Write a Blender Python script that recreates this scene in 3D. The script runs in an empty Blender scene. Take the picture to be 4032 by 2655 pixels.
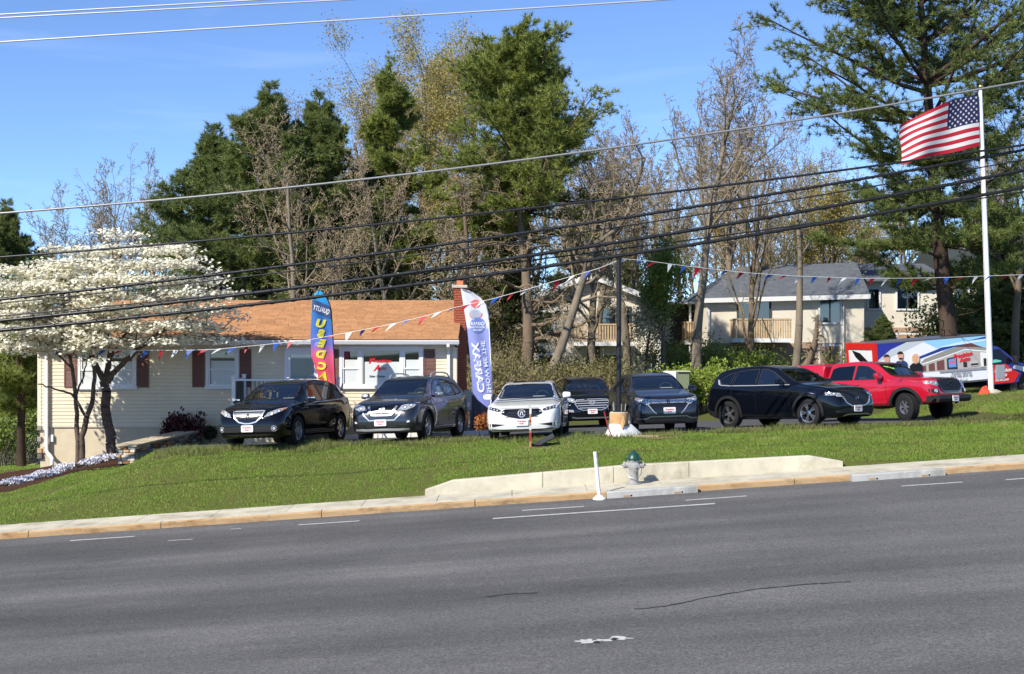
import bpy, bmesh, math, random
import numpy as np
from mathutils import Vector, Matrix
from mathutils.bvhtree import BVHTree

S = bpy.context.scene
C = S.collection
R = math.radians
random.seed(7)

# ---------------------------------------------------------------- camera
F_PX = 5300.0                      # focal length in photograph pixels (4032 wide)
CAM_Z = 3.29
cam_d = bpy.data.cameras.new('camera')
cam_d.sensor_width = 36.0
cam_d.lens = 36.0 * F_PX / 4032.0
cam_d.clip_end = 3000
cam = bpy.data.objects.new('camera', cam_d)
C.objects.link(cam)
cam.location = (0, 0, CAM_Z)
cam.rotation_euler = (R(90), 0, 0)
S.camera = cam

# ---------------------------------------------------------------- light
SUN_EL, SUN_AZ = 40.0, 43.0        # sun stands front-left: light travels to +X, +Y and down
az = R(SUN_AZ); el = R(SUN_EL)
sun_to = Vector((-math.sin(az) * math.cos(el), -math.cos(az) * math.cos(el), math.sin(el)))
sd = bpy.data.lights.new('sun', 'SUN'); sd.energy = 4.8; sd.angle = R(0.53); sd.color = (1.0, 0.935, 0.82)
so = bpy.data.objects.new('sun', sd); C.objects.link(so)
so.rotation_euler = (-sun_to).to_track_quat('-Z', 'Y').to_euler()
so.location = (-20, -20, 40)

w = bpy.data.worlds.new('World'); S.world = w; w.use_nodes = True
nt = w.node_tree
bg = nt.nodes['Background']
sky = nt.nodes.new('ShaderNodeTexSky'); sky.sky_type = 'NISHITA'; sky.sun_disc = False
sky.sun_elevation = el
sky.sun_rotation = math.atan2(sun_to.x, sun_to.y)
sky.altitude = 3000; sky.air_density = 1.0; sky.dust_density = 0.0; sky.ozone_density = 10.0
# thin high cirrus mixed over the clear sky
tc = nt.nodes.new('ShaderNodeTexCoord')
mp = nt.nodes.new('ShaderNodeMapping'); mp.inputs['Scale'].default_value = (3.0, 3.0, 26.0); mp.inputs['Rotation'].default_value = (0.0, 0.10, 0.3)
nz = nt.nodes.new('ShaderNodeTexNoise'); nz.inputs['Scale'].default_value = 1.6; nz.inputs['Detail'].default_value = 7; nz.inputs['Distortion'].default_value = 0.6
rp = nt.nodes.new('ShaderNodeValToRGB'); rp.color_ramp.elements[0].position = 0.57; rp.color_ramp.elements[1].position = 0.95
rp.color_ramp.elements[1].color = (0.18, 0.18, 0.18, 1)
mx = nt.nodes.new('ShaderNodeMixRGB'); mx.inputs['Color2'].default_value = (6.0, 6.6, 7.4, 1)
nt.links.new(tc.outputs['Generated'], mp.inputs['Vector']); nt.links.new(mp.outputs['Vector'], nz.inputs['Vector'])
nt.links.new(nz.outputs['Fac'], rp.inputs['Fac']); nt.links.new(rp.outputs['Color'], mx.inputs['Fac'])
hs = nt.nodes.new('ShaderNodeHueSaturation'); hs.inputs['Saturation'].default_value = 0.93
nt.links.new(sky.outputs['Color'], hs.inputs['Color']); nt.links.new(hs.outputs['Color'], mx.inputs['Color1']); nt.links.new(mx.outputs['Color'], bg.inputs['Color'])
bg.inputs['Strength'].default_value = 0.145

S.view_settings.view_transform = 'Standard'
S.view_settings.look = 'None'
S.view_settings.exposure = 0.5
S.view_settings.gamma = 1.0
S.render.engine = 'CYCLES'
S.cycles.use_denoising = True
S.cycles.max_bounces = 8
S.cycles.transparent_max_bounces = 16
S.cycles.sample_clamp_indirect = 6.0

# ---------------------------------------------------------------- photograph -> place
def px(u, v, Y):
    """point seen at photograph pixel (u, v) at depth Y"""
    return Vector(((u - 2016) / F_PX * Y, Y, CAM_Z - (v - 1327.5) / F_PX * Y))

def sstep(a, b, t):
    t = min(1.0, max(0.0, (t - a) / (b - a))); return t * t * (3 - 2 * t)

def lerp(a, b, t): return a + (b - a) * t

# ---------------------------------------------------------------- materials
MATS = {}
def lin(c):
    """sRGB 0-255 -> linear"""
    return tuple(((v / 255) / 12.92 if v / 255 <= 0.04045 else ((v / 255 + 0.055) / 1.055) ** 2.4) for v in c)

def M(name, col, rough=0.6, metal=0.0, spec=0.5, var=0.0, vscale=3.0, vcol=None, bump=0.0, bscale=40.0,
      coat=0.0, island=0.0, stretch=None, trans=0.0, sub=0.0, detail=4.0):
    if name in MATS: return MATS[name]
    m = bpy.data.materials.new(name); m.use_nodes = True
    n = m.node_tree; b = n.nodes['Principled BSDF']
    b.inputs['Roughness'].default_value = rough
    b.inputs['Metallic'].default_value = metal
    b.inputs['Specular IOR Level'].default_value = spec
    b.inputs['Coat Weight'].default_value = coat
    b.inputs['Coat Roughness'].default_value = 0.03
    c = (*col, 1)
    b.inputs['Base Color'].default_value = c
    last = None
    if var > 0 or bump > 0:
        t = n.nodes.new('ShaderNodeTexCoord')
        vec = t.outputs['Object']
        if stretch:
            mm = n.nodes.new('ShaderNodeMapping'); mm.inputs['Scale'].default_value = stretch
            n.links.new(vec, mm.inputs['Vector']); vec = mm.outputs['Vector']
    if var > 0:
        z = n.nodes.new('ShaderNodeTexNoise'); z.inputs['Scale'].default_value = vscale; z.inputs['Detail'].default_value = detail
        z.inputs['Roughness'].default_value = 0.65
        n.links.new(vec, z.inputs['Vector'])
        r = n.nodes.new('ShaderNodeMapRange'); r.inputs['From Min'].default_value = 0.3; r.inputs['From Max'].default_value = 0.7
        n.links.new(z.outputs['Fac'], r.inputs['Value'])
        x = n.nodes.new('ShaderNodeMixRGB')
        if vcol is None:
            x.inputs['Color1'].default_value = (*[v * (1 - var) for v in col], 1)
            x.inputs['Color2'].default_value = (*[min(1, v * (1 + var)) for v in col], 1)
        else:
            x.inputs['Color1'].default_value = c; x.inputs['Color2'].default_value = (*vcol, 1)
        n.links.new(r.outputs['Result'], x.inputs['Fac'])
        last = x.outputs['Color']
    if island > 0:
        g = n.nodes.new('ShaderNodeNewGeometry')
        h = n.nodes.new('ShaderNodeHueSaturation')
        r = n.nodes.new('ShaderNodeMapRange'); r.inputs['To Min'].default_value = 1 - island; r.inputs['To Max'].default_value = 1 + island
        n.links.new(g.outputs['Random Per Island'], r.inputs['Value']); n.links.new(r.outputs['Result'], h.inputs['Value'])
        if last: n.links.new(last, h.inputs['Color'])
        else: h.inputs['Color'].default_value = c
        last = h.outputs['Color']
    if last: n.links.new(last, b.inputs['Base Color'])
    if bump > 0:
        z2 = n.nodes.new('ShaderNodeTexNoise'); z2.inputs['Scale'].default_value = bscale; z2.inputs['Detail'].default_value = 5
        n.links.new(vec, z2.inputs['Vector'])
        bu = n.nodes.new('ShaderNodeBump'); bu.inputs['Strength'].default_value = bump; bu.inputs['Distance'].default_value = 0.02
        n.links.new(z2.outputs['Fac'], bu.inputs['Height']); n.links.new(bu.outputs['Normal'], b.inputs['Normal'])
    if trans > 0:                                   # thin leaf / cloth that lets light through
        tr = n.nodes.new('ShaderNodeBsdfTranslucent'); mi = n.nodes.new('ShaderNodeMixShader')
        mi.inputs['Fac'].default_value = trans
        if last: n.links.new(last, tr.inputs['Color'])
        else: tr.inputs['Color'].default_value = c
        n.links.new(b.outputs['BSDF'], mi.inputs[1]); n.links.new(tr.outputs['BSDF'], mi.inputs[2])
        n.links.new(mi.outputs['Shader'], n.nodes['Material Output'].inputs['Surface'])
    MATS[name] = m
    return m

def MG(name, tint, refl=1.0, rough=0.02, base=0.0):
    """thin glass pane: tinted see-through + fresnel reflection"""
    if name in MATS: return MATS[name]
    m = bpy.data.materials.new(name); m.use_nodes = True
    n = m.node_tree; n.nodes.remove(n.nodes['Principled BSDF'])
    tr = n.nodes.new('ShaderNodeBsdfTransparent'); tr.inputs['Color'].default_value = (*tint, 1)
    gl = n.nodes.new('ShaderNodeBsdfGlossy'); gl.inputs['Roughness'].default_value = rough
    gl.inputs['Color'].default_value = (refl, refl, refl, 1)
    fr = n.nodes.new('ShaderNodeFresnel'); fr.inputs['IOR'].default_value = 1.5
    ad = n.nodes.new('ShaderNodeMath'); ad.operation = 'ADD'; ad.inputs[1].default_value = base
    mi = n.nodes.new('ShaderNodeMixShader')
    n.links.new(fr.outputs['Fac'], ad.inputs[0]); n.links.new(ad.outputs['Value'], mi.inputs['Fac'])
    n.links.new(tr.outputs['BSDF'], mi.inputs[1]); n.links.new(gl.outputs['BSDF'], mi.inputs[2])
    n.links.new(mi.outputs['Shader'], n.nodes['Material Output'].inputs['Surface'])
    MATS[name] = m
    return m

# ---------------------------------------------------------------- object helpers
def tag(o, label=None, cat=None, group=None, kind=None):
    if label: o['label'] = label
    if cat: o['category'] = cat
    if group: o['group'] = group
    if kind: o['kind'] = kind
    return o

def thing(name, label, cat, loc=(0, 0, 0), rotz=0.0, group=None):
    o = bpy.data.objects.new(name, None); C.objects.link(o)
    o.location = loc; o.rotation_euler = (0, 0, rotz); o.empty_display_size = 0.2
    return tag(o, label, cat, group)

def link(name, me, parent=None, loc=None):
    o = bpy.data.objects.new(name, me); C.objects.link(o)
    if parent: o.parent = parent
    if loc is not None: o.location = loc
    return o

def copy_tree(o, parent=None, loc=None, rotz=None, scale=None):
    c = o.copy(); C.objects.link(c); c.parent = parent
    if loc is not None: c.location = loc
    if rotz is not None: c.rotation_euler = (0, 0, rotz)
    if scale is not None: c.scale = scale if hasattr(scale, '__len__') else (scale,) * 3
    for ch in list(o.children): copy_tree(ch, c)
    return c

class MB:
    """collects shapes, builds one mesh"""
    def __init__(s): s.v = []; s.f = []; s.m = []
    def add(s, vs, fs, mi=0):
        b = len(s.v); s.v += [tuple(p) for p in vs]; s.f += [tuple(b + i for i in f) for f in fs]; s.m += [mi] * len(fs)
        return s
    def box(s, a, b, mi=0, rot=None, piv=None):
        x0, y0, z0 = a; x1, y1, z1 = b
        vs = [(x0, y0, z0), (x1, y0, z0), (x1, y1, z0), (x0, y1, z0), (x0, y0, z1), (x1, y0, z1), (x1, y1, z1), (x0, y1, z1)]
        if rot is not None:
            p = Vector(piv if piv else ((x0 + x1) / 2, (y0 + y1) / 2, (z0 + z1) / 2))
            vs = [p + rot @ (Vector(q) - p) for q in vs]
        return s.add(vs, [(0, 3, 2, 1), (4, 5, 6, 7), (0, 1, 5, 4), (1, 2, 6, 5), (2, 3, 7, 6), (3, 0, 4, 7)], mi)
    def cbox(s, a, b, c=0.01, mi=0):
        """box with chamfered edges"""
        x0, y0, z0 = a; x1, y1, z1 = b
        bm = bmesh.new()
        bmesh.ops.create_cube(bm, size=1)
        for q in bm.verts:
            q.co = ((x0 + x1) / 2 + q.co.x * (x1 - x0), (y0 + y1) / 2 + q.co.y * (y1 - y0), (z0 + z1) / 2 + q.co.z * (z1 - z0))
        bmesh.ops.bevel(bm, geom=bm.edges[:], offset=c, segments=1, affect='EDGES')
        return s.bm(bm, mi)
    def bm(s, bm, mi=0):
        bm.verts.index_update()
        s.add([v.co.copy() for v in bm.verts], [[v.index for v in f.verts] for f in bm.faces], mi)
        bm.free(); return s
    def tube(s, pts, rad, n=8, mi=0, cap=True, up=Vector((0, 0, 1))):
        pts = [Vector(p) for p in pts]
        if not hasattr(rad, '__len__'): rad = [rad] * len(pts)
        b = len(s.v); k = len(pts); fs = []
        t0 = (pts[1] - pts[0]).normalized()
        a = t0.cross(up)
        if a.length < 1e-3: a = t0.cross(Vector((1, 0, 0)))
        a.normalize()
        for i, p in enumerate(pts):
            t = (pts[min(i + 1, k - 1)] - pts[max(i - 1, 0)]).normalized()
            a = (a - t * a.dot(t)); a.normalize(); c = t.cross(a)
            for j in range(n):
                th = 2 * math.pi * j / n
                s.v.append(tuple(p + (a * math.cos(th) + c * math.sin(th)) * rad[i]))
        for i in range(k - 1):
            for j in range(n):
                j2 = (j + 1) % n
                fs.append((b + i * n + j, b + i * n + j2, b + (i + 1) * n + j2, b + (i + 1) * n + j))
        if cap:
            fs.append(tuple(b + j for j in reversed(range(n)))); fs.append(tuple(b + (k - 1) * n + j for j in range(n)))
        s.f += fs; s.m += [mi] * len(fs)
        return s
    def lathe(s, prof, n=24, mi=0, axis='z', o=(0, 0, 0), a0=0.0, a1=2 * math.pi):
        """prof: list of (r, h) about axis"""
        b = len(s.v); full = abs(a1 - a0 - 2 * math.pi) < 1e-6; cnt = n if full else n + 1
        for j in range(cnt):
            th = a0 + (a1 - a0) * j / n; c, q = math.cos(th), math.sin(th)
            for r, h in prof:
                p = {'z': (r * c, r * q, h), 'y': (r * c, h, r * q), 'x': (h, r * c, r * q)}[axis]
                s.v.append((p[0] + o[0], p[1] + o[1], p[2] + o[2]))
        k = len(prof); fs = []
        for j in range(n):
            j2 = (j + 1) % cnt
            for i in range(k - 1):
                fs.append((b + j * k + i, b + j2 * k + i, b + j2 * k + i + 1, b + j * k + i + 1))
        s.f += fs; s.m += [mi] * len(fs)
        return s
    def prism(s, poly, axis, a, b, mi=0):
        """2-D polygon extruded along an axis: 'y' uses (x, z), 'x' uses (y, z), 'z' uses (x, y)"""
        def q(p, h): return {'y': (p[0], h, p[1]), 'x': (h, p[0], p[1]), 'z': (p[0], p[1], h)}[axis]
        n = len(poly)
        vs = [q(p, a) for p in poly] + [q(p, b) for p in poly]
        fs = [tuple(reversed(range(n))), tuple(range(n, 2 * n))] + [(i, (i + 1) % n, n + (i + 1) % n, n + i) for i in range(n)]
        return s.add(vs, fs, mi)
    def sphere(s, c, r, seg=12, rings=8, mi=0):
        if not hasattr(r, '__len__'): r = (r, r, r)
        b = len(s.v); fs = []
        for i in range(rings + 1):
            ph = math.pi * i / rings
            for j in range(seg):
                th = 2 * math.pi * j / seg
                s.v.append((c[0] + r[0] * math.sin(ph) * math.cos(th), c[1] + r[1] * math.sin(ph) * math.sin(th), c[2] + r[2] * math.cos(ph)))
        for i in range(rings):
            for j in range(seg):
                j2 = (j + 1) % seg
                fs.append((b + i * seg + j, b + (i + 1) * seg + j, b + (i + 1) * seg + j2, b + i * seg + j2))
        s.f += fs; s.m += [mi] * len(fs); return s
    def mesh(s, name, mats, smooth=None, fix=True):
        me = bpy.data.meshes.new(name)
        me.from_pydata(s.v, [], s.f)
        if not isinstance(mats, (list, tuple)): mats = [mats]
        for m in mats: me.materials.append(m)
        if len(mats) > 1: me.polygons.foreach_set('material_index', s.m)
        if fix:
            bm = bmesh.new(); bm.from_mesh(me); bmesh.ops.remove_doubles(bm, verts=bm.verts[:], dist=1e-5)
            bmesh.ops.recalc_face_normals(bm, faces=bm.faces[:]); bm.to_mesh(me); bm.free()
        if smooth is not None:
            me.polygons.foreach_set('use_smooth', [True] * len(me.polygons)); me.set_sharp_from_angle(angle=R(smooth))
        me.update()
        return me
    def build(s, name, mats, parent=None, smooth=None, loc=None, world=False, fix=True):
        o = link(name, s.mesh(name, mats, smooth, fix), parent, loc)
        if world and parent: o.location = -parent.location
        return o

def raw_mesh(name, V, T, mat, smooth=False, mi=None):
    """numpy verts (n,3) and faces (m,3|4) -> mesh"""
    me = bpy.data.meshes.new(name)
    V = np.ascontiguousarray(V, dtype=np.float32); T = np.ascontiguousarray(T, dtype=np.int32)
    k = T.shape[1]
    me.vertices.add(len(V)); me.vertices.foreach_set('co', V.ravel())
    me.loops.add(T.size); me.loops.foreach_set('vertex_index', T.ravel())
    me.polygons.add(len(T)); me.polygons.foreach_set('loop_start', np.arange(0, T.size, k, dtype=np.int32))
    if smooth: me.polygons.foreach_set('use_smooth', np.ones(len(T), dtype=bool))
    for m in (mat if isinstance(mat, (list, tuple)) else [mat]): me.materials.append(m)
    if mi is not None: me.polygons.foreach_set('material_index', np.asarray(mi, dtype=np.int32))
    me.update(calc_edges=True)
    return me

def text_geo(txt, size=1.0, shear=0.0, bold=0.0, space=1.0, center=True, res=3):
    """flat letters as (verts2d, faces)"""
    cu = bpy.data.curves.new('t', 'FONT'); cu.body = txt; cu.size = size; cu.shear = shear; cu.offset = bold * size
    cu.space_character = space; cu.resolution_u = res; cu.fill_mode = 'FRONT'
    ob = bpy.data.objects.new('t', cu); C.objects.link(ob)
    dg = bpy.context.evaluated_depsgraph_get()
    me = bpy.data.meshes.new_from_object(ob.evaluated_get(dg))
    vs = [(v.co.x, v.co.y) for v in me.vertices]; fs = [tuple(p.vertices) for p in me.polygons]
    bpy.data.objects.remove(ob); bpy.data.curves.remove(cu); bpy.data.meshes.remove(me)
    if center and vs:
        xs = [p[0] for p in vs]; ys = [p[1] for p in vs]
        cx, cy = (min(xs) + max(xs)) / 2, (min(ys) + max(ys)) / 2
        vs = [(p[0] - cx, p[1] - cy) for p in vs]
    return vs, fs
# ================================================================ the ground
GR = 0.069                                     # the road climbs to the right
def nss(a, b, t):
    t = np.clip((t - a) / (b - a), 0, 1); return t * t * (3 - 2 * t)
def roadz(x): return GR * np.clip(x, -60, 60)
WX = [-1.95, -1.80, -1.22, 2.53, 6.15, 6.83, 6.9]
WH = [0.0, 0.11, 0.27, 0.335, 0.27, 0.11, 0.0]
def wallh(x): return np.interp(x, WX, WH)
def lotz(x, y): return 0.70 + 0.032 * np.clip(x, -14, 30) - 0.05 * (y - 35)
EX, EY = [-8.5, 2.0, 8.0, 13.8, 16], [32.9, 33.2, 34.2, 36.6, 37.0]
def edge_y(x): return np.interp(x, EX, EY)
def gz(x, y):
    x = np.asarray(x, dtype=float); y = np.asarray(y, dtype=float)
    zk = roadz(x) + 0.145
    z0 = zk + np.where(y > 27.9, np.maximum(np.interp(x, [-3.6, -1.80, -1.22, 2.53, 6.15, 6.83, 9.0], [0.0, 0.08, 0.24, 0.305, 0.24, 0.10, 0.0]), 0), 0)
    ye = edge_y(x)
    t = np.clip((y - 27.9) / (ye - 27.9), 0, 1); t = t * (1.75 - 0.75 * t)
    mid = np.where(y < ye, z0 + (lotz(x, ye) - z0) * t, lotz(x, np.minimum(y, 49)))
    mid = mid - 0.02
    mid = mid + 1.05 * nss(49, 57, y) + 0.01 * np.clip(y - 57, 0, 60)
    # mulch bank left of the stone wall, falling away behind the house
    z38 = np.interp(x, [-30, -16, -13.5, -12, -10.8, -9.5], [-0.95, -0.62, -0.46, -0.22, 0.12, 0.30])
    tl = np.clip((y - 27.9) / 10.1, 0, 1); tl = tl * (1.4 - 0.4 * tl)
    left = zk + (z38 - zk) * tl - 0.072 * np.clip(y - 38.5, 0, 45)
    ta = np.clip((y - 28) / 6, 0, 1)
    a = -12.0 + 2.3 * ta; b = -5.5 - 3.4 * ta
    wl = nss(0, 1, (x - a) / (b - a))
    wl = np.where(y > 39, nss(-13.5, -1.8, x), wl)
    z = left * (1 - wl) + mid * wl
    # grass mound round the flagpole
    r = zk + (1.36 + 0.05 * (np.clip(x, 0, 26) - 16) - zk) * np.clip((y - 27.75) / 16.5, 0, 1) - 1.0 * nss(45.5, 52, y) + 0.55 * nss(60, 80, y)
    wr = nss(12.0, 14.6, x) * nss(33, 36.5, y)
    z = z * (1 - wr) + r * wr
    z = z + 0.012 * np.sin(x * 2.1 + y * 1.3) + 0.010 * np.sin(x * 4.7 - y * 3.1)
    return z
def G(x, y): return float(gz(x, y))
def hit(u, v, y0=28.0, y1=90.0):
    """where the line of sight through pixel (u, v) meets the ground"""
    for y in np.arange(y0, y1, 0.05):
        p = px(u, v, y)
        if p.z <= G(p.x, y): return Vector((p.x, y, G(p.x, y)))
    return px(u, v, y1)

m_asph = M('road_asphalt', (0.098, 0.101, 0.108), rough=0.85, spec=0.25)
n = m_asph.node_tree; b = n.nodes['Principled BSDF']
t = n.nodes.new('ShaderNodeTexCoord')
def noise(scale, detail, sc=(1, 1, 1), rough=0.6):
    mp = n.nodes.new('ShaderNodeMapping'); mp.inputs['Scale'].default_value = sc; n.links.new(t.outputs['Object'], mp.inputs['Vector'])
    z = n.nodes.new('ShaderNodeTexNoise'); z.inputs['Scale'].default_value = scale; z.inputs['Detail'].default_value = detail
    z.inputs['Roughness'].default_value = rough
    n.links.new(mp.outputs['Vector'], z.inputs['Vector']); return z
def ramp(src, c0, c1, p0=0.3, p1=0.7):
    r = n.nodes.new('ShaderNodeValToRGB'); r.color_ramp.elements[0].position = p0; r.color_ramp.elements[1].position = p1
    r.color_ramp.elements[0].color = (*c0, 1); r.color_ramp.elements[1].color = (*c1, 1); n.links.new(src, r.inputs['Fac']); return r
def mul(a_, b_):
    x = n.nodes.new('ShaderNodeMixRGB'); x.blend_type = 'MULTIPLY'; x.inputs['Fac'].default_value = 1
    n.links.new(a_, x.inputs['Color1']); n.links.new(b_, x.inputs['Color2']); return x.outputs['Color']
col = ramp(noise(0.30, 3, (0.12, 1.6, 1)).outputs['Fac'], (0.086, 0.0855, 0.0845), (0.142, 0.141, 0.139), 0.35, 0.65).outputs['Color']   # wheel tracks along the lanes
col = mul(col, ramp(noise(1.1, 5, (0.035, 1.0, 1), .7).outputs['Fac'], (0.93, 0.93, 0.93), (1.04, 1.04, 1.04), .38, .60).outputs['Color'])      # fine streaks left by tyres
col = mul(col, ramp(noise(0.35, 5).outputs['Fac'], (0.84, 0.84, 0.85), (1.12, 1.11, 1.10)).outputs['Color'])
col = mul(col, ramp(noise(26, 4, rough=0.8).outputs['Fac'], (0.55, 0.55, 0.56), (1.5, 1.48, 1.45), 0.33, 0.68).outputs['Color'])
col = mul(col, ramp(noise(90, 2).outputs['Fac'], (0.55, 0.55, 0.55), (1.45, 1.45, 1.45)).outputs['Color'])
n.links.new(col, b.inputs['Base Color'])
bu = n.nodes.new('ShaderNodeBump'); bu.inputs['Strength'].default_value = 0.5; bu.inputs['Distance'].default_value = 0.012
n.links.new(noise(70, 4).outputs['Fac'], bu.inputs['Height']); n.links.new(bu.outputs['Normal'], b.inputs['Normal'])

m_lot = M('lot_asphalt', (0.080, 0.082, 0.086), rough=0.85, spec=0.25, var=0.22, vscale=9, bump=0.4, bscale=70, detail=8)
m_conc = M('pale_concrete', (.52, .48, .375), rough=0.85, spec=0.2, var=0.20, vscale=1.6, bump=0.25, bscale=60, detail=8)
m_conc2 = M('grey_concrete', (.38, .38, .365), rough=0.85, spec=0.2, var=0.12, vscale=3, bump=0.3, bscale=60, detail=8)
m_clay = M('clay_stained_concrete', (.40, .235, .105), rough=0.9, spec=0.15, var=0.5, vscale=4.0, vcol=(.46, .34, .20), bump=0.3, bscale=50, detail=8, stretch=(0.5, 1, 2.5))
m_mulch = M('mulch', lin((88, 62, 48)), rough=0.95, spec=0.1, var=0.5, vscale=30, bump=0.9, bscale=45, vcol=lin((52, 32, 24)), detail=8)
m_soil = M('lawn_soil', (0.085, 0.105, 0.024), rough=0.95, spec=0.1, var=0.5, vscale=5, vcol=(0.090, 0.082, 0.030), bump=0.6, bscale=40, detail=8)
m_dirt = M('bare_dirt', lin((150, 128, 90)), rough=0.95, spec=0.1, var=0.35, vscale=14, bump=0.6, bscale=50, vcol=lin((118, 106, 66)), detail=8)
m_paint = M('road_paint', (0.60, 0.60, 0.57), rough=0.7, var=0.35, vscale=16, vcol=(0.34, 0.34, 0.33), detail=8)
m_tar = M('crack_sealant', (0.030, 0.030, 0.033), rough=0.6)
m_joint = M('dark_joint', (0.10, 0.085, 0.06), rough=0.9)  # dark brown bed seen in the joints between the sidewalk slabs

def weather(m_, dark, scale, sc, p0, p1):
    """grimy stains with a shape of their own"""
    q = m_.node_tree; b_ = q.nodes['Principled BSDF']; src = b_.inputs['Base Color'].links[0].from_socket
    tc_ = q.nodes.new('ShaderNodeTexCoord'); mp_ = q.nodes.new('ShaderNodeMapping'); mp_.inputs['Scale'].default_value = sc; z_ = q.nodes.new('ShaderNodeTexNoise'); z_.inputs['Scale'].default_value = scale; z_.inputs['Detail'].default_value = 8; z_.inputs['Roughness'].default_value = .7
    r_ = q.nodes.new('ShaderNodeMapRange'); r_.inputs['From Min'].default_value = p0; r_.inputs['From Max'].default_value = p1
    x_ = q.nodes.new('ShaderNodeMixRGB'); x_.blend_type = 'MULTIPLY'; x_.inputs['Color2'].default_value = (*dark, 1)
    q.links.new(tc_.outputs['Object'], mp_.inputs['Vector']); q.links.new(mp_.outputs['Vector'], z_.inputs['Vector']); q.links.new(z_.outputs['Fac'], r_.inputs['Value']); q.links.new(r_.outputs['Result'], x_.inputs['Fac'])
    q.links.new(src, x_.inputs['Color1']); q.links.new(x_.outputs['Color'], b_.inputs['Base Color'])
weather(m_conc, (.62, .60, .55), 1.1, (1, 1, .5), .50, .68)
weather(m_conc2, (.60, .59, .57), 2.0, (1, 1, .5), .50, .70)
weather(m_clay, (.55, .50, .45), 1.6, (1, 1, 2), .52, .68)
weather(m_asph, (.84, .84, .84), .45, (.5, 1, 1), .56, .66)
weather(m_asph, (1.22, 1.22, 1.22), 3.0, (1, 1, 1), .56, .75)

# terrain sheet: fine near, coarse far, reaching the horizon
xs = np.concatenate([np.array([-1200, -600, -300, -160, -100, -70, -50, -40, -32, -26, -22]), np.arange(-20, 24.01, 0.4), np.array([26, 29, 34, 40, 50, 70, 100, 160, 300, 600, 1200])])
ys = np.concatenate([np.array([27.72, 27.80, 27.86, 27.91, 27.96]), np.arange(28.2, 50.1, 0.4), np.array([51, 52.5, 54, 56, 60, 66, 74, 84, 100, 130, 180, 260, 400, 700, 1200, 2200])])
XX, YY = np.meshgrid(xs, ys)
ZZ = gz(XX, YY)
V = np.stack([XX, YY, ZZ], -1).reshape(-1, 3)
nx, ny = len(xs), len(ys)
I = np.arange(nx * ny).reshape(ny, nx)
T = np.stack([I[:-1, :-1], I[:-1, 1:], I[1:, 1:], I[1:, :-1]], -1).reshape(-1, 4)
tag(link('ground', raw_mesh('ground', V, T, m_soil, smooth=True)), 'green lawn rising from the sidewalk to the car lot', 'lawn', kind='structure')

def sheet(name, mat, x0, x1, y0, y1, dz=0.0, nx=2):
    v, f = [], []
    xs_ = sorted(set([x0, x1] + [q for q in (-60, 60) if x0 < q < x1]))
    for x in xs_:
        v += [(x, y0, float(roadz(x)) + dz), (x, y1, float(roadz(x)) + dz)]
    for i in range(len(xs_) - 1): f.append((2 * i, 2 * i + 2, 2 * i + 3, 2 * i + 1))
    o = link(name, raw_mesh(name, np.array(v), np.array(f), mat)); return o
road = tag(sheet('road', m_asph, -1200, 1200, -12, 26.5), 'wide grey asphalt road climbing to the right', 'road', kind='structure')
tag(sheet('verge', m_soil, -1200, 1200, -400, -12, 0.02), 'grass verge on the near side of the road', 'verge', kind='structure')

def on_road(name, poly, mat, dz=0.004, parent=road):
    v = [(x, y, float(roadz(x)) + dz) for x, y in poly]
    return MB().add(v, [tuple(range(len(v)))]).build(name, mat, parent, fix=False)
def road_line(u0, v0, u1, v1, wid):
    def rp(u, v):                              # meet the sloping road
        d = px(u, v, 1.0) - Vector((0, 0, CAM_Z)); k = -CAM_Z / (d.z - GR * d.x); return d.x * k, d.y * k
    (xa, ya), (xb, yb) = rp(u0, v0), rp(u1, v1)
    k = 10; poly = []
    rr = random.Random(int(u0))
    for s in (-1, 1):
        side = [(lerp(xa, xb, i / k), lerp(ya, yb, i / k) + s * wid / 2 * (1 + rr.uniform(-.12, .12))) for i in range(k + 1)]
        poly += side if s < 0 else side[::-1]
    return on_road('lane_line', poly, m_paint)
for q in [(275, 2130, 530, 2113, .10), (1175, 2068, 1415, 2052, .10), (2055, 2011, 2300, 1995, .10), (2700, 1971, 2940, 1954, .10),
          (3550, 1915, 3790, 1899, .10), (1940, 2043, 2815, 1984, .13), (660, 2130, 760, 2124, .06), (905, 2085, 950, 2082, .06), (3960, 1890, 4100, 1880, .10)]:
    road_line(*q)
def tar_line(pts, wid):
    def rp(u, v):
        d = px(u, v, 1.0) - Vector((0, 0, CAM_Z)); k = -CAM_Z / (d.z - GR * d.x); return d.x * k, d.y * k
    P = [rp(*q) for q in pts]
    fine = []
    rr = random.Random(len(pts) * 7 + int(pts[0][0]))
    for i in range(len(P) - 1):
        for j in range(8):
            t_ = j / 8; fine.append((lerp(P[i][0], P[i + 1][0], t_) , lerp(P[i][1], P[i + 1][1], t_) + rr.uniform(-.02, .02)))
    fine.append(P[-1])
    poly = [(x, y - wid / 2 * rr.uniform(.3, 1.2)) for x, y in fine] + [(x, y + wid / 2 * rr.uniform(.3, 1.2)) for x, y in reversed(fine)]
    on_road('sealed_crack', poly, m_tar, 0.005)
tar_line([(2500, 2400), (2640, 2385), (2800, 2350), (3000, 2318), (3200, 2300), (3350, 2292)], 0.045)
tar_line([(1910, 2352), (2000, 2340), (2120, 2336)], 0.06)
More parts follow.
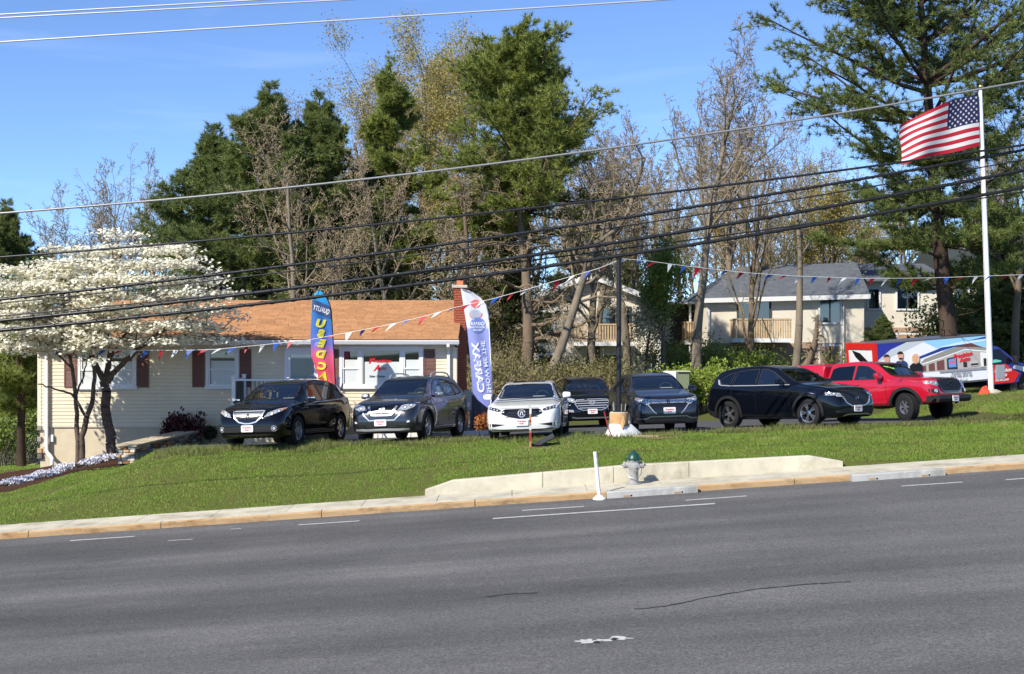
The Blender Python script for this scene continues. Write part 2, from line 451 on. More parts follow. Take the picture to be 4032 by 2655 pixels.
# worn white paint and a dark repair near the lens
def blob(name, u, v, du, dv, mat, dz, seed):
    rr = random.Random(seed); poly = []
    for i in range(22):
        a_ = 2 * math.pi * i / 22; k_ = rr.uniform(.55, 1.15)
        d = px(u + du * k_ * math.cos(a_), v + dv * k_ * math.sin(a_), 1.0) - Vector((0, 0, CAM_Z)); q = -CAM_Z / (d.z - GR * d.x)
        poly.append((d.x * q, d.y * q))
    on_road(name, poly, mat, dz)
blob('worn_paint', 2310, 2527, 52, 9, m_paint, .004, 1)
blob('worn_paint', 2440, 2514, 50, 8, m_paint, .004, 2)
blob('worn_paint', 2375, 2522, 40, 5, m_paint, .004, 5)
blob('tar_spot', 2350, 2531, 14, 5, m_tar, .008, 3)
blob('tar_spot', 2420, 2518, 20, 4, m_tar, .008, 4)

# kerb stones, sidewalk slabs
kerb = tag(bpy.data.objects.new('kerb', None), 'clay stained concrete kerb along the road', 'kerb', kind='structure'); C.objects.link(kerb)
side = tag(bpy.data.objects.new('sidewalk', None), 'narrow pale concrete sidewalk behind the kerb', 'sidewalk', kind='structure'); C.objects.link(side)
def sloped_box(mb, x0, x1, y0, y1, b0, t0, slope=0.0, mi=0):
    """box following the road grade; b0/t0 heights above the road, slope: rise towards y1"""
    vs = []
    for x in (x0, x1):
        z = float(roadz(x))
        vs += [(x, y0, z + b0), (x, y1, z + b0), (x, y1, z + t0 + slope), (x, y0, z + t0)]
    return mb.add(vs, [(0, 1, 2, 3), (7, 6, 5, 4), (0, 3, 7, 4), (1, 5, 6, 2), (3, 2, 6, 7), (0, 4, 5, 1)], mi)
kj = [px(u, 2000, 26.5).x for u in (-4200, -3500, -2900, -2300, -1700, -1100, -500, 110, 632, 1265, 1870, 2395, 2745, 3130, 3355, 3720, 4300, 4900, 5500, 6100, 6700, 7300, 7900, 8500)]
for a_, b_ in zip(kj[:-1], kj[1:]):
    mb = MB()
    z0, z1 = float(roadz(a_)), float(roadz(b_)); g = 0.008
    prof = [(26.5, -0.3), (26.515, 0.095), (26.545, 0.125), (26.70, 0.13), (26.70, -0.3)]
    vs = [(a_ + g, y, z0 + h) for y, h in prof] + [(b_ - g, y, z1 + h) for y, h in prof]
    k = len(prof)
    fs = [(i, (i + 1) % k, k + (i + 1) % k, k + i) for i in range(k)]
    mb.add(vs, fs[:2], 0).add(vs, fs[2:] + [tuple(range(k)), tuple(range(k, 2 * k))], 1)
    mb.build('kerb_stone', [m_clay, m_conc], kerb)
x = -24.0
while x < 24:
    mb = MB(); sloped_box(mb, x + .006, x + 1.494, 26.705, 27.75, -0.2, 0.13, 0.015)
    mb.build('slab', m_conc, side); x += 1.5
sloped_box(MB(), -24, 24, 26.702, 27.752, -0.3, 0.115).build('slab_bed', m_joint, side)

# low concrete retaining wall behind the hydrant
rw = thing('retaining_wall', 'low pale concrete retaining wall behind the fire hydrant', 'retaining wall', (2.5, 27.75, 0.3))
cuts = [-1.80, px(2137, 0, 27.75).x, px(2415, 0, 27.75).x, px(2713, 0, 27.75).x, 6.83]
for i in range(4):
    a_, b_ = cuts[i] + .006, cuts[i + 1] - .006
    st = sorted(set([a_, b_] + [q for q in (-1.22, 2.53, 6.15) if a_ < q < b_]))
    mb = MB(); prev = None
    for q in st:
        base = float(roadz(q)) + 0.10; top = float(roadz(q)) + 0.145 + float(wallh(q))
        ring = [(q, 27.752, base), (q, 27.765, top - .015), (q, 27.78, top), (q, 27.97, top), (q, 27.98, base)]
        nb = len(mb.v); mb.v += ring
        if prev is not None:
            for j in range(5):
                mb.f.append((prev + j, prev + (j + 1) % 5, nb + (j + 1) % 5, nb + j)); mb.m.append(0)
        else: mb.f.append(tuple(range(nb, nb + 5))); mb.m.append(0)
        prev = nb
    mb.f.append(tuple(range(prev, prev + 5))); mb.m.append(0)
    mb.build('wall_panel', m_conc, rw, world=True)

# the car lot
LOT = [(-8.75, 32.95), (-5, 32.95), (2, 33.2), (8, 34.2), (13.8, 36.6), (13.6, 40.2), (12.0, 44), (11.6, 49), (-0.5, 49), (-0.7, 38.1), (-8.55, 38.1), (-8.95, 36)]
bm = bmesh.new(); bm.faces.new([bm.verts.new((x, y, 0)) for x, y in LOT])
for i in range(60):
    xc = -9.2 + i * 0.4
    bmesh.ops.bisect_plane(bm, geom=bm.verts[:] + bm.edges[:] + bm.faces[:], plane_co=(xc, 0, 0), plane_no=(1, 0, 0))
for i in range(42):
    yc = 32.9 + i * 0.4
    bmesh.ops.bisect_plane(bm, geom=bm.verts[:] + bm.edges[:] + bm.faces[:], plane_co=(0, yc, 0), plane_no=(0, 1, 0))
rr = random.Random(3)
for v_ in bm.verts:
    if v_.is_boundary and v_.co.y < 36.5 and v_.co.x > -8.5: v_.co.y += rr.uniform(-.05, .05)
    v_.co.z = float(lotz(v_.co.x, v_.co.y)) + 0.012
def lot_z(x, y): return float(lotz(x, y)) + 0.012
MB().bm(bm).build('car_lot', m_lot, None, smooth=60, fix=False)['kind'] = 'structure'
bpy.data.objects['car_lot']['label'] = 'dark asphalt car lot between the lawn and the house'; bpy.data.objects['car_lot']['category'] = 'car lot'

# mulch bed on the left, following the bank
def ground_patch(name, poly, mat, dz, cell=0.3, label=None, cat=None, ragged=0.0, seed=1, kind='structure'):
    bm = bmesh.new(); bm.faces.new([bm.verts.new((x, y, 0)) for x, y in poly])
    x0, x1 = min(p[0] for p in poly), max(p[0] for p in poly); y0, y1 = min(p[1] for p in poly), max(p[1] for p in poly)
    q = x0
    while q < x1:
        bmesh.ops.bisect_plane(bm, geom=bm.verts[:] + bm.edges[:] + bm.faces[:], plane_co=(q, 0, 0), plane_no=(1, 0, 0)); q += cell
    q = y0
    while q < y1:
        bmesh.ops.bisect_plane(bm, geom=bm.verts[:] + bm.edges[:] + bm.faces[:], plane_co=(0, q, 0), plane_no=(0, 1, 0)); q += cell
    rr = random.Random(seed)
    for v_ in bm.verts:
        if ragged and v_.is_boundary: v_.co.x += rr.uniform(-ragged, ragged); v_.co.y += rr.uniform(-ragged, ragged)
        v_.co.z = G(v_.co.x, v_.co.y) + dz
    o = MB().bm(bm).build(name, mat, None, smooth=60, fix=False)
    return tag(o, label, cat, kind=kind)
BED = [(-20, 29.2), (-13.6, 31.4), (-12.2, 32.6), (-11.2, 33.6), (-10.2, 34.3), (-9.7, 34.1), (-9.35, 34.6), (-8.9, 38.6), (-13.4, 38.7), (-13.9, 37.9), (-17, 35.2), (-20, 33)]
ground_patch('mulch_bed', BED, m_mulch, 0.015, 0.25, 'brown mulch bed under the dogwood', 'mulch bed', .06)
ground_patch('front_bed', [(-4.9, 37.9), (-0.4, 37.9), (-0.4, 40.5), (-1.4, 40.5), (-1.4, 38.9), (-4.9, 38.9)], m_mulch, 0.08, .3, 'mulch strip between white kerb and house', 'mulch bed', .02)
for i, (u, v, rx, ry) in enumerate([(2600, 1728, .50, .16), (2120, 1762, .45, .16), (3700, 1592, .4, .2)]):
    p = hit(u, v); rr = random.Random(i)
    ground_patch('bare_patch', [(p.x + rx * rr.uniform(.7, 1.2) * math.cos(k * .52), p.y + ry * rr.uniform(.7, 1.2) * math.sin(k * .52)) for k in range(12)],
                 m_dirt, 0.018, .15, 'bare sandy soil worn through the lawn', 'bare soil', .02, i)
# ================================================================ vehicles
def curve(pts):
    """monotone cubic through (x, y) points"""
    pts = sorted(pts); x = np.array([p[0] for p in pts], float); y = np.array([p[1] for p in pts], float)
    h = np.diff(x); d = np.diff(y) / h; m = np.zeros(len(x))
    m[0], m[-1] = d[0], d[-1]
    for i in range(1, len(x) - 1):
        m[i] = 0 if d[i - 1] * d[i] <= 0 else 3 * (h[i - 1] + h[i]) / ((2 * h[i] + h[i - 1]) / d[i - 1] + (h[i] + 2 * h[i - 1]) / d[i])
    def f(q):
        q = min(max(q, x[0]), x[-1]); i = int(min(max(np.searchsorted(x, q) - 1, 0), len(h) - 1)); t = (q - x[i]) / h[i]
        return float((1 + 2 * t) * (1 - t) ** 2 * y[i] + t * (1 - t) ** 2 * h[i] * m[i] + t * t * (3 - 2 * t) * y[i + 1] + t * t * (t - 1) * h[i] * m[i + 1])
    return f

m_tyre = M('tyre_rubber', (0.014, 0.014, 0.015), rough=0.8, spec=0.3, bump=0.2, bscale=90)
m_trim = M('black_trim', (0.015, 0.015, 0.016), rough=0.55, spec=0.4)
m_gloss = M('gloss_black', (0.006, 0.006, 0.007), rough=0.12, coat=0.5)
m_dark = M('dark_underside', (0.008, 0.008, 0.008), rough=0.9, spec=0.1)
m_cab = M('cabin_cloth', (0.085, 0.085, 0.088), rough=0.9, spec=0.15)
m_chrome = M('chrome', (0.50, 0.52, 0.54), rough=0.32, metal=0.5, coat=0.4)
m_silver = M('grille_silver', (0.24, 0.25, 0.265), rough=0.28, metal=0.55, coat=0.4)
m_alloy = M('alloy', (0.52, 0.53, 0.55), rough=0.28, metal=0.9)
m_alloyd = M('dark_alloy', (0.045, 0.046, 0.050), rough=0.3, metal=0.6)
m_lens = M('lamp_lens', (0.62, 0.64, 0.66), rough=0.08, metal=0.55, coat=1.0, var=0.55, vscale=22)
m_lensd = M('lamp_bezel', (0.05, 0.05, 0.055), rough=0.12, metal=0.3, coat=1.0)
m_bulb = M('lamp_bulb', (0.85, 0.87, 0.9), rough=0.05, metal=0.3, coat=1.0)
m_amber = M('amber_lens', (0.55, 0.16, 0.03), rough=0.15, coat=1.0)
m_redl = M('red_lens', (0.30, 0.01, 0.01), rough=0.15, coat=1.0)
m_plate = M('plate_white', (0.80, 0.80, 0.80), rough=0.4)
m_pred = M('print_red', (0.55, 0.02, 0.03), rough=0.5)
m_paper = M('paper', (0.82, 0.84, 0.82), rough=0.8)
m_glassc = MG('car_glass', (0.78, 0.84, 0.82), 1.0, 0.01, 0.12)
m_privacy = MG('privacy_glass', (0.22, 0.24, 0.25), 1.0, 0.01, 0.05)
TXT = {}
def txt(*a):
    if a not in TXT: TXT[a] = text_geo(*a)
    return TXT[a]

def section(w, zb, zs, zt, tum, cr=0.06):
    g = max(zt - zs, 0.015)
    ws = w * 0.955; wu = max(ws - 0.02 - tum * max(g - .1, 0) - 0.10 * min(g, .1) / .1, 0.12)
    ce = min(cr, 0.55 * g)
    H = zs - zb
    P = [(0, zb), (w * .55, zb), (w * .86, zb), (w * .955, zb + min(.05, H * .15)), (w * .985, zb + H * .22), (w * .997, zb + H * .42), (w, zb + H * .60),
         (w * .992, zb + H * .78), (w * .978, zb + H * .90), (ws, zs)]
    zc = zt - ce
    for t in (.12, .35, .6, .85): P.append((lerp(ws - .012, wu, t), lerp(zs + .008, zc, t)))
    P += [(wu, zc), (wu - .012, zc + ce * .35), (wu - .04, zc + ce * .68), (wu - .10 if wu > .3 else wu * .7, zt - ce * .14), (wu * .62, zt - .006), (wu * .3, zt - .001), (0, zt)]
    return P

class Car:
    def __init__(s, name, label, sp, paint, loc, heading, cat='car'):
        """heading: degrees right of straight-at-the-road"""
        s.sp = sp; s.paint = paint
        s.root = thing(name, label, cat, loc, R(heading - 90))
        s.f = {k: curve(sp[k]) for k in ('top', 'belt', 'bot', 'hw')}
        s.xf = max(p[0] for p in sp['hw']); s.xr = min(p[0] for p in sp['hw'])
        me = s.shell(); s.bvh = BVHTree.FromPolygons([v.co.copy() for v in me.vertices], [tuple(p.vertices) for p in me.polygons])
        s.base = me
    def lean(s, x, z):
        k1, k2 = s.sp.get('nose', (0.14, 0.10)); zc = s.sp.get('nose_z', 0.52)
        q = min(max((x - (s.xf - .45)) / .45, 0), 1); r = min(max(((s.xr + .4) - x) / .4, 0), 1)
        u = (z - zc) / .42
        kf = k1 if u > 0 else k2
        kr = s.sp.get('tail', (0.10, 0.08)); kr = kr[0] if u > 0 else kr[1]
        return x - kf * u * u * q * q + kr * u * u * r * r
    def grid(s, xs, inset=0.0, drop=0.0, floor=None, lean=True):
        f = s.f; rows = []
        for x in xs:
            w, zb, zs, zt = f['hw'](x) - inset, f['bot'](x), f['belt'](x), f['top'](x) - drop
            zt = max(zt, zs + .02)
            if floor is not None: zb = floor; zs = max(zs, zb + .05)
            P = section(w, zb, zs, zt, s.sp.get('tum', .30), s.sp.get('cr', .06))
            ring = [(p[0], p[1]) for p in P] + [(-p[0], p[1]) for p in P[-2:0:-1]]
            rows.append([((s.lean(x, z) if lean else x), y, z) for y, z in ring])
        return rows
    def loft(s, rows, mat):
        mb = MB(); k = len(rows[0])
        for r_ in rows: mb.v += r_
        for i in range(len(rows) - 1):
            for j in range(k):
                j2 = (j + 1) % k; mb.f.append((i * k + j, i * k + j2, (i + 1) * k + j2, (i + 1) * k + j)); mb.m.append(0)
        h = k // 2
        for e in (0, (len(rows) - 1) * k):                     # end caps as quad ladders
            for j in range(h):
                a_, b_, c_, d_ = e + j, e + j + 1, e + (k - j - 1) % k, e + (k - j) % k
                fc = tuple(dict.fromkeys((a_, b_, c_, d_)))
                if len(fc) >= 3: mb.f.append(fc); mb.m.append(0)
        return mb.mesh('shell', mat)
    def shell(s):
        xs = sorted(set([round(q, 4) for q in list(np.arange(s.xr, s.xf, 0.07)) + [s.xf, s.xf - .012, s.xf - .03, s.xf - .055, s.xf - .09, s.xr + .012, s.xr + .03, s.xr + .055, s.xr + .09]]))
        return s.loft(s.grid(xs), s.paint)
    # ---- cut openings
    def body(s, cabin, side_polys, wind=None, rear=None, arches=None, arch_r=None):
        objs = []
        def cutter(mesh):
            o = link('cut', mesh); objs.append(o); return o
        o = link('body', s.base)
        cuts = []
        x1, x0, fl = cabin
        cuts.append(cutter(s.loft(s.grid(list(np.linspace(x0, x1, 30)), .055, .05, fl, lean=False), m_cab)))
        mb = MB()
        for p in side_polys: mb.prism(p, 'y', -1.3, 1.3)
        if side_polys: cuts.append(cutter(mb.mesh('c', m_trim)))
        mb = MB()
        if wind: mb.prism(wind[0], 'x', wind[1], wind[2])
        if rear: mb.prism(rear[0], 'x', rear[1], rear[2])
        if mb.v: cuts.append(cutter(mb.mesh('c', m_trim)))
        mb = MB()
        for ax in arches or []:
            for sd_ in (-1, 1):
                w_ = s.f['hw'](ax)
                pr = [(ax + arch_r * math.cos(q), s.sp['r'] + .02 + arch_r * math.sin(q)) for q in np.linspace(0, 2 * math.pi, 40, endpoint=False)]
                mb.prism(pr, 'y', sd_ * (w_ - .34), sd_ * (w_ + .3))
        cuts.append(cutter(mb.mesh('c', m_dark)))
        for c in cuts:                                         # one opening after the other
            md = o.modifiers.new('b', 'BOOLEAN'); md.operation = 'DIFFERENCE'; md.object = c; md.solver = 'EXACT'; md.material_mode = 'TRANSFER'
            dg = bpy.context.evaluated_depsgraph_get(); dg.update()
            me = bpy.data.meshes.new_from_object(o.evaluated_get(dg))
            o.modifiers.clear(); o.data = me
        me.name = 'body'; o.parent = s.root
        for c in objs: bpy.data.objects.remove(c)
        me.polygons.foreach_set('use_smooth', [True] * len(me.polygons)); me.set_sharp_from_angle(angle=R(32))
        s.body_o = o
        return o
    # ---- features laid on the surface
    def cast(s, mode, u, v):
        if mode == 'L': r_ = s.bvh.ray_cast(Vector((u, 3, v)), Vector((0, -1, 0)))
        elif mode == 'R': r_ = s.bvh.ray_cast(Vector((u, -3, v)), Vector((0, 1, 0)))
        elif mode == 'F': r_ = s.bvh.ray_cast(Vector((5, u, v)), Vector((-1, 0, 0)))
        elif mode == 'B': r_ = s.bvh.ray_cast(Vector((-5, u, v)), Vector((1, 0, 0)))
        else: r_ = s.bvh.ray_cast(Vector((u, v, 4)), Vector((0, 0, -1)))
        return r_[0]
    def lay(s, name, v2, faces, mode, mat, off=.004, thick=.012, parent=None, smooth=40, depth=None):
        ax = {'L': 1, 'R': 1, 'F': 0, 'B': 0, 'T': 2}[mode]; sg = {'L': 1, 'R': -1, 'F': 1, 'B': -1, 'T': 1}[mode]
        P = []
        for u, v in v2: P.append(s.cast(mode, u, v))
        good = [i for i, p in enumerate(P) if p is not None]
        if not good and depth is None: return None
        D = []
        for i, p in enumerate(P):
            if depth is not None: D.append(depth); continue
            if p is None:
                j = min(good, key=lambda q: (v2[q][0] - v2[i][0]) ** 2 + (v2[q][1] - v2[i][1]) ** 2); p = P[j]
            D.append(p[ax])
        def mk(u, v, d):
            return {'L': (u, d, v), 'R': (u, d, v), 'F': (d, u, v), 'B': (d, u, v), 'T': (u, v, d)}[mode]
        n_ = len(v2)
        vs = [mk(u, v, d + sg * off) for (u, v), d in zip(v2, D)]
        fs = [tuple(f) for f in faces]
        if thick:
            vs += [mk(u, v, d + sg * (off - thick)) for (u, v), d in zip(v2, D)]
            from collections import Counter
            ec = Counter(); 
            for f in faces:
                for a_, b_ in zip(f, list(f[1:]) + [f[0]]): ec[frozenset((a_, b_))] += 1
            fs += [tuple(n_ + q for q in reversed(f)) for f in faces]
            for f in faces:
                for a_, b_ in zip(f, list(f[1:]) + [f[0]]):
                    if ec[frozenset((a_, b_))] == 1: fs.append((a_, n_ + a_, n_ + b_, b_))
        mb = MB().add(vs, fs)
        return mb.build(name, mat, parent or s.root, smooth)
    def patch(s, name, poly, mode, mat, off=.004, thick=.012, cell=.06, parent=None, mirror=False, **kw):
        bm = bmesh.new(); bm.faces.new([bm.verts.new((p[0], p[1], 0)) for p in poly])
        for k in (0, 1):
            a_, b_ = min(p[k] for p in poly), max(p[k] for p in poly); q = math.ceil(a_ / cell) * cell
            while q < b_:
                bmesh.ops.bisect_plane(bm, geom=bm.verts[:] + bm.edges[:] + bm.faces[:], plane_co=(q, 0, 0) if k == 0 else (0, q, 0), plane_no=(1, 0, 0) if k == 0 else (0, 1, 0)); q += cell
        bm.verts.index_update()
        v2 = [(v.co.x, v.co.y) for v in bm.verts]; fs = [[v.index for v in f.verts] for f in bm.faces]; bm.free()
        r_ = [s.lay(name, v2, fs, mode, mat, off, thick, parent, **kw)]
        if mirror:
            if mode == 'L': r_.append(s.lay(name, v2, fs, 'R', mat, off, thick, parent, **kw))
            else: r_.append(s.lay(name, [(-u, v) for u, v in v2] if mode in 'FB' else [(u, -v) for u, v in v2], fs, mode, mat, off, thick, parent, **kw))
        return r_
    def strip(s, name, pts, width, mode, mat, off=.004, thick=.010, closed=False, parent=None, mirror=False, step=.06, **kw):
        pts = [Vector(p) for p in pts]
        if closed: pts = pts + [pts[0]]
        fine = [pts[0]]
        for a_, b_ in zip(pts[:-1], pts[1:]):
            k = max(1, int((b_ - a_).length / step))
            for i in range(1, k + 1): fine.append(a_.lerp(b_, i / k))
        v2, fs = [], []
        for i, p in enumerate(fine):
            if closed and i in (0, len(fine) - 1): t_ = (fine[1] - fine[-2])
            else: t_ = fine[min(i + 1, len(fine) - 1)] - fine[max(i - 1, 0)]
            t_.normalize(); nn = Vector((-t_.y, t_.x)) * width / 2
            v2 += [tuple(p + nn), tuple(p - nn)]
        for i in range(len(fine) - 1): fs.append((2 * i, 2 * i + 1, 2 * i + 3, 2 * i + 2))
        r_ = [s.lay(name, v2, fs, mode, mat, off, thick, parent, **kw)]
        if mirror:
            if mode == 'L': r_.append(s.lay(name, v2, fs, 'R', mat, off, thick, parent, **kw))
            else: r_.append(s.lay(name, [(-u, v) for u, v in v2], fs, mode, mat, off, thick, parent, **kw))
        return r_
    # ---- assemblies
    def windows(s, side, wind, rear, front_tint=m_glassc, surround=m_trim, chrome=None):
        """side: list of (poly, tint); panes sit in the openings"""
        def grow(poly, d):
            c = Vector((sum(p[0] for p in poly) / len(poly), sum(p[1] for p in poly) / len(poly)))
            return [tuple(Vector(p) + (Vector(p) - c).normalized() * d) for p in poly]
        for p, tint in side:
            for md in 'LR':
                wn = s.patch('side_window', grow(p, .006), md, tint, off=-.004, thick=0, cell=.12)[0]
                s.strip('window_seal', p, .022, md, surround, off=.003, thick=.014, closed=True, parent=wn)
        if wind:
            wn = s.patch('windshield', grow(wind, .012), 'F', front_tint, off=-.006, thick=0, cell=.10)[0]
            s.strip('window_seal', wind, .035, 'F', surround, off=.006, thick=.02, closed=True, parent=wn)
        if rear:
            wn = s.patch('rear_window', grow(rear, .012), 'B', m_privacy, off=-.006, thick=0, cell=.10)[0]
            s.strip('window_seal', rear, .03, 'B', surround, off=.006, thick=.02, closed=True, parent=wn)
    def mirror_pair(s, x, z, mat, cap=None, sz=(.12, .20, .14)):
        for sd_ in (1, -1):
            w_ = s.f['hw'](x) * .93
            bm = bmesh.new(); bmesh.ops.create_cube(bm, size=1)
            bmesh.ops.subdivide_edges(bm, edges=bm.edges[:], cuts=2, use_grid_fill=True)
            for v in bm.verts:
                d = v.co.normalized() * .62; v.co = v.co.lerp(d, .55)
                v.co = Vector((v.co.x * sz[0] + (0.03 if v.co.z < 0 else 0), v.co.y * sz[1], v.co.z * sz[2] * (1 - .25 * v.co.y * sd_)))
                v.co += Vector((x, sd_ * (w_ + .15), z))
            o = MB().bm(bm).build('side_mirror', mat, s.root, 50)
            MB().box((x - .02, min(sd_ * (w_ - .05), sd_ * (w_ + .08)), z - .05), (x + .05, max(sd_ * (w_ - .05), sd_ * (w_ + .08)), z - .015)).build('mirror_arm', m_trim, o)
            if cap: MB().box((x + .040, min(sd_ * (w_ + .06), sd_ * (w_ + .25)), z + .005), (x + .062, max(sd_ * (w_ + .06), sd_ * (w_ + .25)), z + .05)).build('mirror_cap', cap, o)
    def wheels(s, axf, axr, r, tw, rim_r, style, track_in=0.012, steer=0.0):
        key = (s.root.name,)
        ty, rm, dk = wheel_mesh(r, tw, rim_r, style)
        for ax in (axf, axr):
            for sd_ in (1, -1):
                w_ = s.f['hw'](ax)
                e = bpy.data.objects.new('wheel', None); C.objects.link(e); e.parent = s.root
                e.location = (ax, sd_ * (w_ - track_in - tw / 2), r)
                e.rotation_euler = (0, 0, (0 if sd_ > 0 else math.pi) + (R(steer) if ax == axf else 0))
                link('tyre', ty, e); link('rim', rm, e); link('wheel_back', dk, e)
    def interior(s, seat_x=-.15, z=.45, rows=2, paper=True, wheel=True, w=.38):
        def seat(x, y, h=1.0, wd=.26):
            mb = MB()
            mb.cbox((x - .25, y - wd, z), (x + .27, y + wd, z + .16), .04)
            n0 = len(mb.v); mb.cbox((-.06, y - wd, 0), (.07, y + wd, .55 * h), .05)
            rot = Matrix.Rotation(R(-14), 3, 'Y')
            for i in range(n0, len(mb.v)): q = rot @ Vector(mb.v[i]); mb.v[i] = (q.x + x - .24, q.y, q.z + z + .10)
            n1 = len(mb.v); mb.cbox((-.05, y - .13, .60 * h), (.05, y + .13, .80 * h), .04)
            for i in range(n1, len(mb.v)): q = rot @ Vector(mb.v[i]); mb.v[i] = (q.x + x - .24, q.y, q.z + z + .10)
            mb.build('seat', m_cab, s.root, 40)
        seat(seat_x, w); seat(seat_x, -w)
        if rows > 1: seat(seat_x - .95, 0, .95, .62)
    def dash(s, x, z, wd=.66, paper_y=None, steer_y=.36):
        MB().cbox((x - .40, -wd, z - .30), (x + .16, wd, z - .03), .05).build('dashboard', m_cab, s.root, 40)
        mb = MB(); pts = [(x - .47 - .05 * math.sin(a_), steer_y + .18 * math.cos(a_), z + .02 + .18 * math.sin(a_)) for a_ in np.linspace(0, 2 * math.pi, 20)]
        mb.tube(pts, .014, 6).build('steering_wheel', m_cab, s.root, 60)
        if paper_y is not None:
            MB().add([(x - .16, paper_y - .16, z + .07), (x - .16, paper_y + .16, z + .07), (x + .10, paper_y + .17, z - .018), (x + .10, paper_y - .15, z - .018)], [(0, 1, 2, 3)]).build('windshield_paper', m_paper, s.root)
    def plate(s, y, z, w=.31, h=.16, off=.03, mode='F'):
        c = .015; poly = [(y - w / 2 + c, z - h / 2), (y + w / 2 - c, z - h / 2), (y + w / 2, z - h / 2 + c), (y + w / 2, z + h / 2 - c), (y + w / 2 - c, z + h / 2), (y - w / 2 + c, z + h / 2), (y - w / 2, z + h / 2 - c), (y - w / 2, z - h / 2 + c)]
        d = max(s.cast('F', y + a_, z + b_).x for a_ in (-w / 2, 0, w / 2) for b_ in (-h / 2, 0, h / 2) if s.cast('F', y + a_, z + b_) is not None)
        pl = s.patch('license_plate', poly, 'F', m_plate, off=off, thick=.02, cell=1, depth=d)[0]
        for t_, dy, dz, sz in (('Precision', .0, .028, .062), ('Auto', -.01, -.028, .062)):
            v2, fs = txt(t_, sz, .35, .03)
            s.lay('plate_lettering', [(y + a_ + dy, z + b_ + dz) for a_, b_ in v2], fs, 'F', m_pred, off=off + .003, thick=0, parent=pl, depth=d)
        # photograph shows the lettering upright, so u runs with +y seen from the front
        return pl
    def lamp(s, poly, bulbs=(), amber=None, off=.012, dark=False, name='headlight'):
        for sgn in (1, -1):
            P = [(sgn * u, v) for u, v in poly]
            lp = s.patch(name, P, 'F', m_lensd if dark else m_lens, off=off, thick=.03, cell=.05)[0]
            for (u, v, r_) in bulbs:
                c = [(sgn * u + r_ * math.cos(q), v + r_ * math.sin(q)) for q in np.linspace(0, 2 * math.pi, 12, endpoint=False)]
                s.patch('bulb', c, 'F', m_bulb, off=off + .004, thick=.008, cell=.2, parent=lp)
                s.strip('bulb_ring', c, .012, 'F', m_lensd, off=off + .007, thick=.01, closed=True, parent=lp, step=.1)
            if amber: s.patch('turn_signal', [(sgn * u, v) for u, v in amber], 'F', m_amber, off=off + .003, thick=.008, cell=.06, parent=lp)
    def seams(s, doors, rocker_z=.30):
        """door gaps as thin dark recess strips"""
        for pts in doors: s.strip('door_gap', pts, .012, 'L', m_dark, off=.0015, thick=.004, mirror=True, step=.1)
    def handles(s, pts, mat):
        for x, z in pts:
            poly = [(x - .09, z - .012), (x + .09, z - .012), (x + .09, z + .014), (x - .09, z + .014)]
            s.patch('door_handle', poly, 'L', mat, off=.028, thick=.03, cell=.2, mirror=True)
    def arch_trim(s, ax, r_in, wid, mat, off=.012):
        lo = max(-22, math.degrees(math.asin(max(-1, min(1, (s.f['bot'](ax) + .02 - s.sp['r'] - .02) / (r_in + wid)))))); a0, a1 = R(lo), R(180 - lo)
        pts = [(ax + (r_in + wid / 2) * math.cos(q), s.sp['r'] + .02 + (r_in + wid / 2) * math.sin(q)) for q in np.linspace(a0, a1, 26)]
        s.strip('wheel_arch_trim', pts, wid, 'L', mat, off=off, thick=off + .03, mirror=True, step=.2)

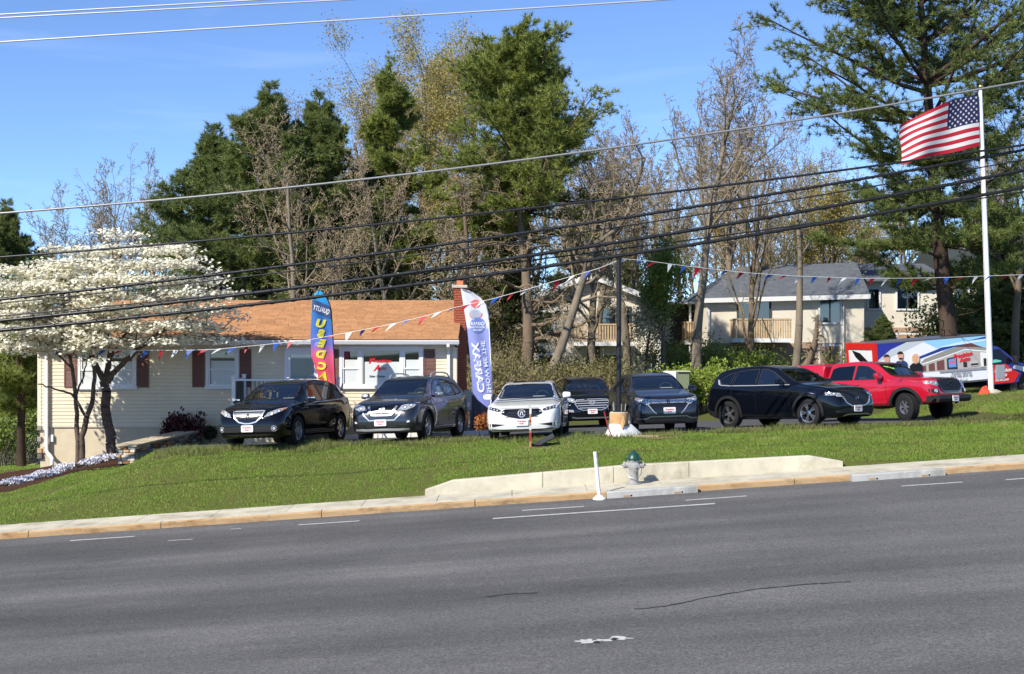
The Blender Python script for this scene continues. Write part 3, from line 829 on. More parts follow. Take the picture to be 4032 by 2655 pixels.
WH_CACHE = {}
def wheel_mesh(r, tw, rr, style):
    key = (r, tw, rr, style)
    if key in WH_CACHE: return WH_CACHE[key]
    h = tw / 2
    ty = MB().lathe([(rr - .01, -h * .8), (rr + .005, -h * .95), (rr + (r - rr) * .5, -h), (r - .03, -h * .92), (r - .008, -h * .75), (r, -h * .5), (r, h * .5), (r - .008, h * .75), (r - .03, h * .92), (rr + (r - rr) * .5, h), (rr + .005, h * .95), (rr - .01, h * .8)], 40, axis='y')
    k = 40                                                        # shoulder blocks of the tread
    for j in range(k):
        a_ = 2 * math.pi * j / k
        for sd_ in (-1, 1):
            rot = Matrix.Rotation(-a_ - (sd_ * .04), 3, 'Y')
            n0 = len(ty.v); ty.box((r - .02, sd_ * h * .52, -.016), (r + .006, sd_ * h * .9, .016))
            for i in range(n0, len(ty.v)): ty.v[i] = tuple(rot @ Vector(ty.v[i]))
    tym = ty.mesh('tyre', m_tyre, 40)
    face, kind, n_, wd = style
    mat = {'silver': m_alloy, 'dark': m_alloyd, 'machined': m_alloy}[face]
    rm = MB()
    rm.lathe([(rr - .045, -h * .6), (rr - .03, h * .45), (rr - .022, h * .78), (rr + .004, h * .86), (rr + .004, h * .70)], 40, axis='y')
    yo = h * .70
    for i in range(n_):
        a_ = 2 * math.pi * i / n_
        for da in ((-.16, .16) if kind == 'twin' else (0,)):
            c, q = math.cos(a_ + da), math.sin(a_ + da); c0, q0 = math.cos(a_ + da * .45), math.sin(a_ + da * .45)
            p0, p1 = Vector((c0, q0)) * .05, Vector((c, q)) * (rr - .02)
            nn = Vector((-(p1 - p0).y, (p1 - p0).x)).normalized()
            w0, w1 = wd * .55, wd * (.8 if kind != 'wide' else 1.3)
            pl = [p0 - nn * w0, p1 - nn * w1, p1 + nn * w1, p0 + nn * w0]
            rm.prism([tuple(v) for v in pl], 'y', yo - .045, yo - .004)
    rm.lathe([(0, yo + .004), (.035, yo + .004), (.065, yo - .004), (.075, yo - .05)], 20, axis='y')
    rmm = rm.mesh('rim', mat, 35)
    bk = MB().lathe([(0, yo - .09), (rr - .03, yo - .09), (rr - .03, -h * .7), (0, -h * .7)], 30, axis='y')
    bk.lathe([(.06, yo - .075), (rr * .62, yo - .075), (rr * .62, yo - .06), (.06, yo - .06)], 30, axis='y')
    bkm = bk.mesh('wheel_back', m_dark)
    WH_CACHE[key] = (tym, rmm, bkm)
    return WH_CACHE[key]

def paint(name, col, metal=0.0, flake=0.0, rough=0.25, spec=0.5):
    return M(name, col, rough=rough, metal=metal, coat=1.0, spec=spec)
p_black = paint('paint_black', (0.003, 0.003, 0.004), rough=0.3, spec=0.0)
p_navy = paint('paint_blue_black', (0.003, 0.004, 0.007), rough=0.3, spec=0.0)
p_grey = paint('paint_gunmetal', (0.050, 0.053, 0.060), metal=0.75, rough=0.28)
p_grey2 = paint('paint_slate', (0.060, 0.064, 0.074), metal=0.75, rough=0.28)
p_white = paint('paint_pearl_white', (0.78, 0.78, 0.76), rough=0.25)
p_red = paint('paint_red', (0.42, 0.006, 0.022), rough=0.22)

def settle(c, x, y, heading):
    """stand the car on the sloping lot"""
    nrm = Vector((-0.032, 0.05, 1)).normalized()
    q = Vector((0, 0, 1)).rotation_difference(nrm) @ Matrix.Rotation(R(heading - 90), 3, 'Z').to_quaternion()
    c.root.rotation_euler = q.to_euler(); c.root.location = (x, y, lot_z(x, y))

def mirror_poly(h): return [(-u, v) for u, v in reversed(h)] + list(h)

# ---------------------------------------------------------------- black crossover with silver shield grille
def car_rdx():
    sp = dict(r=.36, tum=.33, nose=(.16, .10), tail=(.10, .10),
              top=[(2.27, .80), (2.22, .875), (2.1, .925), (1.6, 1.03), (1.2, 1.10), (1.08, 1.135), (.9, 1.235), (.30, 1.545), (.05, 1.60), (-.5, 1.645), (-1.1, 1.62), (-1.65, 1.53), (-1.85, 1.44), (-2.15, 1.19), (-2.26, 1.06), (-2.36, .98), (-2.39, .85)],
              belt=[(2.27, .70), (2.1, .84), (1.6, .955), (1.0, 1.02), (0, 1.045), (-1.2, 1.09), (-2.0, 1.13), (-2.25, 1.0), (-2.39, .74)],
              bot=[(2.27, .27), (2.1, .21), (1.0, .22), (-1.8, .24), (-2.2, .30), (-2.39, .40)],
              hw=[(2.27, .60), (2.25, .68), (2.18, .78), (2.0, .87), (1.6, .925), (1.0, .93), (0, .935), (-1.5, .935), (-2.0, .90), (-2.25, .82), (-2.36, .70), (-2.39, .6)])
    c = Car('crossover_car', 'black crossover car with silver shield grille parked beside the stone wall', sp, p_black, (0, 0, 0), 0)
    f1 = [(.80, 1.075), (.30, 1.41), (.05, 1.495), (-.25, 1.515), (-.25, 1.085)]
    f2 = [(-.33, 1.09), (-.33, 1.515), (-.75, 1.505), (-1.10, 1.45), (-1.13, 1.125)]
    f3 = [(-1.19, 1.13), (-1.17, 1.44), (-1.45, 1.36), (-1.80, 1.19)]
    ws = mirror_poly([(.66, 1.14), (.70, 1.18), (.585, 1.49), (.53, 1.525)]); rw_ = mirror_poly([(.55, 1.19), (.50, 1.45)])
    c.body((1.0, -1.95, .42), [f1, f2, f3], (ws, .1, 1.25), (rw_, -2.5, -1.5), (1.34, -1.34), .415)
    c.windows([(f1, m_glassc), (f2, m_privacy), (f3, m_privacy)], ws, rw_)
    c.strip('window_chrome', [(.86, 1.05), (-.25, 1.062), (-1.15, 1.10), (-1.86, 1.165)], .018, 'L', m_chrome, off=.010, mirror=True)
    c.wheels(1.34, -1.34, .36, .235, .235, ('silver', 'twin', 5, .030))
    c.interior(); c.dash(.78, 1.10, paper_y=.35)
    c.mirror_pair(.72, 1.12, p_black, m_chrome)
    sh = mirror_poly([(.06, .565), (.22, .60), (.345, .71), (.405, .865)])
    g = c.patch('grille', sh, 'F', m_gloss, off=.006, thick=.03)[0]
    c.strip('grille_chrome', sh, .030, 'F', m_chrome, off=.022, thick=.03, closed=True, parent=g)
    c.patch('grille_bar', mirror_poly([(.15, .725), (.325, .755), (.36, .825)]), 'F', m_silver, off=.020, thick=.02, parent=g)
    c.strip('emblem', [(-.035, .715), (-.012, .80), (.012, .80), (.035, .715)], .014, 'F', m_gloss, off=.036, thick=.012, parent=g, step=.05)
    c.strip('emblem_bar', [(-.02, .752), (.02, .752)], .012, 'F', m_gloss, off=.036, thick=.012, parent=g, step=.05)
    c.lamp([(.43, .715), (.56, .735), (.80, .84), (.905, .945), (.72, .905), (.50, .815)], [(.60, .79, .045), (.74, .85, .035)], [(.80, .85), (.895, .938), (.83, .925), (.765, .865)])
    c.patch('lower_intake', mirror_poly([(.62, .36), (.78, .40), (.80, .50), (.55, .49)]), 'F', m_trim, off=.006, thick=.02)
    for sg in (1, -1):
        cc = [(sg * .68 + .062 * math.cos(q), .435 + .062 * math.sin(q)) for q in np.linspace(0, 2 * math.pi, 14, endpoint=False)]
        fl = c.patch('fog_lamp', cc, 'F', m_lensd, off=.012, thick=.02)[0]
        c.strip('fog_ring', cc, .014, 'F', m_chrome, off=.016, thick=.01, closed=True, parent=fl)
        c.patch('fog_bulb', [(u * 1.0 if False else sg * .68 + (u - sg * .68) * .5, .435 + (v - .435) * .5) for u, v in cc], 'F', m_bulb, off=.018, thick=.008, parent=fl)
    c.strip('lower_lip', [(-.72, .285), (.72, .285)], .02, 'F', m_chrome if False else m_trim, off=.02, thick=.03)
    c.plate(0, .445)
    c.seams([[(.92, 1.03), (.86, .75), (.88, .36), (-.28, .34), (-.29, 1.07)], [(-.29, .34), (-1.0, .35), (-1.12, .62), (-1.16, 1.09)]])
    c.handles([(-.08, .93), (-1.0, .965)], p_black)
    c.strip('sill_trim', [(.95, .27), (-.92, .28)], .07, 'L', m_trim, off=.010, thick=.03, mirror=True)
    c.strip('hood_gap', [(-.83, .91), (-.60, .925), (0, .935), (.60, .925), (.83, .91)], .010, 'F', m_dark, off=.002, thick=.004)
    settle(c, -5.72, 34.35, -15)
    return c
car_rdx()

# ---------------------------------------------------------------- charcoal crossover with V grille and roof rails
def car_rogue():
    sp = dict(r=.355, tum=.33, nose=(.15, .10),
              top=[(2.28, .84), (2.23, .90), (2.1, .945), (1.6, 1.05), (1.2, 1.13), (1.06, 1.165), (.9, 1.255), (.28, 1.58), (.05, 1.63), (-.5, 1.675), (-1.2, 1.66), (-1.75, 1.58), (-1.95, 1.46), (-2.2, 1.2), (-2.3, 1.05), (-2.38, .95), (-2.41, .8)],
              belt=[(2.28, .72), (2.1, .87), (1.6, .98), (1.0, 1.04), (0, 1.06), (-1.2, 1.11), (-2.0, 1.17), (-2.25, 1.0), (-2.41, .72)],
              bot=[(2.28, .27), (2.1, .21), (1.0, .22), (-1.8, .25), (-2.2, .30), (-2.41, .40)],
              hw=[(2.28, .60), (2.26, .68), (2.18, .78), (2.0, .865), (1.6, .91), (1.0, .92), (0, .92), (-1.5, .92), (-2.0, .89), (-2.28, .80), (-2.38, .70), (-2.41, .6)])
    c = Car('crossover_car', 'charcoal crossover car with chrome roof rails parked under the shop window', sp, p_grey, (0, 0, 0), 0)
    f1 = [(.82, 1.09), (.30, 1.44), (.05, 1.525), (-.25, 1.55), (-.25, 1.10)]
    f2 = [(-.33, 1.105), (-.33, 1.55), (-.80, 1.545), (-1.13, 1.50), (-1.16, 1.14)]
    f3 = [(-1.23, 1.15), (-1.21, 1.49), (-1.50, 1.42), (-1.72, 1.30), (-1.66, 1.20)]
    ws = mirror_poly([(.66, 1.175), (.70, 1.21), (.595, 1.52), (.54, 1.555)]); rw_ = mirror_poly([(.58, 1.22), (.52, 1.50)])
    c.body((1.0, -2.0, .42), [f1, f2, f3], (ws, .1, 1.25), (rw_, -2.5, -1.6), (1.353, -1.353), .41)
    c.windows([(f1, m_glassc), (f2, m_privacy), (f3, m_privacy)], ws, rw_)
    c.strip('window_chrome', [(.88, 1.065), (-.25, 1.078), (-1.2, 1.12), (-1.68, 1.18), (-1.76, 1.29), (-1.52, 1.44)], .016, 'L', m_chrome, off=.010, mirror=True)
    c.wheels(1.353, -1.353, .355, .225, .235, ('machined', 'twin', 5, .026))
    c.interior(); c.dash(.78, 1.13, paper_y=.28)
    c.mirror_pair(.72, 1.15, p_grey, m_chrome)
    g = c.patch('grille', mirror_poly([(.33, .66), (.40, .78), (.45, .895)]), 'F', m_gloss, off=.006, thick=.03)[0]
    c.strip('grille_chrome', [(-.37, .885), (-.31, .765), (-.25, .672), (-.15, .660), (.15, .660), (.25, .672), (.31, .765), (.37, .885)], .055, 'F', m_silver, off=.026, thick=.04, parent=g)
    cc = [(.075 * math.cos(q), .795 + .075 * math.sin(q)) for q in np.linspace(0, 2 * math.pi, 18, endpoint=False)]
    em = c.patch('emblem', cc, 'F', m_silver, off=.030, thick=.03, parent=g)[0]
    c.lamp([(.43, .785), (.60, .77), (.78, .84), (.90, .965), (.72, .945), (.49, .895)], [(.58, .84, .038), (.71, .89, .035)], [(.83, .90), (.895, .955), (.80, .945)])
    c.strip('bumper_chrome', [(-.50, .74), (-.46, .66), (-.33, .535), (.33, .535), (.46, .66), (.50, .74)], .032, 'F', m_chrome, off=.018, thick=.03)
    c.patch('lower_intake', mirror_poly([(.38, .36), (.44, .46), (.30, .50)]), 'F', m_trim, off=.006, thick=.02)
    for sg in (1, -1):
        fl = c.patch('fog_lamp', [(sg * u, v) for u, v in [(.60, .455), (.78, .465), (.79, .525), (.64, .525)]], 'F', m_lensd, off=.012, thick=.02)[0]
        c.patch('fog_bulb', [(sg * u, v) for u, v in [(.64, .465), (.71, .47), (.715, .515), (.665, .515)]], 'F', m_bulb, off=.017, thick=.008, parent=fl)
    c.strip('lower_lip', [(-.70, .305), (-.45, .292), (.45, .292), (.70, .305)], .045, 'F', m_chrome, off=.016, thick=.03)
    c.plate(-.03, .475)
    c.seams([[(.94, 1.05), (.88, .75), (.90, .36), (-.28, .34), (-.29, 1.09)], [(-.29, .34), (-1.0, .35), (-1.14, .62), (-1.19, 1.12)]])
    c.handles([(-.08, .955), (-1.02, .99)], m_chrome)
    c.strip('sill_trim', [(.95, .275), (-.95, .285)], .09, 'L', m_trim, off=.010, thick=.03, mirror=True)
    c.strip('sill_chrome', [(.88, .335), (-.92, .345)], .020, 'L', m_chrome, off=.014, thick=.02, mirror=True)
    for ax in (1.353, -1.353): c.arch_trim(ax, .405, .05, m_trim)
    for sd_ in (1, -1):
        y = sd_ * .56
        MB().tube([(.10, y, 1.60), (0, y, 1.695), (-.25, y, 1.735), (-.9, y, 1.745), (-1.35, y, 1.715), (-1.55, y, 1.61)], .020, 8).build('roof_rail', m_chrome, c.root, 50)
    c.strip('hood_gap', [(-.83, .93), (-.5, .925), (0, .935), (.5, .925), (.83, .93)], .010, 'F', m_dark, off=.002, thick=.004)
    settle(c, -2.60, 35.3, -15)
car_rogue()

# ---------------------------------------------------------------- white sedan
def car_tlx():
    sp = dict(r=.335, tum=.36, nose=(.16, .07), nose_z=.44,
              top=[(2.37, .66), (2.33, .715), (2.2, .765), (1.7, .86), (1.2, .94), (1.0, .985), (.85, 1.06), (.15, 1.355), (-.1, 1.395), (-.55, 1.43), (-1.0, 1.40), (-1.3, 1.34), (-1.95, 1.10), (-2.1, 1.06), (-2.4, 1.01), (-2.45, .9)],
              belt=[(2.37, .58), (2.2, .70), (1.7, .80), (1.0, .87), (0, .91), (-1.2, .95), (-2.0, .99), (-2.35, .93), (-2.45, .70)],
              bot=[(2.37, .22), (2.2, .165), (1.0, .17), (-1.8, .18), (-2.45, .35)],
              hw=[(2.37, .62), (2.35, .70), (2.26, .80), (2.05, .88), (1.7, .915), (1.0, .925), (0, .927), (-1.5, .925), (-2.0, .90), (-2.35, .80), (-2.45, .6)])
    c = Car('sedan_car', 'white sedan car with dark sunroof and pentagon grille', sp, p_white, (0, 0, 0), 0)
    f1 = [(.72, .955), (.18, 1.235), (-.05, 1.305), (-.30, 1.33), (-.30, .965)]
    f2 = [(-.38, .97), (-.38, 1.335), (-.70, 1.33), (-1.05, 1.27), (-1.10, .995)]
    f3 = [(-1.16, 1.0), (-1.13, 1.255), (-1.45, 1.12), (-1.55, 1.03)]
    ws = mirror_poly([(.67, .99), (.71, 1.02), (.605, 1.295), (.55, 1.33)]); rw_ = mirror_poly([(.56, 1.11), (.48, 1.31)])
    c.body((1.0, -1.85, .36), [f1, f2, f3], (ws, -.1, 1.15), (rw_, -2.1, -1.0), (1.388, -1.388), .385)
    c.windows([(f1, m_glassc), (f2, m_glassc), (f3, m_glassc)], ws, None)
    c.patch('rear_window', [(u * 1.02, v) for u, v in rw_], 'B', m_glassc, off=-.006, thick=0)
    c.wheels(1.388, -1.388, .335, .235, .225, ('silver', 'twin', 5, .028))
    c.interior(seat_x=-.25, z=.32); c.dash(.72, .955, paper_y=.30)
    c.mirror_pair(.66, 1.03, p_white)
    c.patch('sunroof', [(-.02, -.42), (-.75, -.42), (-.75, .42), (-.02, .42)], 'T', m_gloss, off=.005, thick=.01, cell=.12)
    pent = mirror_poly([(.05, .475), (.30, .525), (.50, .60), (.46, .675), (.40, .705)])
    g = c.patch('grille', pent, 'F', m_gloss, off=.004, thick=.03)[0]
    c.strip('grille_frame', pent, .018, 'F', m_trim, off=.010, thick=.03, closed=True, parent=g)
    for i in range(5): c.strip('grille_slat', [(-.40 + i * .02, .52 + i * .038), (.40 - i * .02, .52 + i * .038)], .010, 'F', m_alloyd, off=.010, thick=.01, parent=g, step=.2)
    cc = [(.085 * math.cos(q), .60 + .088 * math.sin(q)) for q in np.linspace(0, 2 * math.pi, 18, endpoint=False)]
    em = c.patch('emblem', cc, 'F', m_lensd, off=.020, thick=.03, parent=g)[0]
    c.strip('emblem_ring', cc, .018, 'F', m_chrome, off=.028, thick=.02, closed=True, parent=g)
    c.strip('emblem_letter', [(-.035, .555), (-.012, .645), (.012, .645), (.035, .555)], .018, 'F', m_chrome, off=.030, thick=.012, parent=g, step=.05)
    c.lamp([(.50, .66), (.60, .655), (.84, .72), (.905, .80), (.80, .78), (.52, .705)], [(.60, .69, .022), (.68, .71, .022), (.76, .735, .022)], None, dark=True)
    c.patch('lower_intake', [(.40, .335), (.66, .29), (.84, .27), (.845, .36), (.70, .365)], 'F', m_trim, off=.004, thick=.02, mirror=True)
    c.strip('lower_lip', [(-.80, .225), (-.45, .21), (.45, .21), (.80, .225)], .025, 'F', m_trim, off=.012, thick=.03)
    c.plate(0, .385)
    c.seams([[(.82, .92), (.78, .65), (.82, .28), (-.33, .26), (-.34, .95)], [(-.34, .26), (-1.0, .27), (-1.15, .55), (-1.15, .98)]])
    c.handles([(-.12, .84), (-1.0, .865)], p_white)
    c.strip('hood_gap', [(-.84, .755), (-.45, .735), (0, .725), (.45, .735), (.84, .755)], .010, 'F', m_dark, off=.002, thick=.004)
    MB().prism([(-1.12, 1.36), (-1.26, 1.335), (-1.24, 1.40)], 'y', -.015, .015).build('antenna_fin', m_gloss, c.root)
    settle(c, .48, 34.85, -5.5)
car_tlx()

# ---------------------------------------------------------------- slate grey compact crossover
def car_hrv():
    sp = dict(r=.325, tum=.34, nose=(.15, .10),
              top=[(2.16, .83), (2.12, .885), (2.0, .925), (1.5, 1.01), (1.2, 1.065), (1.05, 1.11), (.9, 1.19), (.22, 1.485), (0, 1.53), (-.5, 1.575), (-1.0, 1.56), (-1.5, 1.47), (-1.9, 1.22), (-2.05, 1.05), (-2.14, .95), (-2.17, .8)],
              belt=[(2.16, .72), (2.0, .85), (1.5, .945), (1.0, .99), (0, 1.02), (-1.2, 1.08), (-1.8, 1.12), (-2.0, .99), (-2.17, .72)],
              bot=[(2.16, .26), (2.0, .20), (1.0, .20), (-1.8, .22), (-2.17, .38)],
              hw=[(2.16, .60), (2.14, .68), (2.06, .77), (1.88, .845), (1.5, .88), (1.0, .887), (0, .887), (-1.4, .887), (-1.9, .85), (-2.1, .74), (-2.17, .6)])
    c = Car('compact_crossover', 'slate grey compact crossover car with silver grille bar beside the black pole', sp, p_grey2, (0, 0, 0), 0)
    f1 = [(.78, 1.04), (.24, 1.36), (.02, 1.43), (-.25, 1.455), (-.25, 1.05)]
    f2 = [(-.33, 1.055), (-.33, 1.455), (-.70, 1.445), (-1.02, 1.38), (-1.25, 1.20), (-1.10, 1.09)]
    ws = mirror_poly([(.64, 1.115), (.68, 1.15), (.575, 1.425), (.52, 1.46)]); rw_ = mirror_poly([(.52, 1.20), (.46, 1.40)])
    c.body((.98, -1.75, .40), [f1, f2], (ws, .0, 1.2), (rw_, -2.3, -1.3), (1.305, -1.305), .375)
    c.windows([(f1, m_glassc), (f2, m_privacy)], ws, rw_)
    c.wheels(1.305, -1.305, .325, .215, .215, ('silver', 'twin', 5, .028))
    c.interior(z=.42); c.dash(.76, 1.08, paper_y=.30)
    c.mirror_pair(.70, 1.11, p_grey2)
    bar = c.patch('grille_bar', mirror_poly([(.42, .735), (.47, .78), (.46, .835), (.2, .825)]), 'F', m_chrome, off=.020, thick=.03)[0]
    for q in ((-.028, -.028), (.028, .028)): c.strip('emblem', [(q[0], .74), (q[1] * .8, .82)], .016, 'F', m_gloss, off=.036, thick=.012, parent=bar, step=.05)
    c.strip('emblem_bar', [(-.025, .78), (.025, .78)], .016, 'F', m_gloss, off=.036, thick=.012, parent=bar, step=.05)
    g = c.patch('grille', mirror_poly([(.30, .455), (.36, .50), (.52, .70), (.45, .725)]), 'F', m_gloss, off=.004, thick=.03)[0]
    for i in range(6): c.strip('grille_slat', [(-.34 - i * .025, .49 + i * .04), (.34 + i * .025, .49 + i * .04)], .010, 'F', m_alloyd, off=.009, thick=.01, parent=g, step=.2)
    for sg in (1, -1): c.strip('grille_edge', [(sg * .31, .465), (sg * .38, .52), (sg * .53, .71)], .022, 'F', m_chrome, off=.014, thick=.02, parent=g)
    c.lamp([(.46, .725), (.56, .70), (.76, .80), (.865, .90), (.70, .88), (.48, .835)], [(.56, .78, .038), (.67, .82, .032)], [(.77, .82), (.855, .89), (.74, .865)])
    c.patch('fog_intake', [(.54, .375), (.80, .37), (.82, .45), (.62, .475)], 'F', m_trim, off=.004, thick=.02, mirror=True)
    for i in range(3): c.strip('intake_slat', [(.57, .395 + i * .025), (.80, .39 + i * .025)], .007, 'F', m_alloyd, off=.008, thick=.01, mirror=True, step=.2)
    c.strip('bumper_chrome', [(-.80, .345), (-.58, .34), (-.46, .395), (.46, .395), (.58, .34), (.80, .345)], .026, 'F', m_alloy, off=.016, thick=.03)
    c.patch('lower_intake', mirror_poly([(.50, .27), (.46, .375)]), 'F', m_trim, off=.006, thick=.02)
    c.plate(.02, .545)
    c.seams([[(.86, 1.0), (.82, .70), (.86, .34), (-.28, .31), (-.29, 1.04)], [(-.29, .31), (-.92, .33), (-1.08, .60), (-1.15, 1.06)]])
    c.handles([(-.08, .92)], p_grey2)
    c.strip('sill_trim', [(.92, .25), (-.92, .26)], .08, 'L', m_trim, off=.010, thick=.03, mirror=True)
    for ax in (1.305, -1.305): c.arch_trim(ax, .37, .045, m_trim)
    c.strip('hood_gap', [(-.80, .91), (-.5, .87), (0, .855), (.5, .87), (.80, .91)], .010, 'F', m_dark, off=.002, thick=.004)
    settle(c, 3.78, 36.3, 5.8)
car_hrv()

# ---------------------------------------------------------------- dark blue-black SUV with chrome bar grille at the back
def car_santafe():
    sp = dict(r=.36, tum=.32, nose=(.14, .10),
              top=[(2.28, .88), (2.23, .95), (2.1, .995), (1.6, 1.09), (1.2, 1.16), (1.06, 1.20), (.9, 1.29), (.25, 1.60), (0, 1.645), (-.5, 1.69), (-1.2, 1.68), (-1.8, 1.58), (-2.1, 1.3), (-2.25, 1.08), (-2.35, .98), (-2.39, .85)],
              belt=[(2.28, .76), (2.1, .90), (1.6, 1.02), (1.0, 1.07), (0, 1.09), (-1.2, 1.14), (-2.0, 1.19), (-2.25, 1.03), (-2.39, .75)],
              bot=[(2.28, .28), (2.1, .22), (1.0, .22), (-1.8, .25), (-2.39, .40)],
              hw=[(2.28, .64), (2.26, .71), (2.18, .81), (2.0, .89), (1.6, .935), (1.0, .94), (0, .94), (-1.5, .94), (-2.0, .91), (-2.3, .80), (-2.39, .6)])
    c = Car('sport_utility_car', 'dark blue SUV with chrome bar grille parked behind the white sedan', sp, p_navy, (0, 0, 0), 0)
    f1 = [(.80, 1.12), (.28, 1.46), (.05, 1.54), (-.25, 1.56), (-.25, 1.13)]
    f2 = [(-.33, 1.135), (-.33, 1.56), (-.80, 1.555), (-1.13, 1.51), (-1.16, 1.17)]
    ws = mirror_poly([(.68, 1.21), (.72, 1.245), (.61, 1.535), (.55, 1.575)]); rw_ = mirror_poly([(.58, 1.25), (.52, 1.5)])
    c.body((1.0, -2.0, .42), [f1, f2], (ws, .05, 1.25), (rw_, -2.5, -1.6), (1.35, -1.35), .415)
    c.windows([(f1, m_glassc), (f2, m_privacy)], ws, rw_)
    c.wheels(1.35, -1.35, .36, .235, .235, ('silver', 'twin', 5, .03))
    c.interior(z=.47); c.dash(.78, 1.17)
    c.mirror_pair(.72, 1.19, p_navy)
    hx = mirror_poly([(.30, .56), (.46, .62), (.56, .78), (.50, .90), (.2, .915)])
    g = c.patch('grille', hx, 'F', m_gloss, off=.005, thick=.03)[0]
    c.strip('grille_chrome', hx, .022, 'F', m_chrome, off=.015, thick=.03, closed=True, parent=g)
    for i, (y, z) in enumerate([(.51, .86), (.53, .785), (.48, .71), (.42, .635)]): c.strip('grille_bar', [(-y, z), (y, z)], .026, 'F', m_chrome, off=.018, thick=.02, parent=g, step=.1)
    cc = [(.095 * math.cos(q), .80 + .05 * math.sin(q)) for q in np.linspace(0, 2 * math.pi, 18, endpoint=False)]
    c.strip('emblem_ring', cc, .016, 'F', m_chrome, off=.034, thick=.02, closed=True, parent=g)
    for q in (-.035, .035): c.strip('emblem_letter', [(q - .02, .765), (q + .02, .835)], .016, 'F', m_chrome, off=.034, thick=.014, parent=g, step=.05)
    c.lamp([(.54, .84), (.62, .81), (.84, .90), (.91, 1.0), (.76, .985), (.56, .935)], [(.64, .89, .04), (.76, .93, .035)])
    for sg in (1, -1):
        fl = c.patch('fog_lamp', [(sg * u, v) for u, v in [(.60, .50), (.80, .52), (.82, .60), (.62, .58)]], 'F', m_lens, off=.012, thick=.02)[0]
    c.strip('lower_lip', [(-.66, .34), (-.50, .31), (.50, .31), (.66, .34)], .045, 'F', m_alloy, off=.016, thick=.03)
    c.plate(0, .52)
    c.strip('hood_gap', [(-.86, .975), (-.5, .975), (0, .98), (.5, .975), (.86, .975)], .010, 'F', m_dark, off=.002, thick=.004)
    settle(c, 2.45, 45.5, 4)
car_santafe()

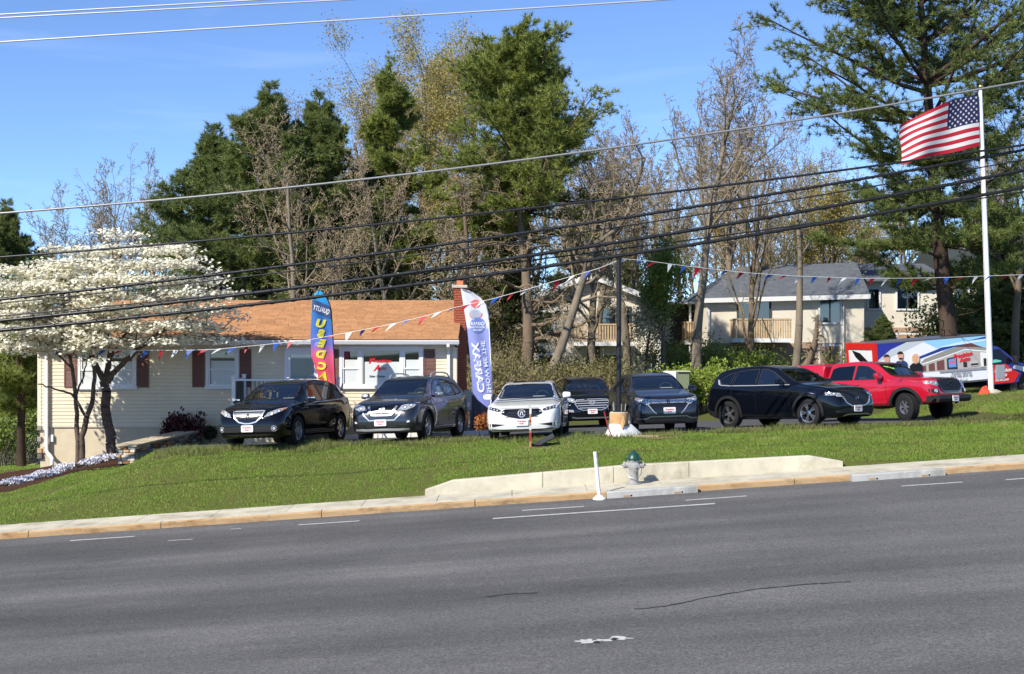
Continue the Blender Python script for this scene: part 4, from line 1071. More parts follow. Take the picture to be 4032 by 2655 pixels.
# ---------------------------------------------------------------- black crossover seen from its side
def car_cx5():
    sp = dict(r=.362, tum=.34, nose=(.17, .10), tail=(.12, .10),
              top=[(2.25, .86), (2.20, .905), (2.05, .95), (1.5, 1.06), (1.05, 1.125), (.92, 1.165), (.7, 1.285), (.10, 1.575), (-.15, 1.62), (-.6, 1.655), (-1.2, 1.635), (-1.75, 1.55), (-1.95, 1.43), (-2.15, 1.19), (-2.22, 1.08), (-2.29, 1.0), (-2.32, .85)],
              belt=[(2.25, .74), (2.1, .86), (1.6, .97), (1.0, 1.045), (0, 1.075), (-1.2, 1.115), (-1.9, 1.15), (-2.15, 1.03), (-2.32, .76)],
              bot=[(2.25, .27), (2.1, .22), (1.0, .21), (-1.8, .24), (-2.32, .40)],
              hw=[(2.25, .60), (2.22, .69), (2.14, .78), (1.95, .865), (1.6, .91), (1.0, .92), (0, .92), (-1.5, .92), (-1.95, .89), (-2.2, .80), (-2.29, .70), (-2.32, .6)])
    c = Car('crossover_car', 'black crossover car seen from its side in front of the red pickup', sp, p_navy, (0, 0, 0), 0)
    f1 = [(.66, 1.125), (.60, 1.17), (.14, 1.44), (-.10, 1.535), (-.32, 1.55), (-.32, 1.13)]
    f2 = [(-.40, 1.132), (-.40, 1.553), (-.80, 1.545), (-1.12, 1.51), (-1.22, 1.15)]
    f3 = [(-1.30, 1.155), (-1.20, 1.50), (-1.45, 1.44), (-1.68, 1.30), (-1.62, 1.20)]
    ws = mirror_poly([(.66, 1.165), (.70, 1.20), (.585, 1.50), (.53, 1.54)]); rw_ = mirror_poly([(.56, 1.2), (.50, 1.46)])
    c.body((.85, -1.95, .42), [f1, f2, f3], (ws, -.05, 1.08), (rw_, -2.5, -1.6), (1.35, -1.35), .42)
    c.windows([(f1, m_glassc), (f2, m_privacy), (f3, m_privacy)], ws, rw_)
    c.strip('window_chrome', [(.74, 1.108), (-.4, 1.118), (-1.3, 1.138), (-1.63, 1.165)], .018, 'L', m_chrome, off=.010, mirror=True)
    c.patch('window_chrome_end', [(-1.56, 1.15), (-1.70, 1.18), (-1.80, 1.32), (-1.73, 1.31), (-1.64, 1.19)], 'L', m_chrome, off=.010, mirror=True)
    c.wheels(1.35, -1.35, .362, .225, .250, ('machined', 'twin', 5, .020))
    c.interior(seat_x=-.25); c.dash(.62, 1.12, paper_y=-.30)
    c.mirror_pair(.52, 1.19, p_navy)
    hx = mirror_poly([(.25, .525), (.44, .60), (.54, .76), (.50, .86), (.2, .87)])
    g = c.patch('grille', hx, 'F', m_trim, off=.005, thick=.03)[0]
    c.strip('grille_chrome', [(-.72, .775), (-.56, .765), (-.46, .60), (-.26, .515), (.26, .515), (.46, .60), (.56, .765), (.72, .775)], .030, 'F', m_chrome, off=.018, thick=.03, parent=g)
    c.strip('emblem', [(-.075, .74), (-.05, .68), (0, .735), (.05, .68), (.075, .74)], .018, 'F', m_alloy, off=.02, thick=.012, parent=g, step=.05)
    c.lamp([(.55, .80), (.62, .775), (.86, .80), (.93, .895), (.80, .875), (.57, .85)], [(.66, .825, .03), (.76, .835, .03)], [(.86, .835), (.92, .89), (.84, .875)])
    c.patch('lower_intake', mirror_poly([(.74, .34), (.78, .40), (.5, .47)]), 'F', m_trim, off=.005, thick=.02)
    c.strip('lower_lip', [(-.55, .265), (-.40, .30), (.40, .30), (.55, .265)], .032, 'F', m_alloy, off=.018, thick=.03)
    c.plate(-.02, .445)
    c.patch('tail_lamp', [(-2.02, 1.03), (-2.26, 1.02), (-2.26, .93), (-2.10, .955)], 'L', m_redl, off=.012, thick=.03, mirror=True)
    c.seams([[(.80, 1.09), (.76, .80), (.82, .36), (-.35, .335), (-.36, 1.11)], [(-.36, .335), (-.98, .36), (-1.12, .62), (-1.27, 1.14)]])
    c.handles([(-.12, .955), (-1.08, .99)], p_navy)
    c.strip('sill_trim', [(.95, .265), (-.95, .28)], .10, 'L', m_trim, off=.012, thick=.03, mirror=True)
    for ax in (1.35, -1.35): c.arch_trim(ax, .415, .075, m_trim)
    c.patch('rear_bumper_trim', [(-1.80, .30), (-2.2, .36), (-2.22, .50), (-1.84, .44)], 'L', m_trim, off=.008, thick=.02, mirror=True)
    MB().prism([(-1.45, 1.60), (-1.62, 1.57), (-1.60, 1.64)], 'y', -.015, .015).build('antenna_fin', p_navy, c.root)
    settle(c, 7.44, 36.1, 39)
car_cx5()

# ---------------------------------------------------------------- red pickup with matching bed cap
def car_tacoma():
    sp = dict(r=.395, tum=.30, cr=.07, nose=(.10, .06), nose_z=.75, tail=(.02, .04),
              top=[(2.50, 1.08), (2.45, 1.155), (2.2, 1.20), (1.5, 1.245), (1.20, 1.265), (1.10, 1.295), (.9, 1.42), (.50, 1.665), (.25, 1.72), (-.3, 1.765), (-.75, 1.755), (-1.02, 1.725), (-1.12, 1.66), (-1.19, 1.28), (-1.24, 1.235), (-2.0, 1.235), (-2.78, 1.235), (-2.85, 1.16)],
              belt=[(2.50, 1.0), (2.3, 1.10), (1.5, 1.17), (1.0, 1.175), (0, 1.18), (-1.1, 1.19), (-1.25, 1.195), (-2.7, 1.195), (-2.85, 1.10)],
              bot=[(2.50, .58), (2.2, .48), (1.9, .44), (1.0, .42), (-1.8, .45), (-2.85, .58)],
              hw=[(2.50, .66), (2.47, .74), (2.38, .83), (2.15, .90), (1.7, .935), (1.0, .935), (0, .935), (-1.8, .935), (-2.6, .93), (-2.8, .90), (-2.85, .86)])
    c = Car('pickup_truck', 'red pickup truck with red bed cap and black grille', sp, p_red, (0, 0, 0), 0, 'pickup truck')
    f1 = [(.86, 1.215), (.52, 1.46), (.24, 1.60), (.02, 1.63), (-.13, 1.63), (-.13, 1.215)]
    f2 = [(-.21, 1.215), (-.21, 1.635), (-.80, 1.62), (-1.0, 1.56), (-1.04, 1.215)]
    ws = mirror_poly([(.66, 1.305), (.70, 1.335), (.60, 1.62), (.54, 1.66)]); rw_ = mirror_poly([(.60, 1.30), (.52, 1.6)])
    c.body((1.0, -1.08, .62), [f1, f2], (ws, .2, 1.25), None, (1.62, -1.62), .475)
    c.windows([(f1, m_glassc), (f2, m_privacy)], ws, None)
    c.wheels(1.62, -1.62, .395, .265, .205, ('machined', 'wide', 6, .032), track_in=-.02, steer=-16)
    c.interior(z=.68, seat_x=.15); c.dash(.86, 1.27)
    c.mirror_pair(.80, 1.30, p_red, None, (.15, .22, .19))
    gr = mirror_poly([(.30, .80), (.40, .82), (.52, .95), (.50, 1.10), (.40, 1.16), (.2, 1.165)])
    g = c.patch('grille', gr, 'F', m_trim, off=.018, thick=.05)[0]
    c.strip('grille_frame', gr, .05, 'F', m_gloss, off=.030, thick=.05, closed=True, parent=g)
    for i in range(7):                                         # hexagonal mesh
        z = .86 + i * .044; c.strip('grille_mesh', [(-.44 + (q * .044), z + (.014 if q % 2 else -.014)) for q in range(21)], .008, 'F', m_alloyd, off=.026, thick=.01, parent=g, step=.2)
    c.strip('emblem', [(.09 * math.cos(q), 1.02 + .06 * math.sin(q)) for q in np.linspace(0, 2 * math.pi, 16, endpoint=False)], .018, 'F', m_alloyd, off=.040, thick=.015, closed=True, parent=g)
    c.lamp([(.55, .98), (.64, .965), (.86, 1.04), (.915, 1.135), (.80, 1.125), (.56, 1.10)], [(.64, 1.04, .035), (.76, 1.07, .035)], [(.85, 1.06), (.905, 1.125), (.83, 1.115)])
    c.patch('bumper', mirror_poly([(.86, .56), (.90, .66), (.88, .73), (.5, .745)]), 'F', p_red, off=.03, thick=.06)
    mb = MB()                                                  # steel front bumper
    mb.prism([(2.50, .50), (2.62, .52), (2.66, .60), (2.64, .70), (2.48, .70)], 'y', -.78, .78)
    mb.prism([(2.30, .54), (2.45, .52), (2.55, .60), (2.45, .70), (2.30, .68)], 'y', -.90, -.78).prism([(2.30, .54), (2.45, .52), (2.55, .60), (2.45, .70), (2.30, .68)], 'y', .78, .90)
    mb.build('steel_bumper', m_trim, c.root, 30)
    for sg in (1, -1):
        cc = [(sg * .70 + .05 * math.cos(q), .83 + .05 * math.sin(q)) for q in np.linspace(0, 2 * math.pi, 14, endpoint=False)]
        c.patch('fog_recess', [(sg * u, v) for u, v in [(.58, .76), (.84, .78), (.85, .88), (.60, .89)]], 'F', m_trim, off=.012, thick=.02)
        c.patch('fog_lamp', cc, 'F', m_lens, off=.03, thick=.03)
    pl = c.plate(-.05, .60, w=.29, h=.17, off=.20)
    c.seams([[(1.02, 1.17), (.98, .90), (1.04, .50), (-.16, .50), (-.17, 1.20)], [(-.17, .50), (-.86, .52), (-1.02, .70), (-1.08, 1.20)], [(-1.14, 1.2), (-1.14, .52)]])
    c.handles([(-.02, 1.07), (-.94, 1.07)], p_red)
    for ax in (1.62, -1.62): c.arch_trim(ax, .465, .085, m_trim, .03)
    c.strip('sill_trim', [(1.1, .46), (-1.1, .47)], .06, 'L', m_trim, off=.010, thick=.03, mirror=True)
    # green pen scrawl across the upper corner of the windshield
    rr_ = random.Random(4)
    c.strip('windshield_writing', [(-.50 + .022 * k, 1.600 - .0055 * k + rr_.uniform(-.014, .014)) for k in range(17)], .030, 'F', M('green_marker', (0.34, 0.72, 0.10), rough=.6), off=.012, thick=0, step=.05)
    # the cap over the bed
    rows = []
    for x, zt, ins in [(-1.245, 1.62, .04), (-1.26, 1.70, .01), (-1.32, 1.745, 0), (-1.9, 1.76, 0), (-2.5, 1.745, 0), (-2.72, 1.71, 0), (-2.80, 1.60, .02), (-2.84, 1.30, .03)]:
        w_ = .89 - ins; P = [(0, 1.24), (w_, 1.24), (w_ - .01, 1.30), (w_ - .09, zt - .10), (w_ - .13, zt - .04), (w_ - .25, zt - .008), (0, zt)]
        rows.append([(x, y, z) for y, z in P] + [(x, -y, z) for y, z in P[-2:0:-1]])
    cap = link('bed_cap', c.loft(rows, p_red), c.root); cap.data.polygons.foreach_set('use_smooth', [True] * len(cap.data.polygons)); cap.data.set_sharp_from_angle(angle=R(35))
    for sd_ in (1, -1):
        def sy(z): return sd_ * lerp(.884, .80, (z - 1.30) / .33)
        P = [(-1.42, 1.36), (-2.55, 1.36), (-2.50, 1.60), (-1.48, 1.60)]
        MB().add([(x, sy(z), z) for x, z in P] + [(x, sy(z) - sd_ * .03, z) for x, z in P], [(0, 1, 2, 3), (7, 6, 5, 4), (0, 4, 5, 1), (1, 5, 6, 2), (2, 6, 7, 3), (3, 7, 4, 0)]).build('cap_window', m_gloss, cap)
    settle(c, 10.87, 40.0, 39)
car_tacoma()
# ================================================================ the sales house
m_siding = M('cream_siding', (0.76, 0.655, 0.475), rough=0.55, spec=0.3, var=0.05, vscale=1.2)
m_white = M('white_vinyl', (0.76, 0.76, 0.76), rough=0.45)
m_trimc = M('cream_trim', (0.78, 0.69, 0.53), rough=0.5)
m_found = M('cream_stucco', (0.62, 0.53, 0.37), rough=0.9, var=0.08, vscale=3, bump=0.3, bscale=60)
m_shut = M('brown_shutter', lin((112, 76, 66)), rough=0.6)
m_shing = M('tan_shingle', (0.385, 0.200, 0.098), rough=0.9, spec=0.1, island=0.13, var=0.07, vscale=1.5, bump=0.3, bscale=80)
m_deck = M('roof_deck', (0.20, 0.10, 0.05), rough=0.9)
m_brick = M('red_brick', lin((158, 86, 64)), rough=0.9, spec=0.1, var=0.25, vscale=9, bump=0.3, bscale=60)
m_mortar = M('mortar', lin((150, 130, 115)), rough=0.95)
m_glassw = MG('window_glass', (0.80, 0.86, 0.86), 1.0, 0.015, 0.07)
m_blind = M('window_blind', (0.62, 0.66, 0.64), rough=0.8)
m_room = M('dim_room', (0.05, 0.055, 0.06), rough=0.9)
m_black = M('black_metal', (0.012, 0.012, 0.013), rough=0.45)
m_galv = M('galvanised', (0.42, 0.43, 0.44), rough=0.45, metal=0.6)
stone_mats = [M('stone_%s' % k, lin(c_), rough=0.9, spec=0.15, var=0.2, vscale=9, bump=0.5, bscale=25) for k, c_ in
              (('tan', (186, 158, 124)), ('grey', (150, 144, 136)), ('rust', (170, 118, 76)), ('pale', (206, 194, 176)), ('slate', (112, 108, 104)))]

YH = 38.7
def hx(u, Y=YH): return px(u, 0, Y).x
def hz(v, Y=YH): return px(0, v, Y).z
HX0, HX1 = hx(150), hx(1798)
ZS0, ZS1 = hz(1678), 3.12
house = thing('sales_house', 'single storey cream siding house with orange brown shingle roof', 'house', ((HX0 + HX1) / 2, 42.5, 0.0))
def hp(name, mb, mat, parent=house, smooth=None, **k):
    o = mb.build(name, mat, parent, smooth)
    if parent is house: o.location = -house.location
    return o
hp('wall', MB().box((HX0 + .02, YH + .002, ZS0), (HX1 - .02, 46.3, ZS1)), m_siding)
hp('foundation', MB().box((HX0 + .05, YH + .03, -1.6), (HX1 - .05, 46.25, ZS0 - .002)), m_found)
hp('sill_band', MB().box((HX0, YH - .012, ZS0 - .035), (HX1, YH + .028, ZS0 - .003)), m_trimc)
nb = 23; bh = (ZS1 - ZS0) / nb
for i in range(nb):
    z0 = ZS0 + i * bh
    prof = [(YH + .001, z0), (YH - .018, z0), (YH - .020, z0 + .012), (YH - .005, z0 + bh), (YH + .001, z0 + bh)]
    hp('siding_board', MB().prism(prof, 'x', HX0 + .09, HX1 - .09), m_siding)
for a_, b_ in ((HX0 - .012, HX0 + .10), (HX1 - .10, HX1 + .012)):
    hp('corner_trim', MB().cbox((a_, YH - .03, ZS0 - .01), (b_, YH + .08, ZS1), .008), m_trimc)
# gables
for X, s_ in ((HX0, -1), (HX1, 1)):
    hp('gable', MB().prism([(YH, ZS1), (46.3, ZS1), (42.5, 4.36)], 'x', X - .02 if s_ < 0 else X - .10, X + .10 if s_ < 0 else X + .02), m_siding)
# roof: deck, shingles, ridge
EY0, EZ0, RY, RZ = 38.40, 3.23, 42.5, 4.43
RX0, RX1 = HX0 - .22, HX1 + .06
roof = hp('roof', MB().add([(RX0, EY0, EZ0), (RX1, EY0, EZ0), (RX1, RY, RZ), (RX0, RY, RZ), (RX1, 46.8, EZ0), (RX0, 46.8, EZ0),
                            (RX0, EY0, EZ0 - .05), (RX1, EY0, EZ0 - .05), (RX1, RY, RZ - .07), (RX0, RY, RZ - .07), (RX1, 46.8, EZ0 - .05), (RX0, 46.8, EZ0 - .05)],
                           [(0, 1, 2, 3), (3, 2, 4, 5), (7, 6, 9, 8), (8, 9, 11, 10), (0, 6, 7, 1), (4, 10, 11, 5), (1, 7, 8, 2), (2, 8, 10, 4), (0, 3, 9, 6), (3, 5, 11, 9)]), m_deck)
sl = math.hypot(RY - EY0, RZ - EZ0); dy, dz = (RY - EY0) / sl, (RZ - EZ0) / sl
rg = np.random.default_rng(4)
V, T = [], []
nc = 30; ex = sl / nc
for c_ in range(nc):
    x = RX0 - rg.uniform(0, .3)
    while x < RX1:
        wd = rg.choice([.20, .28, .33, .40]); xa, xb = max(x + .004, RX0), min(x + wd - .004, RX1); x += wd
        if xb - xa < .03: continue
        th = rg.uniform(.010, .022); s0, s1 = c_ * ex - rg.uniform(0, .012), (c_ + 1) * ex + .02
        b0 = len(V)
        for s_, h_ in ((s0, 0.0), (s0, th), (s1, .003)):
            for xx in (xa, xb): V.append((xx, EY0 + dy * s_ - dz * h_, EZ0 + dz * s_ + dy * h_ + .002))
        T += [(b0, b0 + 1, b0 + 3, b0 + 2), (b0 + 2, b0 + 3, b0 + 5, b0 + 4)]
sh = link('shingles', raw_mesh('shingles', np.array(V), np.array(T), m_shing), roof); sh['kind'] = 'stuff'
MB().prism([(RY - .12, RZ - .03), (RY, RZ + .022), (RY + .12, RZ - .03), (RY, RZ - .005)], 'x', RX0, RX1).build('ridge_cap', m_shing, roof)
MB().box((RX0 + .05, EY0 + .02, ZS1 + .005), (RX1 - .05, YH + .05, ZS1 + .02)).build('soffit', m_white, roof)
MB().box((RX0 + .01, EY0 - .006, EZ0 - .17), (RX1 - .01, EY0 + .018, EZ0 - .045)).build('fascia', m_white, roof)
g_ = [(EY0 - .012, EZ0 - .145), (EY0 - .09, EZ0 - .145), (EY0 - .125, EZ0 - .06), (EY0 - .125, EZ0 - .03), (EY0 - .11, EZ0 - .03), (EY0 - .085, EZ0 - .13), (EY0 - .03, EZ0 - .13), (EY0 - .012, EZ0 - .03)]
MB().prism(g_, 'x', RX0, RX1 + .02).build('gutter', m_white, roof)
for u, zb in ((183, hz(1775)), (1766, .75)):
    X = hx(u, 38.6); mb = MB()
    mb.cbox((X - .045, 38.575, zb), (X + .045, 38.655, 2.90), .006)
    mb.box((X - .04, EY0 - .10, EZ0 - .22), (X + .04, EY0 - .04, EZ0 - .14))
    mb.add([(X - .04, EY0 - .10, EZ0 - .215), (X + .04, EY0 - .10, EZ0 - .215), (X + .04, EY0 - .03, EZ0 - .215), (X - .04, EY0 - .03, EZ0 - .215), (X - .04, 38.58, 2.9), (X + .04, 38.58, 2.9), (X + .04, 38.65, 2.9), (X - .04, 38.65, 2.9)],
           [(0, 1, 5, 4), (1, 2, 6, 5), (2, 3, 7, 6), (3, 0, 4, 7)])
    if u < 1000: mb.tube([(X, 38.60, zb + .03), (X + .05, 38.55, zb - .06), (X + .17, 38.45, zb - .14), (X + .24, 38.40, zb - .22), (X + .24, 38.36, zb - .38)], .055, 10)
    hp('downspout', mb, m_white)
hp('conduit_box', MB().cbox((hx(196), YH - .05, hz(1740)), (hx(212), YH + .03, hz(1712)), .006).box((hx(202), YH - .01, hz(1712)), (hx(206), YH + .03, ZS0 - .04)), m_white)

def win(u0, v0, u1, v1, lites, cas=.075):
    """lites: list of (fraction0, fraction1, kind)"""
    X0, X1, Z0, Z1 = hx(u0), hx(u1), hz(v1), hz(v0)
    e = bpy.data.objects.new('window', None); C.objects.link(e); e.parent = house; e.location = -house.location
    y0 = YH - .065
    mb = MB()
    mb.cbox((X0, y0, Z0), (X0 + cas, YH - .001, Z1), .006).cbox((X1 - cas, y0, Z0), (X1, YH - .001, Z1), .006)
    mb.cbox((X0 - .02, y0 - .012, Z1 - cas), (X1 + .02, YH - .001, Z1 + .012), .006).cbox((X0 - .03, y0 - .03, Z0 - .02), (X1 + .03, YH - .001, Z0 + cas), .006)
    ix0, ix1, iz0, iz1 = X0 + cas, X1 - cas, Z0 + cas, Z1 - cas
    for i, (f0, f1, k) in enumerate(lites):
        if i: mb.cbox((lerp(ix0, ix1, f0) - .045, y0 + .004, iz0), (lerp(ix0, ix1, f0) + .045, YH - .002, iz1), .005)
    mb.build('casing', m_white, e)
    for i, (f0, f1, k) in enumerate(lites):
        a_, b_ = lerp(ix0, ix1, f0) + (.045 if i else 0), lerp(ix0, ix1, f1) - (.045 if i < len(lites) - 1 else 0)
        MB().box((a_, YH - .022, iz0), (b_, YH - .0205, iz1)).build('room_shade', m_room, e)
        zm = lerp(iz0, iz1, .47)
        if k == 'hung':
            t_ = .045; fr = MB()
            for (p, q) in ((iz0, zm + .02), (zm - .02, iz1)):
                yy = y0 + (.03 if p == iz0 else .012)
                fr.box((a_, yy, p), (a_ + t_, yy + .02, q)).box((b_ - t_, yy, p), (b_, yy + .02, q)).box((a_ + t_, yy, p), (b_ - t_, yy + .02, p + t_)).box((a_ + t_, yy, q - t_), (b_ - t_, yy + .02, q))
            fr.build('sash', m_white, e)
            bz = lerp(iz0, iz1, .72)
        else:
            t_ = .03; fr = MB()
            fr.box((a_, y0 + .02, iz0), (a_ + t_, y0 + .035, iz1)).box((b_ - t_, y0 + .02, iz0), (b_, y0 + .035, iz1)).box((a_ + t_, y0 + .02, iz0), (b_ - t_, y0 + .035, iz0 + t_)).box((a_ + t_, y0 + .02, iz1 - t_), (b_ - t_, y0 + .035, iz1))
            fr.build('sash', m_white, e); bz = lerp(iz0, iz1, .66)
        MB().box((a_ + .07, YH - .0255, iz0 + .03), (b_ - .03, YH - .0235, bz)).build('blind', m_blind, e)
        MB().add([(a_ + .01, y0 + .042, iz0 + .01), (b_ - .01, y0 + .042, iz0 + .01), (b_ - .01, y0 + .042, iz1 - .01), (a_ + .01, y0 + .042, iz1 - .01)], [(0, 1, 2, 3)]).build('pane', m_glassw, e, fix=False)
    return e, (ix0, ix1, iz0, iz1, y0)
def shutter(u0, u1, v0, v1):
    X0, X1, Z0, Z1 = hx(u0), hx(u1), hz(v1), hz(v0); y = YH - .045
    mb = MB(); t_ = .045
    mb.box((X0, y, Z0), (X0 + t_, YH - .021, Z1)).box((X1 - t_, y, Z0), (X1, YH - .021, Z1))
    for z in (Z0, lerp(Z0, Z1, .48), Z1 - t_): mb.box((X0 + t_, y + .002, z), (X1 - t_, YH - .021, z + t_))
    mb.box((X0 + t_, YH - .030, Z0 + .01), (X1 - t_, YH - .022, Z1 - .01))
    o = hp('shutter', mb, m_shut)
    lv = MB(); n_ = 26
    for i in range(n_):
        z = lerp(Z0 + t_, Z1 - t_, (i + .5) / n_)
        lv.add([(X0 + t_, y + .006, z - .012), (X1 - t_, y + .006, z - .012), (X1 - t_, y + .018, z + .014), (X0 + t_, y + .018, z + .014)], [(0, 1, 2, 3)])
    l_ = lv.build('louvers', m_shut, o, fix=False); l_['kind'] = 'stuff'
win(309, 1376, 539, 1531, [(0, .5, 'hung'), (.5, 1, 'hung')])
shutter(254, 304, 1384, 1526); shutter(541, 587, 1384, 1526)
win(812, 1372, 942, 1530, [(0, 1, 'hung')]); shutter(758, 807, 1375, 1525); shutter(945, 990, 1375, 1525)
e, (ix0, ix1, iz0, iz1, wy) = win(1337, 1366, 1667, 1529, [(0, .235, 'hung'), (.235, .765, 'fixed'), (.765, 1, 'hung')], .085)
shutter(1290, 1334, 1375, 1525); shutter(1670, 1713, 1375, 1525)
# lettering on the picture window: red letters over a small black line
m_wred = M('window_red', (0.62, 0.012, 0.02), rough=0.35); m_wblk = M('window_black', (0.02, 0.02, 0.02), rough=0.5)
def wtext(t_, u, v, h_px, mat, shear=.25, bold=.02, anchor='l'):
    v2, fs = text_geo(t_, h_px * YH / F_PX * 1.38, shear, bold, 1.0)
    x0 = min(p[0] for p in v2)
    X, Z = hx(u), hz(v)
    MB().add([(X + a_ - x0, wy + .036, Z + b_) for a_, b_ in v2], fs).build('window_lettering', mat, e, fix=False)
wtext('P', 1452, 1418, 27, m_wred, .3, .05); wtext('recision', 1474, 1422, 15, m_wred, .3, .03)
wtext('A', 1470, 1449, 24, m_wred, .3, .05); wtext('uto', 1496, 1451, 14, m_wred, .3, .03)
wtext('Sales Center', 1454, 1482, 9, m_wblk, .2, .03)
# front door
X0, X1, Z0, Z1 = hx(1121), hx(1262), 1.03, hz(1368)
d = bpy.data.objects.new('door', None); C.objects.link(d); d.parent = house; d.location = -house.location
mb = MB(); mb.cbox((X0, YH - .07, Z0), (X0 + .09, YH - .001, Z1), .006).cbox((X1 - .09, YH - .07, Z0), (X1, YH - .001, Z1), .006).cbox((X0 + .09, YH - .068, Z1 - .09), (X1 - .09, YH - .001, Z1), .006); mb.build('door_frame', m_white, d)
mb = MB(); a_, b_ = X0 + .09, X1 - .09
mb.box((a_, YH - .055, Z0), (a_ + .09, YH - .025, Z1 - .09)).box((b_ - .09, YH - .055, Z0), (b_, YH - .025, Z1 - .09)).box((a_ + .09, YH - .055, Z0), (b_ - .09, YH - .025, Z0 + .35)).box((a_ + .09, YH - .055, Z1 - .2), (b_ - .09, YH - .025, Z1 - .09)); mb.build('door_leaf', m_white, d)
MB().box((a_ + .09, YH - .0215, Z0 + .35), (b_ - .09, YH - .0205, Z1 - .2)).build('inner_door', m_blind, d)
MB().add([(a_ + .09, YH - .04, Z0 + .35), (b_ - .09, YH - .04, Z0 + .35), (b_ - .09, YH - .04, Z1 - .2), (a_ + .09, YH - .04, Z1 - .2)], [(0, 1, 2, 3)]).build('pane', m_glassw, d, fix=False)
MB().box((b_ - .065, YH - .085, Z0 + .95), (b_ - .035, YH - .057, Z0 + 1.12)).build('door_handle', m_black, d)
# eave flood lamp
mb = MB(); X = hx(1797, 38.5); z = hz(1356, 38.5)
mb.sphere((X, 38.5, z), (.09, .07, .09)).tube([(X, 38.52, z + .05), (X - .02, 38.6, z + .18)], .02, 6); hp('flood_lamp', mb, m_black, smooth=60)
hp('flood_lens', MB().sphere((X + .03, 38.46, z + .01), (.055, .05, .06)), m_bulb, smooth=60)
# chimney with single bricks
CX0, CX1, CY0, CY1, CZ0, CZ1 = -1.73, -1.37, 39.95, 40.75, .0, 4.74
ch = hp('chimney', MB().box((CX0 + .012, CY0 + .012, CZ0), (CX1 - .012, CY1 - .012, CZ1)), m_mortar)
bk = MB().cbox((-.092, -.045, -.029), (.092, .045, .029), .004).mesh('brick', m_brick)
bks = MB().cbox((-.043, -.045, -.029), (.043, .045, .029), .004).mesh('brick', m_brick)
nrow = int((CZ1 - 1.0) / .075)
for r_ in range(nrow):
    z = CZ1 - .035 - r_ * .075
    if r_ % 2 == 0: spots = [(CX0 + .092, bk), (CX1 - .092, bk)]
    else: spots = [(CX0 + .043, bks), ((CX0 + CX1) / 2, bk), (CX1 - .043, bks)]
    for x_, m_ in spots: link('brick', m_, ch, (x_, CY0 + .04, z))
    for k in range(3):
        b_ = link('brick', bk, ch, (CX1 - .04, CY0 + .20 + k * .21 + (.1 if r_ % 2 else 0), z)); b_.rotation_euler = (0, 0, R(90))
MB().cbox((CX0 - .05, CY0 - .05, CZ1 + .002), (CX1 + .05, CY1 + .05, CZ1 + .09), .012).build('chimney_cap', m_conc, ch)
MB().cbox((CX0 + .08, CY0 + .2, CZ1 + .092), (CX1 - .08, CY0 + .46, CZ1 + .26), .01).build('flue', M('clay_flue', lin((196, 120, 84)), rough=.8), ch)
# stone veneer on the left foundation corner
rr = random.Random(5)
for i in range(6):
    z0 = hz(1808) + i * .163
    sp = rr.uniform(.10, .15)
    for a_, b_ in ((HX0 - .02, HX0 + sp), (HX0 + sp + .012, HX0 + .27)):
        if rr.random() < .15: continue
        o = hp('stone', MB().cbox((a_ + rr.uniform(0, .01), YH - rr.uniform(.02, .05), z0 + .008), (b_, YH + .1, z0 + .150), .012), rr.choice(stone_mats))

# porch
porch = thing('porch', 'raised front porch with white rails and black balusters', 'porch', (-6.2, 37.6, lot_z(-6.2, 37.6)))
def pp(name, mb, mat, smooth=None):
    o = mb.build(name, mat, porch, smooth); o.location = -porch.location; return o
PX0, PX1, PY0, PZ = -7.72, -4.75, 37.05, 1.03
pp('deck', MB().box((PX0, PY0, PZ - .12), (PX1, YH - .03, PZ)), m_conc)
pp('deck_wall', MB().box((PX0 + .05, PY0 + .05, .2), (PX1 - .05, YH - .04, PZ - .121)), m_found)
for X, Y, zb, zt in ((PX0 + .05, PY0 + .05, PZ, 2.20), (PX1 - .05, PY0 + .05, PZ, 2.15), (PX0 + .05, YH - .15, PZ, 2.2), (-6.2, PY0 + .05, PZ, 2.15), (-4.62, 36.25, .45, 1.80)):
    mb = MB().cbox((X - .05, Y - .05, zb), (X + .05, Y + .05, zt), .008); mb.cbox((X - .065, Y - .065, zt), (X + .065, Y + .065, zt + .03), .008); pp('post', mb, m_white)
pp('handrail', MB().cbox((PX0 + .10, PY0 + .01, 2.08), (PX1 - .10, PY0 + .09, 2.13), .008).cbox((PX0 + .10, PY0 + .025, PZ + .09), (PX1 - .10, PY0 + .075, PZ + .13), .006), m_white)
pp('handrail', MB().cbox((PX0 + .01, PY0 + .10, 2.08), (PX0 + .09, YH - .20, 2.13), .008), m_white)
for i in range(25): pp('baluster', MB().box((PX0 + .18 + i * .112, PY0 + .04, PZ + .13), (PX0 + .20 + i * .112, PY0 + .06, 2.08)), m_black)
for i in range(11): pp('baluster', MB().box((PX0 + .04, PY0 + .18 + i * .12, PZ), (PX0 + .06, PY0 + .20 + i * .12, 2.08)), m_black)
for i in range(4):                                     # steps down towards the lot
    pp('step', MB().cbox((-5.9, PY0 - .28 * (i + 1), .3), (PX1, PY0 - .28 * i - .002, PZ - .16 * (i + 1)), .012), m_conc)
pp('stair_rail', MB().tube([(-4.66, PY0, 2.0), (-4.63, 36.3, 1.72)], .025, 6), m_black)
for i in range(5): pp('baluster', MB().tube([(-4.66, PY0 - .14 * i - .06, .55 + .02), (-4.66, PY0 - .14 * i - .06, 1.95 - .045 * i)], .010, 5), m_black)

